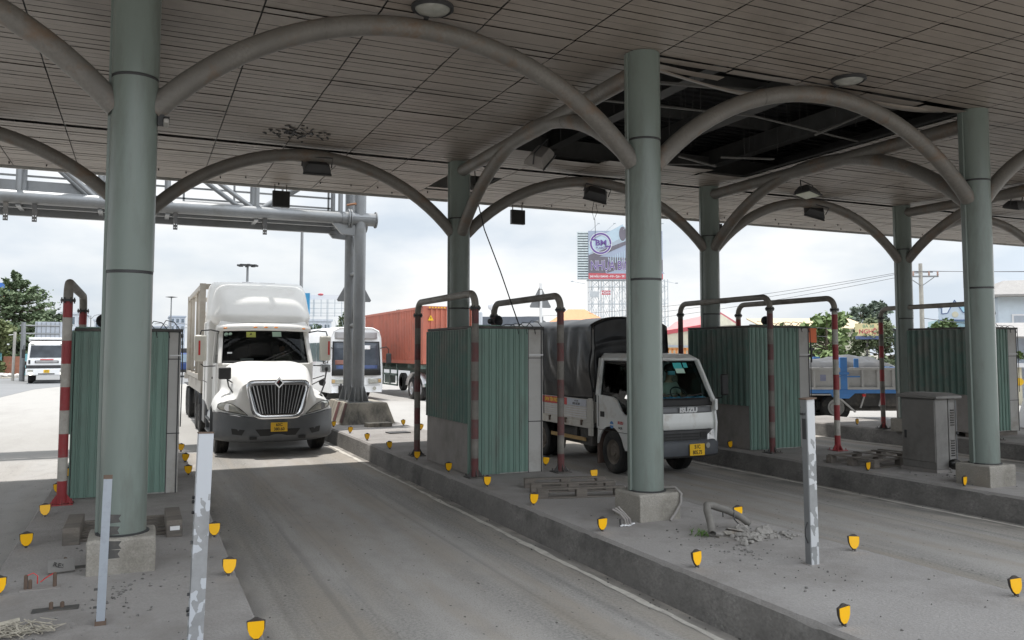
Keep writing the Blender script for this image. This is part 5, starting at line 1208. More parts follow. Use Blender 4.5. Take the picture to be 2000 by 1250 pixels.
for s in (-1, 1):
    MB().box(s * .98 - .17, s * .98 + .17, -.115, -.1, .80, .96).build('lamp_cluster', m_lens, t); MB().lathe([(.10, -.12), (.09, -.13)], (s * .95, 0, .68), 14, 'y').build('headlamp', emit('lit_lamp', (1, .93, .78), 3.), t)
    MB().tube([(s * 1.18, .35, 2.6), (s * 1.42, .1, 2.6), (s * 1.42, .1, 2.2)], .025, 6).box(s * 1.42 - .1, s * 1.42 + .1, .05, .14, 1.75, 2.35).build('mirror', m_ink, t)
    MB().box(s * 1.05 - .06, s * 1.05 + .06, -.02, .0, 1.36, 1.62).build('air_intake', m_ink, t); MB().box(s * .9 - .12, s * .9 + .12, .3, .35, 2.66, 2.74).build('roof_lamp', m_lens, t)
    for y in (1.3, 3.2, 6.0, 7.3): wheel(t, s * .98, y, .52, .31, side=s)
plate_no(t, '51D', '096.09', (0, -.115, .84), .36, .22)
MB().box(-.5, .5, -.105, -.1, .62, .70).build('bumper_slot', m_ink, bp)
MB().box(-.45, .45, .5, 8.6, .62, 1.1).build('chassis', m_frame, t); MB().box(-1.23, 1.23, 2.4, 8.8, 1.2, 2.75).build('tipper_body', m_gbody, t, bevel=.04); MB().loft([[(-1.15, 1.0, 3.05), (1.15, 1.0, 3.05), (1.23, 2.5, 2.9), (-1.23, 2.5, 2.9)], [(-1.1, .9, 3.13), (1.1, .9, 3.13), (1.23, 2.5, 3.22), (-1.23, 2.5, 3.22)]]).build('body_canopy', m_bwhite, t, bevel=.03)
# ---------------------------------------------------------------- small blue truck far behind
t = thing('blue_truck', 'small dark blue truck far down the road between booth and semi', 'truck', (3.35, 77.2, 0), R(2))
MB().loft([[(-.85, .1, .5), (.85, .1, .5), (.85, 1.8, .5), (-.85, 1.8, .5)], [(-.86, 0, 1.2), (.86, 0, 1.2), (.86, 1.8, 1.2), (-.86, 1.8, 1.2)], [(-.76, .5, 2.05), (.76, .5, 2.05), (.78, 1.8, 2.1), (-.78, 1.8, 2.1)]]).build('cab', mat('navy_paint', (.03, .06, .18), .3), t, bevel=.06)
MB().plate([(-.75, .01, 1.28), (.75, .01, 1.28), (.68, .42, 1.95), (-.68, .42, 1.95)], .03).build('windscreen', mat('blue_screen', (.12, .17, .22), .1), t); MB().box(-.9, .9, -.08, .2, .42, .66).build('bumper', m_ink, t); MB().box(-.92, .92, 2.0, 5.5, .7, 2.5).build('cargo_box', m_dark, t, bevel=.03)
for s in (-1, 1): MB().box(s * .65 - .14, s * .65 + .14, -.03, .02, .78, .98).build('headlamp', m_lens, t); wheel(t, s * .72, 1.0, .36, .22, side=s); wheel(t, s * .72, 4.2, .36, .22, side=s)

# ---------------------------------------------------------------- blue and grey tipper at right, crossing the view
t = thing('dump_truck', 'blue and grey tipper truck under a grey sheet at right, crossing behind the islands', 'truck', (20.35, 19.45, 0), -.42)
L0, L1 = -3.6, 1.72                                                    # along local X
b = MB().box(L0, L1, -.05, .02, .90, 1.02).box(L0, L1, 2.3, 2.37, .90, 1.02).box(L0, L1, 0, 2.3, .94, 1.0).prism([(-.75, .91), (.05, .91), (-.15, .74), (-.6, .74)], -.06, .03, 'y'); b.build('subframe', m_blue, t, bevel=.01)
for y0_, y1_ in ((-.02, .03), (2.27, 2.32)):
    b = MB()
    for xa, xb in ((L0, -.42), (-.18, L1)):
        n = 4; q = (xb - xa) / n; b.box(xa, xb, y0_ + (.035 if y0_ < 0 else 0), y1_, 1.03, 1.68)
        b.box(xa, xb, y0_ - .05, y1_, 1.62, 1.70).box(xa, xb, y0_ - .05, y1_, 1.02, 1.09)
        for k in range(n + 1): b.box(xa + q * k - .032, xa + q * k + .032, y0_ - .048, y1_, 1.03, 1.68)
    b.build('side_panel', m_gbody, t, bevel=.006)
    for x in (-.30, L1 + .16): MB().box(x - .11, x + .11, y0_ - .05, y1_ + .04, .74 if x > 1 else 1.02, 2.02 if x < 0 else 1.82).box(x - .16, x + .16, y0_ - .07, y1_, 1.48, 1.56).build('post', m_blue, t, bevel=.008)
    MB().box(.05, .19, y0_, y1_, 1.68, 1.98).build('post', m_blue, t, bevel=.008); MB().box(-.52, .2, y0_ - .06, y0_ - .03, 1.40, 1.44).build('latch_bar', m_blue, t)
MB().box(L1 + .06, L1 + .12, .0, 2.3, 1.0, 1.7).build('tail_board', m_blue, t)
MB().grid(lambda u, v: (L0 + .1 + (L1 - L0 - .4) * u, .04 + 2.2 * v, 1.70 + (.22 + .13 * sin(PI * min(1, max(0, (u - .55) / .45)))) * sin(PI * v) ** .35 * min(1, 9 * (1 - u) + .1, 12 * u + .2) + .10 * mnoise.noise(V((u * 9, v * 4, 2))) + .05 * mnoise.noise(V((u * 26, v * 5, 7)))), 50, 20).build('load_sheet', m_gtarp, t, smooth=180)
m_ghost = mat('faded_blue_stamp', (.28, .30, .42), .6, var=.2)
for x in (-1.42, -.92): MB().box(x - .09, x + .09, .010, .014, 1.28, 1.48).build('stamp', m_ghost, t, smooth=0)
MB().box(L0, L1, .7, .9, .6, .92).box(L0, L1, 1.4, 1.6, .6, .92).box(-.2, 1.5, .1, .2, .35, .9).box(-.2, 1.4, .1, 2.2, .42, .5).build('chassis', m_frame, t)
MB().bar((-.55, -.02, .86), (.05, -.02, .32), .05).box(-3.2, -.55, -.05, .06, .84, .88).bar((.38, .0, .9), (.22, 0, .45), .04).bar((.92, .0, .9), (.8, 0, .5), .04).build('guard_bar', m_gbody, t); MB().box(.28, .38, -.04, .0, .80, .88).build('side_lamp', m_redl, t)
m_greytyre = mat('dusty_tyre', (.10, .095, .09), .85, var=.3, scale=5)
for x in (-1.62, -.47):
    for y in (.30, 2.0):
        h = thing('tmp', 'x', 'x'); h.parent = t; h.rotation_euler.z = PI / 2; wheel(h, y, -x, .45, .3, side=-1 if y < 1 else 1, rimc=m_gbody)
        c = h.children[0]; c.parent = t; c.location = (x, y, .45); c.rotation_euler.z = PI / 2; bpy.data.objects.remove(h)
# ================================================================== overhead gantry
GY = 21.64
t = thing('sign_gantry', 'grey steel truss gantry spanning the left lanes beyond the canopy', 'gantry', (0, GY, 0))
zc, zt, dy = 5.71, 7.25, .95
for y in (0, dy):
    for z in (zc, zt): MB().tube([(-12.0, y, z), (5.05, y, z)], .155, 20).build('chord', m_galv, t, smooth=50)
    b = MB()
    nodes = [4.72, 2.60, .52, -.95, -2.62, -4.7, -6.8, -8.9, -11]
    for x in nodes: b.tube([(x, y, zc), (x, y, zt)], .062, 12)
    for k in range(len(nodes) - 1):
        a, c = nodes[k], nodes[k + 1]
        if k % 2: b.tube([(a - .1, y, zc + .1), (c + .1, y, zt - .1)], .06, 12)
        else: b.tube([(a - .1, y, zt - .1), (c + .1, y, zc + .1)], .06, 12)
    b.build('web_member', m_galv, t, smooth=50)
b = MB()
for x in nodes: b.box(x - .05, x + .05, 0, dy, zc - .2, zc - .1)
b.box(-12, 4.8, .30, .42, zc - .19, zc - .04).box(-12, 4.8, dy - .1, dy + .02, zc - .3, zc - .05); b.build('floor_beam', m_galv, t)
MB().box(-11.9, 4.7, .2, dy - .1, zc + .02, zc + .06).build('walkway', m_galv, t)
b = MB()
for z in (6.12, 6.40, 6.68): b.box(-11.9, 4.75, dy + .22, dy + .26, z, z + .045)
for k in range(14): b.box(-11.5 + k * 1.24, -11.45 + k * 1.24, dy + .22, dy + .27, zc, 6.75)
b.build('railing', m_galv, t)
b = MB().box(-7.0, -.2, dy + .05, dy + .2, 6.0, 6.28).box(-7.0, .2, dy + .1, dy + .22, 5.88, 5.94); b.build('cable_tray', m_galv, t)
b = MB()
for k in range(150): b.box(.9 + k * .0255, .91 + k * .0255, .14, .19, zc + .16, zc + .21)
b.box(.88, 4.75, .15, .18, zc + .15, zc + .165); b.build('cable_chain', m_frame, t, smooth=0)
for x in (-2.85, -2.28, .70, 2.80):
    b = MB().box(x - .05, x + .05, -.06, -.045, zc - .56, zc - .1).box(x - .05, x - .04, -.045, .1, zc - .3, zc - .1); b.build('hanger_bracket', m_frame, t, smooth=0)
    b = MB()
    for dx in (-.025, .025):
        for z in (-.52, -.44): b.box(x + dx - .012, x + dx + .012, -.064, -.061, zc + z, zc + z + .022)
    b.build('bolt_hole', m_cloud_w, t, smooth=0)
for y, xx in ((0, 5.25), (dy, 5.22)):
    p = MB().tube([(xx, y, .9), (xx, y, 7.45)], .155, 24).build('post', m_galv, t, smooth=50)
    b = MB().box(xx - .30, xx + .30, y - .28, y + .28, .84, .90)
    for k in range(8):
        a = k * PI / 4 + .2; c, s = cos(a), sin(a); n = V((-s, c, 0)) * .01
        q = [V((xx + c * .15, y + s * .15, .90)), V((xx + c * .29, y + s * .29, .90)), V((xx + c * .17, y + s * .17, 1.28)), V((xx + c * .15, y + s * .15, 1.3))]
        b.add([v - n for v in q] + [v + n for v in q], [(0, 1, 2, 3), (7, 6, 5, 4), (0, 4, 5, 1), (1, 5, 6, 2), (2, 6, 7, 3), (3, 7, 4, 0)])
    b.build('foot_plate', m_galv, t, smooth=0)
    MB().tube([(xx - .5, y, zc), (xx + .42, y, zc)], .175, 20).lathe([(.25, -.34), (.25, -.30)], (xx, y, zc), 18, 'x').lathe([(.25, -.28), (.25, -.24)], (xx, y, zc), 18, 'x').lathe([(.22, .40), (.22, .43)], (xx, y, zc), 18, 'x').box(xx - .28, xx + .42, y - .18, y + .18, zc + .02, zc + .04).build('joint', m_galv, t)
    MB().prism([(xx - .75, zc - .14), (xx - .1, zc - .14), (xx - .1, zc - .45), (xx - .5, zc - .42)], y - .05, y + .05, 'y').build('knee', m_galv, t)
MB().tube([(4.95, .2, 6.1), (5.1, -.1, 6.1)], .03, 8).build('junction', mat('copper_brown', (.35, .17, .09), .5), t)
b = MB()
for k, (z0, z1) in enumerate(((1.4, 2.9), (2.9, 4.3), (4.3, 5.5))):
    a, c = (.12, dy - .12) if k % 2 == 0 else (dy - .12, .12); b.tube([(5.24, a, z0), (5.24, c, z1)], .045, 10)
for z in (2.9, 4.3): b.tube([(5.24, .1, z), (5.24, dy - .1, z)], .07, 12)
b.build('lacing', m_galv, t, smooth=50)
for y in (0, dy): MB().tube([(-11.6, y, .3), (-11.6, y, 7.45)], .155, 20).build('post', m_galv, t, smooth=50)
t = thing('gantry_base', 'weathered sloping concrete block under the gantry posts', 'concrete base', (0, 0, ISZ))
m_base = mat('weathered_base', (.33, .30, .25), .9, var=.2, scale=2, bump=.4, dirt=(.09, .085, .075), damt=.62, dscale=2.5, stretch=(1, 1, .4))
MB().loft([[(4.70, 21.02, -.02), (6.10, 21.02, -.02), (6.10, 23.6, -.02), (4.70, 23.6, -.02)], [(4.72, 21.05, .04), (6.08, 21.05, .04), (6.08, 23.55, .04), (4.72, 23.55, .04)], [(4.88, 21.22, .54), (5.92, 21.22, .54), (5.92, 23.4, .54), (4.88, 23.4, .54)]]).build('block', m_base, t, bevel=.02)
b = MB()
for k in range(2):
    y = 21.10 + k * .8; b.add([(4.712 - .004, y, .05), (4.708, y + .3, .05), (4.872, y + .38, .53), (4.872, y + .12, .53)], [(0, 1, 2, 3)])
b.build('red_stripe', m_rdirty, t, smooth=0)
t = thing('concrete_slab', 'flat concrete slab lying before the gantry base', 'slab', (5.45, 20.35, ISZ)); MB().boxr((0, 0, .05), (.62, .35, .10), (0, 0, .05)).build('slab', m_base, t, bevel=.01)
t = thing('manhole_cover', 'dark square hatch cover before the gantry base', 'hatch', (5.45, 18.6, ISZ)); MB().boxr((0, 0, .012), (.5, .34, .02), (0, 0, .05)).build('cover', m_dark, t)
# traffic signs seen from behind
def sign_post(name, label, loc, hgt, tri_z, tri_w, disc_z=None, disc_r=.36, rotz=0., postw=.085):
    t = thing(name, label, 'traffic sign', loc, rotz, 'traffic signs seen from behind')
    MB().box(-postw / 2, postw / 2, -.03, .03, 0, hgt).build('post', m_cloud_w, t)
    if tri_z:
        h = tri_w * .87; pts = [(-tri_w / 2 + .03, tri_z), (tri_w / 2 - .03, tri_z), (tri_w / 2, tri_z + .05), (.04, tri_z + h), (-.04, tri_z + h), (-tri_w / 2, tri_z + .05)]
        MB().prism(pts, .035, .05, 'y').build('triangle_panel', m_signback, t, smooth=0)
    if disc_z: MB().lathe([(disc_r, .035), (disc_r, .05)], (0, 0, disc_z), 32, 'y').build('disc_panel', m_signback, t)
    b = MB()
    for z in (.35, .7): b.box(-.05, .05, -.036, .034, (tri_z or 3) + z - .02, (tri_z or 3) + z)
    b.build('clamp', m_frame, t)
    return t
sign_post('road_sign', 'grey backs of a triangle and a round sign on one white post', (13.6, 27.8, 0), 4.75, 3.83, .88, 3.02, .37, .0)
sign_post('road_sign', 'triangular grey sign back half hidden by the gantry posts', (5.62, 23.75, ISZ), 4.2, 3.30, 1.0, None, rotz=.0)

# ================================================================== trees
def tree(label, loc, H, W, seed, col, leaf=.16, n=3500, tiers=0, trunk=.3, base=.25, cat='tree', group=None, name='tree'):
    """tapered trunk, forking limbs, and a crown of small leaf clusters gathered on boughs, with gaps between"""
    t = thing(name, label, cat, loc, 0, group); rg = random.Random(seed)
    m = mat('foliage', col, .75, var=.5, scale=.9, fine=.35, fscale=5)
    b = MB(); b.tube([(0, 0, -.1), (.05 * W * .2, 0, H * .3), (rg.uniform(-.1, .1) * W * .3, 0, H * .62), (rg.uniform(-.1, .1) * W * .3, 0, H * .93)], [trunk, trunk * .8, trunk * .5, trunk * .12], 10)
    boughs = []
    if tiers:
        for k in range(tiers):
            f = k / (tiers - 1); z = H * (base + (1 - base) * f * .98); rad = W / 2 * (1 - f ** 2.5) ** .9 * (1 if k % 2 else .84) + W * .04; m_ = int(9 - 4 * f)
            for q in range(m_):
                a = 2 * PI * (q + rg.random() * .7) / m_ + k * 1.7; r = rad * rg.uniform(.72, 1.08); boughs.append(((0, 0, z - .02 * H), (r * cos(a), r * sin(a), z + rg.uniform(-.02, .05) * H), .16, r))
    else:
        for k in range(26):
            a = rg.uniform(0, 6.28); f = rg.random(); z = H * (base + .08 + (1 - base - .12) * f); r = W / 2 * (1 - abs(f - .4) ** 1.6 * 1.5) * rg.uniform(.55, 1.05); boughs.append(((0, 0, z * .8), (r * cos(a), r * sin(a), z), .8, r))
    for p, q, fl, r in boughs:
        mid = (V(p) + V(q)) / 2 + V((0, 0, -.03 * H if tiers else .0)); b.tube([p, mid, q], [trunk * .28, trunk * .18, trunk * .05], 6)
    b.build('trunk', m_bark, t, smooth=60)
    lv = MB(); per = n // len(boughs)
    for p, q, fl, r in boughs:
        p, q = V(p), V(q)
        for k in range(per):
            if tiers: u = rg.random() ** .6; c = p.lerp(q, u) + V((rg.gauss(0, .10) * r, rg.gauss(0, .10) * r, rg.gauss(0, .018) * H + .01 * H))
            else: c = q + V((rg.gauss(0, .34), rg.gauss(0, .34), rg.gauss(0, .28))) * W * .19
            s = leaf * rg.uniform(.6, 1.5); a, e, w = rg.uniform(0, 6.28), rg.uniform(-.7, .9), rg.uniform(0, 6.28)
            d = V((cos(a) * cos(e), sin(a) * cos(e), sin(e))) * s; n_ = d.cross(V((cos(w), sin(w), .8))).normalized() * s * .38
            lv.add([c - d * .5, c + n_ * .9 - d * .05, c + d * .6, c - n_ * .9 - d * .05], [(0, 1, 2, 3)])
    lv.build('crown', m, t, smooth=0)
    return t
tree('big dark tiered tree at the left edge behind the tipper truck', (-11.6, 97, 0), 9.7, 9.8, 3, (.135, .185, .095), .30, 15000, tiers=12, trunk=.38, base=.12, group='roadside trees at left')
tree('yellow-green bushy tree low at the left frame edge', (-12.6, 86, 0), 5.4, 5.0, 5, (.16, .19, .075), .34, 4200, trunk=.25, base=.05, group='roadside trees at left')
tree('dark rounded tree behind the tipper truck cab', (-9.4, 103, 0), 6.4, 7.5, 8, (.07, .105, .05), .36, 3600, trunk=.25, base=.05, group='roadside trees at left')
tree('small light shrub by the cyan wall', (-13.0, 93, 0), 3.2, 3.4, 9, (.17, .2, .06), .25, 900, trunk=.1, base=.05, group='roadside trees at left')
tree('broad tree with big pale leaves above the blue tipper', (45.2, 45.5, 0), 4.75, 5.6, 12, (.20, .28, .11), .40, 4200, trunk=.2, base=.18, group='trees behind the blue tipper')
tree('leafy bush tree left of the pale-leaved tree', (42.3, 47.2, 0), 3.9, 3.8, 13, (.19, .25, .11), .36, 1600, trunk=.15, base=.1, group='trees behind the blue tipper')
tree('dark small-leaved tree left of the rightmost booth', (47.8, 43.0, 0), 4.3, 5.0, 14, (.13, .165, .085), .24, 5200, trunk=.2, base=.1, group='trees behind the blue tipper')
tree('mango-like tree behind the utility pole', (53.0, 42.2, 0), 4.3, 3.0, 15, (.15, .22, .09), .30, 3200, trunk=.2, base=.2, group='trees behind the blue tipper')
tree('left of two far hazy round trees above the yellow roof', (87.5, 82, 0), 8.4, 4.4, 16, (.13, .17, .13), .5, 2200, trunk=.25, base=.3, group='far hazy trees')
tree('taller right one of two far hazy round trees', (90.2, 81.5, 0), 8.9, 3.6, 17, (.13, .17, .13), .5, 2400, trunk=.25, base=.3, group='far hazy trees')
tree('far small tree above the far bus roof by the gantry', (25.6, 112, 0), 7.5, 3.2, 18, (.12, .16, .08), .4, 1200, trunk=.15, base=.4, group='far small trees')
tree('far small tree between the semi mirror and the bus', (20.4, 108, 0), 5.6, 3.0, 19, (.11, .16, .09), .4, 1100, trunk=.15, base=.3, group='far small trees')
tree('far treetop over the far end of the red container', (29.3, 100, 0), 7.4, 2.6, 20, (.11, .15, .09), .4, 900, trunk=.15, base=.5, group='far small trees')
tree('spiky green shrub on the ledge at the right edge', (34.0, 23.6, 1.75), 1.0, 1.2, 22, (.14, .2, .06), .22, 420, trunk=.04, base=.02, cat='shrub', name='shrub')

# ================================================================== left roadside
m_cyan = mat('cyan_wall', (.20, .47, .52), .7, var=.1, scale=.4, dirt=(.28, .42, .42), damt=.4, dscale=.5); m_brick = mat('brick_red', (.36, .16, .10), .8, var=.2)
t = thing('site_fence', 'cyan sheet fence along the left verge below the trees', 'fence', (-22, 87.5, 0)); corrugated(MB(), (0, 0), (10.6, .0), .1, 2.1, .35, .03, (0, -1), 'wave').build('fence_sheet', m_cyan, t); b = MB()
for k in range(6): b.box(k * 2.1 - .04, k * 2.1 + .04, .03, .1, 0, 2.2)
b.build('fence_post', m_galv, t)
t = thing('brick_wall', 'short red brick wall end beside the cyan fence', 'wall', (-11.3, 87.6, 0)); MB().box(0, 1.5, 0, .2, 0, 1.75).build('wall', m_brick, t, bevel=.02)
t = thing('site_fence', 'narrow cyan fence panel behind the road sign pole', 'fence', (-9.8, 87.8, 0)); MB().box(0, 1.2, 0, .08, 0, 2.0).build('fence_sheet', m_cyan, t)
t = thing('road_sign', 'grey back of a cantilever road sign left of the tipper truck', 'traffic sign', (-8.0, 71.6, 0), .05)
MB().tube([(0, 0, 0), (0, 0, 4.4)], [.19, .15], 14).build('pole', m_galv, t); MB().tube([(-.25, 0, 4.15), (2.4, 0, 4.15)], .05, 8).tube([(-.25, 0, 3.55), (2.4, 0, 3.55)], .05, 8).build('arm', m_galv, t); MB().box(.75, 2.55, .06, .1, 3.2, 4.45).build('panel', mat('sign_back_pale', (.42, .45, .50), .5), t); b = MB()
for k in range(6): b.box(.85 + k * .3, .89 + k * .3, .0, .06, 3.25, 4.4)
b.build('stiffener', m_galv, t)
t = thing('timber_pole', 'thin brownish pole with a small lamp beside the sign pole', 'pole', (-8.75, 73, 0)); MB().tube([(0, 0, 0), (.04, 0, 3.7)], .10, 8).build('pole', m_concpole, t); MB().tube([(0, 0, 3.5), (-.35, 0, 3.45)], .03, 6).box(-.45, -.3, -.06, .06, 2.7, 2.8).build('lamp', m_cloud_w, t)
m_rub = mat('white_rubbish', (.6, .58, .55), .8, var=.3); rg = random.Random(4); b = MB()
for k in range(26): s = rg.uniform(.1, .34); b.ball((rg.gauss(0, .9), rg.gauss(0, .4), s * .5), s, (1.2, 1, .6), 6, .3, k)
o = b.build('rubbish_heap', m_rub, smooth=0, loc=(-11.4, 83.5, 0)); tag(o, 'pale heap of rubbish bags on the verge by the brick wall', 'rubbish')
o = MB().prism([(-40, 62), (-19, 78), (-9.6, 79.5), (-9.0, 88), (-22, 89), (-50, 80)], 0, .02, 'z').build('verge', m_soil); tag(o, kind='structure')
# walker at far left
t = thing('person', 'person in black trousers and dark top with a yellow-brown bag at far left', 'person', (-8.5, 76.8, 0), 2.6)
J = [((0, 0, .92), (.14, .10)), ((0, 0, 1.10), (.13, .095)), ((0, 0, 1.36), (.155, .10)), ((0, 0, 1.48), .055), ((0, -.01, 1.53), .05), ((0, -.02, 1.60), (.07, .085)), ((0, -.01, 1.70), (.078, .09))]
E = [(i, i + 1) for i in range(6)]
for s in (-1, 1):
    a = len(J); J += [((s * .19, 0, 1.38), .055), ((s * .24, .02 * s, 1.12), .043), ((s * .23, -.06, .88), .034), ((s * .22, -.08, .80), (.03, .02)), ((s * .22, -.10, .70), .015)]; E += [(2, a), (a, a + 1), (a + 1, a + 2), (a + 2, a + 3), (a + 3, a + 4)]
    l = len(J); J += [((s * .09, 0, .84), .10), ((s * .10, -.05 * s, .48), .062), ((s * .10, .04 - .05 * s, .08), .042), ((s * .11, -.10 - .05 * s, .03), .035)]; E += [(0, l), (l, l + 1), (l + 1, l + 2), (l + 2, l + 3)]
skin_body(t, J, E, m_skin)
JT = [((0, 0, .95), (.16, .12)), ((0, 0, 1.12), (.145, .11)), ((0, 0, 1.36), (.17, .115)), ((0, 0, 1.44), .07)]; ET = [(0, 1), (1, 2), (2, 3)]
for s in (-1, 1): a = len(JT); JT += [((s * .19, 0, 1.38), .066), ((s * .245, .02 * s, 1.12), .055)]; ET += [(2, a), (a, a + 1)]
skin_body(t, JT, ET, m_ink, 'shirt')
JP = [((0, 0, .94), (.15, .115))]; EP = []
for s in (-1, 1): l = len(JP); JP += [((s * .09, 0, .84), .108), ((s * .10, -.05 * s, .48), .075), ((s * .10, .04 - .05 * s, .1), .055)]; EP += [(0, l), (l, l + 1), (l + 1, l + 2)]
skin_body(t, JP, EP, m_dark, 'trousers'); face(t, (0, -.015, 1.655), .088)
o = MB().box(-.15, .15, .12, .26, 1.0, 1.4).build('backpack', mat('tan_bag', (.45, .28, .07), .8), smooth=0, bevel=.04, loc=(-8.5, 76.8, 0), rotz=2.6); tag(o, 'yellow-brown bag on the back of the far walker', 'bag')

# ================================================================== far masts, billboards, buildings
def mast(label, loc, H, kind, r=.12):
    t = thing('street_light', label, 'street light', loc, 0, 'street light masts'); MB().tube([(0, 0, 0), (0, 0, H)], [r, r * .6], 10).build('pole', m_galv, t)
    if kind == 'crown':
        b = MB().lathe([(.1, H), (.75, H + .12), (.75, H + .2), (.1, H + .25)], n=12)
        for k in range(8): a = k * PI / 4; b.boxr((.9 * cos(a), .9 * sin(a), H + .1), (.4, .3, .18), (0, 0, a))
        b.build('lamp_ring', m_dark, t)
    elif kind == 'double':
        MB().tube([(0, 0, H - 4.6), (-1.2, 0, H - 4.0), (-2.4, 0, H - 3.9)], .05, 6).tube([(0, 0, H - 4.6), (1.2, 0, H - 4.0), (2.4, 0, H - 3.9)], .05, 6).build('arm', m_galv, t); MB().lathe([(.1, H), (.8, H + .1), (.1, H + .2)], n=12).build('lamp_ring', m_dark, t)
        MB().box(-3.0, -2.3, -.12, .12, H - 4.0, H - 3.86).box(2.3, 3.0, -.12, .12, H - 4.0, H - 3.86).build('lamp', m_cloud_w, t)
    elif kind == 'arc':
        for s in (-1, 1): MB().tube([(0, 0, H - .6), (s * .5, 0, H), (s * 1.3, 0, H + .25), (s * 2.2, 0, H + .1)], .05, 6).build('arm', m_galv, t); MB().boxr((s * 2.4, 0, H + .05), (.6, .2, .12)).build('lamp', m_cloud_w, t)
mast('high mast light with crown of lamps above the semi truck', (10.4, 93.5, 0), 11.4, 'crown', .2)
mast('tall thin grey pole rising beside the semi truck roof', (10.45, 60.5, 0), 11.6, 'plain', .16)
mast('far lamp mast with double arm left of the semi truck', (3.6, 118.6, 0), 9.3, 'double')
mast('far double-armed lamp just right of the nearest column', (3.9, 128, 0), 6.0, 'arc', .1); mast('far double-armed lamp left of the nearest column', (-7.4, 150, 0), 8.0, 'arc', .1)
# big billboard on a lattice frame
m_sky1 = mat('board_sky', (.37, .42, .53), .5, var=.08, scale=.15); m_pipe1 = mat('board_pipe_light', (.50, .62, .70), .5, var=.05); m_pipe2 = mat('board_pipe_dark', (.17, .155, .185), .5, var=.1); m_pipe3 = mat('board_pipe_mid', (.42, .48, .55), .5, var=.05); m_purp = mat('board_purple', (.15, .085, .29), .5, var=.04); m_bred = mat('board_red', (.55, .11, .13), .5, var=.04); m_bwh = mat('board_white', (.78, .78, .80), .5, var=.02); m_lattice = mat('lattice_steel', (.46, .50, .53), .6, var=.1)
bbx, bby = 53.9, 95.8; ang = -.41
t = thing('billboard', 'tall billboard with a purple ring logo and grey pipes on lattice legs', 'billboard', (bbx, bby, 0), ang)
W, z0, z1 = 9.85, 11.75, 18.2; HT = z1 - z0
MB().box(0, W, 0, .3, z0, z1).build('panel', m_sky1, t, smooth=0)
def flat(name, m, poly, d): return MB().plate([(x, -d, z0 + z) for x, z in poly][::-1], .01).build(name, m, t, smooth=0)
flat('dark_ground', m_pipe2, [(0, .75), (W, .75), (W, 2.6), (0, 3.1)], .012); flat('sky_wedge', m_sky1, [(2.3, .76), (4.4, 1.45), (9, 1.6), (10.1, .76)], .025)
for (a, c, m, d) in (((0, 2.6), (0, 4.1), m_pipe3, .02), ((0, 3.4), (0, 4.9), m_pipe1, .028)):
    flat('pipe_image', m, [(0.02, a[1]), (4.4 * 1.05, a[1] + 2.2), (4.4 * 1.05, c[1] + 2.45), (.02, c[1])], d)
flat('pipe_image', m_pipe2, [(.02, 2.4), (5.0, 4.6), (5.0, 5.1), (.02, 3.2)], .034)
b = MB()
pts = [(4.55 + .62 * cos(a) * .9, 6.05 + 1.1 * sin(a)) for a in [k * PI / 12 for k in range(24)]]
flat('pipe_mouth', m_pipe1, [(x, z) for x, z in pts], .045); flat('pipe_mouth', m_pipe2, [(4.55 + (x - 4.55) * .85, 6.05 + (z - 6.05) * .88) for x, z in pts], .06)
for k in range(12): b.box(2.6 + k * .3, 2.7 + k * .3, -.04, -.03, z0 + 2.2, z0 + 2.9 + k * .13)
b.build('ribbed_pipe', m_pipe1, t, smooth=0)
def ring(cx, cz, r0, r1, a0, a1, m, d, name):
    n = 36; b = MB(); rr = [[(cx + r * cos(a0 + (a1 - a0) * k / n), -d, z0 + cz + r * sin(a0 + (a1 - a0) * k / n)) for k in range(n + 1)] for r in (r0, r1)]; b.loft(rr, False); return b.build(name, m, t, smooth=0)
cx, cz = 1.62, 4.75; MB().lathe([(1.52, -.075), (1.52, -.07)], (cx, 0, z0 + cz), 40, 'y').build('logo_halo', m_bwh, t, smooth=0) if False else None
ring(cx, cz, 1.42, 1.50, 0, 2 * PI, m_bwh, .075, 'logo_halo'); ring(cx, cz, 1.18, 1.42, -.05, PI * .86, m_purp, .08, 'logo_ring'); ring(cx, cz, 1.18, 1.42, PI * .93, 2 * PI - .18, m_purp, .08, 'logo_ring'); ring(cx, cz, 1.11, 1.18, 0, 2 * PI, m_bwh, .078, 'logo_halo')
b = MB().box(cx - 1.3, cx - .5, -.085, -.08, z0 + cz + .40, z0 + cz + .52).box(cx + .6, cx + 1.3, -.085, -.08, z0 + cz - .42, z0 + cz - .32).box(cx - 1.3, cx - .55, -.083, -.078, z0 + cz + .52, z0 + cz + .6).box(cx + .7, cx + 1.32, -.083, -.078, z0 + cz - .5, z0 + cz - .42); b.build('logo_bar', m_purp, t, smooth=0)
def bt(s, size, x, z, m, d, **k): return text('lettering', s, size, (x, -d, z0 + z), FRONT, m, t, .004, **k)
bt('BM', 1.02, cx + .05, cz + .06, m_purp, .092, bold=.028, sx=1.12); bt('PLASCO', .40, cx + .1, cz - .58, m_purp, .09, sx=1.0)
q = bt('NHỰA BÌNH MINH', 1.72, .25, 1.75, m_bwh, .09, align='LEFT'); NSX = (W - .5) / max(v.co.x for v in q.data.vertices); bpy.data.objects.remove(q)
bt('NHỰA BÌNH MINH', 1.72, .25, 1.75, m_bwh, .09, align='LEFT', bold=.06, sx=NSX); bt('NHỰA BÌNH MINH', 1.72, .25, 1.75, m_purp, .10, align='LEFT', bold=.012, sx=NSX)
flat('red_strip', m_bred, [(0, .02), (W, .02), (W, .72), (0, .82)], .03); bt('240 HẬU GIANG - P.9 - Q.6 - TP. HCM   ĐT: (028) 39690973', .36, .15, .36, m_bwh, .05, align='LEFT', bold=.012, sx=.92)
b = MB()
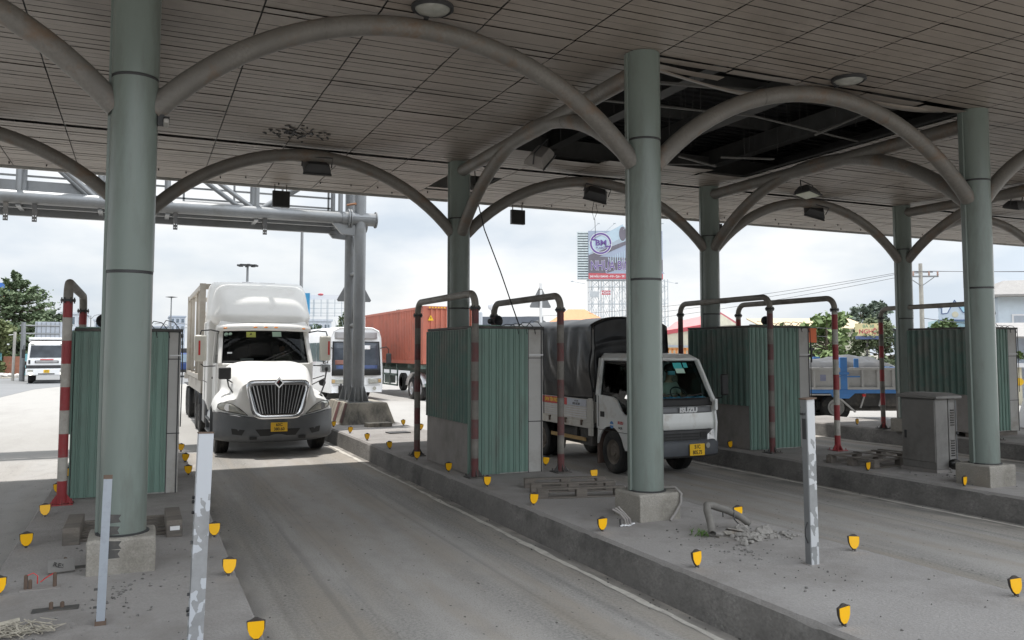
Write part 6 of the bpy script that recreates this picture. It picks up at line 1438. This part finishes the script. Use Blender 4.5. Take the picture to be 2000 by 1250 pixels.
for k in range(19): b.box(-1.45, -.02, .08, .14, z0 + .1 + k * .335, z0 + .30 + k * .335)
b.box(-1.5, -1.42, .05, .25, z0 - .1, z1 - .1).build('side_louvre', mat('louvre_pale', (.62, .68, .69), .6), t, smooth=0); MB().box(-1.42, -.02, .2, .26, z0, z1 - .15).build('louvre_back', mat('louvre_dark', (.10, .13, .15), .7), t, smooth=0)
b = MB(); xs = [.15 + 1.42 * k for k in range(8)]
for y in (.2, 2.2):
    for i, x in enumerate(xs):
        for q in (0, .42) : b.box(x + q - .04, x + q + .04, y - .04, y + .04, 0, z0)
        for k in range(9): b.bar((x, y, 1.2 * k + .4), (x + .42, y, 1.2 * k + 1.0), .035)
    for k in range(5):
        b.box(xs[0], xs[-1] + .4, y - .03, y + .03, 2.3 * k + 1.6, 2.3 * k + 1.66)
        for i in range(7): b.bar((xs[i] + .42, y, 2.3 * k + 1.6), (xs[i + 1], y, 2.3 * k + 3.9 if k < 4 else z0), .04); b.bar((xs[i + 1], y, 2.3 * k + 1.6), (xs[i] + .42, y, 2.3 * k + 3.9 if k < 4 else z0), .04)
b.box(-.1, W, .0, 2.2, z0 - .08, z0).build('lattice', m_lattice, t, smooth=0)
for k in range(5): MB().tube([(.3 + 2.1 * k, .1, z1), (1.2 + 2.1 * k, -1.0, z1 + .8)], .03, 5).boxr((1.25 + 2.1 * k, -1.05, z1 + .82), (.3, .18, .12)).build('lamp_arm', m_lattice, t)
MB().tube([(-.5, 0, z0 - .6), (-2.2, -1.2, z0 - .4)], .03, 5).boxr((-2.3, -1.25, z0 - .4), (.3, .2, .14)).tube([(W, 0, z0 - .2), (W + 1.5, -1, z0 - .6)], .03, 5).boxr((W + 1.6, -1, z0 - .6), (.3, .2, .14)).build('lamp_arm', m_lattice, t)
MB().box(0.1, 1.4, .1, .14, z0 - 2.4, z0 - 1.6).build('small_panel', mat('lattice_panel', (.55, .57, .58), .6), t); q = MB().box(1.7, 2.9, .05, .1, z0 - 2.05, z0 - 1.5).build('small_panel', m_bred, t); text('lettering', 'HỌAN', .42, (2.3, .045, z0 - 1.78), FRONT, m_bwh, q, .003, bold=.01)
# empty billboard frame and its neighbour
t = thing('empty_billboard', 'empty lattice billboard frame far behind the semi and bus', 'billboard', (18.2, 101, 0), -.41)
b = MB(); Wf = 6.6
for k in range(9): b.box(Wf * k / 8 - .035, Wf * k / 8 + .035, -.035, .035, 6.4 if k % 3 else 0, 8.7)
for k in (1, 3, 6, 8): b.box(Wf * k / 8 - .3 - .03, Wf * k / 8 - .3 + .03, .8, .86, 0, 8.7)
for z in (6.45, 6.8, 7.35, 8.0, 8.55): b.box(0, Wf, -.03, .03, z, z + .05)
for k in range(8): b.bar((Wf * k / 8, .8, 2), (Wf * (k + 1) / 8, .8, 5), .04); b.bar((Wf * (k + 1) / 8, .0, 3), (Wf * k / 8, 0, 6), .04)
b.build('lattice', m_lattice, t, smooth=0); MB().box(0, Wf * .8, -.08, -.04, 8.45, 9.0).build('panel', m_bwh, t); MB().ball((1.6, -.1, 9.05), .35, (1, .2, .4), 8).build('red_mark', m_bred, t)
t = thing('billboard', 'blue teal billboard edge just right of the semi roof fairing', 'billboard', (16.9, 99.6, 0), -.41); MB().box(-1.6, 1.3, 0, .25, 6.3, 9.1).build('panel', mat('teal_board', (.06, .32, .58), .5, var=.35, scale=.5), t); MB().ball((.55, -.02, 8.6), .2, (1, .2, .7), 8).build('red_mark', m_bred, t); MB().ball((.6, -.02, 8.1), .3, (1.2, .1, .6), 8).build('white_mark', m_bwh, t); MB().box(-.2, .2, .25, .6, 0, 9).build('post', m_lattice, t)
t = thing('billboard', 'blue billboard with orange lettering hidden behind the big left tree', 'billboard', (-18.5, 127.5, 0)); MB().box(-2.5, 3.3, 0, .3, 8.4, 11.3).build('panel', mat('blue_board', (.05, .16, .5), .5, var=.05), t); b = MB()
for k in range(4): b.box(-1.6 + k * .9, -.9 + k * .9, -.03, 0, 9.9 - .1 * (k % 2), 10.4)
for k in range(5): b.box(-2.0 + k * .9, -1.3 + k * .9, -.03, 0, 9.0, 9.5)
b.build('lettering_block', mat('orange_print', (.75, .3, .1), .5), t, smooth=0); MB().box(.2, .7, .3, .8, 0, 11).build('post', m_lattice, t)
def building(label, loc, size, wall, floors, cols, rotz=0., roof=None, win=(.14, .17, .20), name='building', cat='building', sign=None):
    t = thing(name, label, cat, loc, rotz); w, d, h = size; MB().box(0, w, 0, d, 0, h).build('wall', wall, t, smooth=0)
    mw = mat('far_window', win, .2, var=.3)
    for f in range(floors):
        for c in range(cols):
            x = w * (c + .5) / cols; z = h * (f + .52) / floors; a, e = w / cols * .3, h / floors * .28
            q = MB().box(x - a - .05, x + a + .05, -.06, .02, z - e - .05, z + e + .05).build('window', m_bwh, t, smooth=0); MB().box(x - a, x + a, -.08, -.06, z - e, z + e).build('pane', mw, q, smooth=0)
    MB().box(-.2, w + .2, -.2, d + .2, h, h + .3).build('roof', roof or wall, t, smooth=0)
    if sign: MB().box(.3, w - .3, -.12, -.05, h * .15, h * .3).build('sign_band', sign, t, smooth=0)
    return t
m_far1 = mat('far_pale_wall', (.55, .58, .62), .8, var=.08); m_far2 = mat('far_grey_wall', (.40, .44, .50), .8, var=.1); m_dkblue = mat('parapet_slate', (.13, .145, .17), .7, var=.1)
building('pale far block with a pink strip beside the left hoop', (-10.8, 136, 0), (3.4, 8, 7.6), m_far1, 4, 3, sign=m_bred); building('far white block behind the left hoop', (-6.9, 150, 0), (4.5, 8, 7.2), m_far1, 4, 4)
building('far grey town block between left booth and semi truck', (5.6, 190, 0), (3.0, 10, 9.5), m_far2, 6, 3); building('lower far grey town block left of the semi tank frame', (2.0, 200, 0), (3.4, 10, 7.5), m_far2, 5, 4); building('far pale shop block low behind the blue truck', (-1.4, 180, 0), (6, 8, 5.2), m_far1, 3, 5)
building('far pale low house beyond the bus roof', (20.5, 122, 0), (5.0, 6, 6.6), m_far1, 3, 4)
t = thing('building', 'long low building with slate parapet behind the middle booth', 'building', (33.6, 84.5, 0), -.41); MB().box(0, 12, 0, 10, 0, 5.0).build('wall', m_bwh, t, smooth=0); MB().box(-.3, 7.2, -.4, .2, 5.02, 6.0).build('parapet', m_dkblue, t, smooth=0); MB().box(7.2, 12, -.1, 10, 5.0, 5.4).build('roof', m_far1, t, smooth=0)
for k in range(4): q = MB().box(.8 + k * 2.8, 2.6 + k * 2.8, -.06, .02, 1.2, 3.4).build('window', m_bwh, t, smooth=0); MB().box(.9 + k * 2.8, 2.5 + k * 2.8, -.1, -.06, 1.3, 3.3).build('pane', m_dkblue, q, smooth=0)
t = thing('mobile_crane', 'white and grey crane machinery behind the soiled hoop by the red container', 'crane', (30.6, 80, 0), -.41); MB().box(-.6, 1.6, 0, 2.4, 1.2, 6.3).build('housing', m_far1, t, bevel=.05); MB().box(-.4, .2, -.05, 0, 5.2, 6.0).build('green_window', mat('crane_green', (.1, .4, .34), .4), t); MB().box(.5, 1.5, -.05, 0, 4.2, 4.9).build('red_board', m_bred, t); b = MB()
for x in (-.6, .3, 1.2): b.box(x - .03, x + .03, 0, .06, 6.3, 7.3)
for z in (6.8, 7.27): b.box(-.6, 1.2, 0, .06, z, z + .05)
b.build('railing', m_lattice, t); MB().ball((2.6, .5, 6.9), .42, (1, .4, 1), 12).build('dish', m_bwh, t); MB().tube([(2.6, .6, 0), (2.6, .6, 6.8)], .08, 6).box(-1, 2.2, .2, 2.2, .0, 1.2).build('chassis', m_frame, t)
m_tile = mat('orange_tile', (.60, .27, .13), .7, var=.08, scale=.6, fine=.12, fscale=6); m_pink = mat('pink_roof', (.58, .22, .22), .6, var=.08); m_cream = mat('cream_wall', (.62, .58, .45), .8, var=.08, dirt=(.5, .45, .36), damt=.4); m_yroof = mat('straw_roof', (.52, .42, .28), .7, var=.1)
t = thing('house', 'house with orange hipped tile roof left of the tarpaulin top', 'house', (37.5, 69.0, 0), -.41); MB().box(-2.2, 2.6, 0, 5, 0, 4.9).build('wall', m_cream, t, smooth=0); MB().loft([[(-2.8, -.6, 4.85), (3.2, -.6, 4.85), (3.2, 5.6, 4.85), (-2.8, 5.6, 4.85)], [(-.6, 2.4, 6.3), (1.0, 2.4, 6.3), (1.0, 2.6, 6.3), (-.6, 2.6, 6.3)]]).build('roof', m_tile, t, smooth=0)
for x in (-1.2, 1.2): q = MB().box(x - .55, x + .55, -.05, .02, 1.6, 3.2).build('window', m_bwh, t); MB().box(x - .48, x + .48, -.08, -.05, 1.7, 3.1).build('pane', m_dkblue, q)
t = thing('warehouse', 'warehouse with pink pitched roof and grey gable behind the third column', 'warehouse', (0, 0, 0))
eL, eR, rR, rL, gR = [V(p) for p in ((33.4, 48.64, 3.51), (34.95, 45.72, 3.95), (38.16, 48.61, 4.92), (38.81, 54.94, 4.42), (41.85, 51.39, 4.35))]
dn = lambda p, z=0.: (p.x, p.y, z)
MB().plate([eL, eR, rR, rL], .14).build('roof', m_pink, t, smooth=0); MB().plate([rR, gR, gR + (rL - rR), rL], .14).build('roof', m_pink, t, smooth=0)
b = MB().loft([[dn(eL), dn(eR), dn(gR), dn(gR + (rL - rR))], [dn(eL, eL.z - .1), dn(eR, eR.z - .1), dn(gR, gR.z - .1), dn(gR + (rL - rR), gR.z - .1)]]); b.plate([eR - V((0, 0, .1)), gR - V((0, 0, .1)), rR - V((0, 0, .05))], .1); b.build('wall', m_cream, t, smooth=0)
MB().bar(eL, eR, .12, .28).bar(eR, rR, .12, .25).bar(rR, gR, .12, .25).build('verge_board', m_bred, t, smooth=0)
f = V((.91, -.41, 0)); c = (eR + gR) / 2; MB().bar(V((eR.x, eR.y, 3.2)) + V((-.1, -.4, 0)), V((gR.x, gR.y, 3.3)) + V((-.1, -.4, 0)), .3, .35).build('blue_awning', mat('awning_blue', (.08, .12, .5), .6), t)
MB().bar(V((eL.x, eL.y, 2.6)) + V((-.2, -.4, 0)), V((eR.x, eR.y, 2.5)) + V((-.2, -.4, 0)), .5, .12).build('awning', m_far2, t)
t = thing('warehouse', 'straw-coloured low roof above the third booth', 'warehouse', (56.5, 64.5, 0), -.41); MB().box(0, 10, 0, 8, 0, 4.4).build('wall', m_cream, t, smooth=0); MB().plate([(-.4, -.6, 4.35), (10.4, -.6, 4.35), (10.4, 6, 5.6), (-.4, 6, 5.6)], .12).build('roof', m_yroof, t, smooth=0)
t = thing('barrier_fence', 'orange slatted barrier seen between hoop and third booth', 'barrier', (19.9, 28.0, -.35), -.41); m_orf = mat('orange_plastic', (.75, .30, .10), .5, var=.06); b = MB().box(-1, 1, -.03, .03, 1.9, 2.0).box(-1, 1, -.03, .03, 2.6, 2.7)
for k in range(12): b.box(-.98 + k * .17, -.90 + k * .17, -.03, .03, 1.9, 2.7)
b.box(-1, -.9, -.04, .04, 0, 2.7).box(.9, 1, -.04, .04, 0, 2.7); b.build('slats', m_orf, t, smooth=0)
t = thing('van', 'teal and white van glimpsed through the tarpaulin truck window', 'van', (19.2, 27.6, 0), 1.1); MB().box(-2, 2, 0, 1.8, .4, 1.5).build('body', m_bwhite, t, bevel=.1); MB().box(-1.9, 1.6, .1, 1.7, 1.5, 2.1).build('upper_body', mat('van_teal', (.12, .38, .32), .4), t, bevel=.1)
for x in (-1.3, 1.3): wheel(t, x, .1, .34, .2); 
m_ltblue = mat('light_blue_wall', (.40, .58, .64), .7, var=.05); m_trim = mat('navy_trim', (.10, .14, .28), .6); m_ltgrey = mat('ice_blue_wall', (.58, .66, .74), .7, var=.05); m_gtile = mat('grey_tile', (.34, .33, .32), .8, var=.12, scale=3, fine=.2, fscale=12)
t = thing('house', 'light blue house with pointed parapet and navy trim at right', 'house', (64.4, 51.7, 0), -.75)
MB().box(0, 6.4, 0, 6, 0, 5.0).build('wall', m_ltblue, t, smooth=0)
par = [(0, 5.0), (6.4, 5.0), (6.4, 5.6), (4.3, 5.6), (3.2, 5.62), (1.95, 5.6), (1.30, 6.7), (.72, 5.55), (.28, 5.5), (.28, 6.05), (.02, 6.05), (.02, 5.5), (0, 5.5)]
MB().prism(par, -.25, .0, 'y').build('parapet', m_ltgrey, t, smooth=0)
b = MB()
for k in range(3, 9): b.bar((par[k][0], -.27, par[k][1] + .02), (par[k + 1][0], -.27, par[k + 1][1] + .02), .07)
b.box(-.05, 6.5, -.30, .0, 4.9, 5.0).box(-.06, .36, -.3, .0, 6.03, 6.13).build('trim', m_trim, t, smooth=0)
MB().lathe([(.26, -.29), (.26, -.26)], (1.32, 0, 5.45), 20, 'y').build('arch_niche', m_cream, t); MB().box(1.9, 6.4, .8, 6, 5.0, 6.3).build('upper_floor', m_ltblue, t, smooth=0); MB().box(1.8, 6.5, .7, .8, 6.25, 6.4).build('upper_trim', m_trim, t)
MB().lathe([(.4, -.06), (.4, .02)], (1.1, 0, 4.3), 20, 'y').build('round_window', m_ltgrey, t); MB().box(2.55, 2.75, -.35, -.0, 0, 5.0).build('pilaster', m_ltgrey, t)
MB().bar((2.9, -.6, 4.4), (2.9, -.6, 5.8), .16).bar((2.98, -.6, 5.8), (2.3, -.6, 5.8), .12).build('chimney_duct', m_far2, t)
t = thing('house', 'ice blue house with grey tiled overhanging roof at the right edge', 'house', (56.8, 40.6, 0), -.75)
MB().box(0, 9, 0, 6, 0, 6.2).build('wall', m_ltgrey, t, smooth=0); MB().loft([[(-.6, -.9, 6.15), (9.8, -.9, 6.15), (9.8, 6.8, 6.15), (-.6, 6.8, 6.15)], [(-.6, -.9, 6.3), (9.8, -.9, 6.3), (9.8, 6.8, 6.3), (-.6, 6.8, 6.3)], [(.6, .8, 7.4), (9, .8, 7.4), (9, 5, 7.4), (.6, 5, 7.4)]]).build('roof', m_gtile, t, smooth=0)
for x in (1.6, 5.4): q = MB().box(x - .75, x + .75, -.08, .02, 3.9, 4.9).build('window', m_bwh, t); MB().box(x - .62, x + .62, -.11, -.08, 4.02, 4.78).build('pane', m_far2, q)
MB().box(3.2, 3.5, -.5, .0, 0, 6.1).box(3.2, 4.4, -.5, .0, 3.0, 3.3).build('pilaster', m_ltgrey, t); MB().box(.9, 1.35, -.3, -.05, 3.3, 3.75).box(1.5, 1.95, -.3, -.05, 3.3, 3.75).build('air_conditioner', m_bwh, t)
t = thing('shed', 'low roof and wall ledge at the right frame edge below the ice blue house', 'shed', (33.0, 23.4, 0), -.75); MB().box(0, 5, .3, 3, 0, 2.9).build('wall', m_far2, t, smooth=0); MB().plate([(-.3, -.2, 2.75), (5.2, -.2, 2.75), (5.2, 2.4, 3.4), (-.3, 2.4, 3.4)], .08).build('roof', m_gtile, t, smooth=0); MB().box(-.2, 5, -.25, .3, 1.55, 1.72).build('ledge', m_bwh, t); MB().box(.1, .6, -.1, .3, 0, 1.55).build('pillar', m_cream, t); MB().lathe([(.16, -.12), (.16, -.1)], (.5, 0, .95), 18, 'y').build('yellow_disc', m_plate, t)
t = thing('road_barrier', 'white plastic road barrier with red slanted stripes at the right edge', 'barrier', (23.35, 15.95, 0), -.42)
MB().loft([[(-.1, -.3, 0), (2.0, -.3, 0), (2.0, .3, 0), (-.1, .3, 0)], [(-.1, -.28, .25), (2.0, -.28, .25), (2.0, .28, .25), (-.1, .28, .25)], [(0, -.12, .85), (1.9, -.12, .85), (1.9, .12, .85), (0, .12, .85)], [(.08, -.09, 1.0), (1.8, -.09, 1.0), (1.8, .09, 1.0), (.08, .09, 1.0)]]).build('body', m_cloud_w, t, bevel=.02)
b = MB()
for k in range(5): b.add([(.15 + k * .38, -.288, .26), (.33 + k * .38, -.288, .26), (.22 + k * .38, -.125, .86), (.04 + k * .38, -.125, .86)], [(0, 1, 2, 3)])
b.build('red_stripe', mat('stripe_red', (.65, .10, .12), .5), t, smooth=0); dup(proto, (23.4, 15.75, .35), -.4, 'yellow shield reflector at the striped road barrier', (0, 0))
t = thing('shop_sign', 'yellow and blue roadside sign half hidden in the tree', 'sign', (46.0, 42.6, 0), -.75); q = MB().box(-.75, .75, -.05, .05, 3.05, 4.15).build('panel', mat('sign_cream', (.72, .62, .35), .5), t); MB().box(-.75, .75, -.06, -.05, 3.05, 3.28).build('blue_strip', m_trim, q); text('lettering', 'BÁ 68', .3, (.1, -.055, 3.95), FRONT, mat('sign_green', (.08, .3, .2), .5), q, .003); text('lettering', 'NGHỆ', .4, (.05, -.055, 3.58), FRONT, m_bred, q, .003, bold=.01); MB().box(-.06, .06, .05, .15, 0, 4.1).build('post', m_frame, t)
m_pole = m_concpole
t = thing('utility_pole', 'concrete utility pole with crossarm and insulators right of the fourth back column', 'utility pole', (51.3, 42.5, 0), -.5)
MB().tube([(0, 0, 0), (0, 0, 8.55)], [.19, .13], 12).build('pole', m_pole, t); b = MB().box(-1.1, 1.2, -.12, -.04, 7.55, 7.66).box(-.9, .9, .1, .18, 7.9, 7.98).bar((-.9, -.1, 7.55), (0, -.1, 6.9), .05).bar((.9, -.1, 7.55), (0, -.1, 6.9), .05)
b.build('crossarm', m_galv, t); b = MB()
for x in (-1.05, -.55, .55, 1.15): b.lathe([(.05, 7.66), (.08, 7.74), (.05, 7.82), (.08, 7.9), (.03, 8.0)], (x, -.08, 0), 8)
b.build('insulator', mat('insulator_brown', (.45, .30, .25), .3), t)
m_wire = mat('power_line', (.10, .10, .11), .6)
def wire(label, a, c, sag, r=.016):
    a, c = V(a), V(c); pts = [a.lerp(c, k / 24) - V((0, 0, sag * 4 * (k / 24) * (1 - k / 24))) - a for k in range(25)]; o = MB().tube(pts, r, 5).build('power_line', m_wire, smooth=60, loc=a); tag(o, label, 'power line', 'power lines on the utility pole')
for k, x in enumerate((-1.05, -.55, .55)):
    p = V((51.3 + x * .88, 42.5 - x * .48, 8.0)); wire(['upper left power line sloping down left from the utility pole', 'middle left power line sloping down left from the utility pole', 'lower left power line sloping down left from the utility pole'][k], p, (36 + k * 1.2, 78 + k * 2, 5.8 - .7 * k), .6)
    wire(['upper power line leaving the utility pole to the right', 'middle power line leaving the utility pole to the right', 'lower power line leaving the utility pole to the right'][k], p, (80, 18 + k, 8.5), .5)
wire('slack cable crossing before the pale-leaved tree', (41, 48, 4.4), (52, 40, 3.9), .4, .02); wire('thin lower cable crossing before the pale-leaved tree', (41, 48, 3.6), (52, 40, 3.3), .25, .02); wire('cable drooping before the light blue house', (51.3, 42.4, 4.6), (62, 34, 3.6), .3, .025)

# ================================================================== light, sky, camera
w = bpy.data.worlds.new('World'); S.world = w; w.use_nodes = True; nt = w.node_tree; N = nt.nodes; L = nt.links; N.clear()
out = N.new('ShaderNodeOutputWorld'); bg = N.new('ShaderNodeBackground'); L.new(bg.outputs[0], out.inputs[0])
sky = N.new('ShaderNodeTexSky'); sky.sky_type = 'NISHITA'; sky.sun_disc = False
SUN = V((-.10, .25, 1)).normalized(); el = math.asin(SUN.z); sky.sun_elevation = el; sky.sun_rotation = math.atan2(SUN.x, SUN.y); sky.air_density = 1.2; sky.dust_density = 2.5
bg.inputs[1].default_value = .10
tc = N.new('ShaderNodeTexCoord'); mp = N.new('ShaderNodeMapping'); mp.inputs['Scale'].default_value = (1, 1, 2.6); L.new(tc.outputs['Generated'], mp.inputs[0])
n1 = N.new('ShaderNodeTexNoise'); n1.inputs['Scale'].default_value = 2.3; n1.inputs['Detail'].default_value = 7; n1.inputs['Roughness'].default_value = .55; n1.inputs['Distortion'].default_value = .4; L.new(mp.outputs[0], n1.inputs['Vector'])
r1 = N.new('ShaderNodeMapRange'); r1.inputs[1].default_value = .32; r1.inputs[2].default_value = .60; r1.inputs[3].default_value = .8; r1.inputs[4].default_value = 1.; L.new(n1.outputs[0], r1.inputs[0])
n2 = N.new('ShaderNodeTexNoise'); n2.inputs['Scale'].default_value = 3.4; n2.inputs['Detail'].default_value = 6; L.new(mp.outputs[0], n2.inputs['Vector'])
r2 = N.new('ShaderNodeMapRange'); r2.inputs[1].default_value = .38; r2.inputs[2].default_value = .60; L.new(n2.outputs[0], r2.inputs[0])
cm = N.new('ShaderNodeMix'); cm.data_type = 'RGBA'; L.new(r2.outputs[0], cm.inputs[0]); cm.inputs[6].default_value = (5.5, 6.15, 6.9, 1); cm.inputs[7].default_value = (8.3, 8.4, 8.45, 1)
mx = N.new('ShaderNodeMix'); mx.data_type = 'RGBA'; L.new(r1.outputs[0], mx.inputs[0]); L.new(sky.outputs[0], mx.inputs[6]); L.new(cm.outputs[2], mx.inputs[7]); 
s3 = N.new('ShaderNodeSeparateXYZ'); L.new(tc.outputs['Generated'], s3.inputs[0])
r3 = N.new('ShaderNodeMapRange'); r3.interpolation_type = 'SMOOTHSTEP'; r3.inputs[1].default_value = -.15; r3.inputs[2].default_value = .75; r3.inputs[3].default_value = 1.; r3.inputs[4].default_value = 3.1; dp = N.new('ShaderNodeVectorMath'); dp.operation = 'DOT_PRODUCT'; dp.inputs[1].default_value = (.55, -.84, 0); L.new(tc.outputs['Generated'], dp.inputs[0]); L.new(dp.outputs['Value'], r3.inputs[0])   # added bright lobe, out of view behind the viewer, to lift the shade
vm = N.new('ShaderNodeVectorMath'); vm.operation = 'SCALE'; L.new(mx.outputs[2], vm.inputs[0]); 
r4 = N.new('ShaderNodeMapRange'); r4.interpolation_type = 'SMOOTHSTEP'; r4.inputs[1].default_value = .17; r4.inputs[2].default_value = .36; r4.inputs[3].default_value = .25; L.new(s3.outputs[2], r4.inputs[0])      # added dark band low behind the viewer, unseen, dims the rear columns
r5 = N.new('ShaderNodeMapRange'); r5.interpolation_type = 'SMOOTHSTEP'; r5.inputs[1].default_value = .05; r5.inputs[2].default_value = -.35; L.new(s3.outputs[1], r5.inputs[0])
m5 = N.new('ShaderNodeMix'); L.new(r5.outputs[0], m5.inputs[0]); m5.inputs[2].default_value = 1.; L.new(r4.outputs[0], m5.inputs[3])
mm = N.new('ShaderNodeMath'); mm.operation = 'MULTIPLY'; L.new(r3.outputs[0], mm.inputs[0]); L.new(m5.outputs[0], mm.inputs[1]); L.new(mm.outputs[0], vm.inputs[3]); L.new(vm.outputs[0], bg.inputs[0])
sd = bpy.data.lights.new('sun', 'SUN'); sd.energy = 3.7; sd.angle = R(1.2); sd.color = (1, .965, .92); so = bpy.data.objects.new('sun', sd); COL.objects.link(so); so.rotation_euler = SUN.to_track_quat('Z', 'Y').to_euler()
cd = bpy.data.cameras.new('camera'); cam = bpy.data.objects.new('camera', cd); COL.objects.link(cam); S.camera = cam
cd.sensor_width = 36; cd.lens = 1622.3 / 2000 * 36; cd.shift_y = -(625 - 583.7) / 2000; cd.clip_end = 2000; cd.clip_start = .05
cam.location = (0, 0, 2.2); cam.rotation_euler = (PI / 2 + .0634, 0, -.4202)
S.view_settings.view_transform = 'Standard'; S.view_settings.look = 'None'; S.view_settings.exposure = .38; S.view_settings.gamma = 1
S.cycles.max_bounces = 10; S.cycles.diffuse_bounces = 5; S.cycles.glossy_bounces = 4; S.cycles.transparent_max_bounces = 16
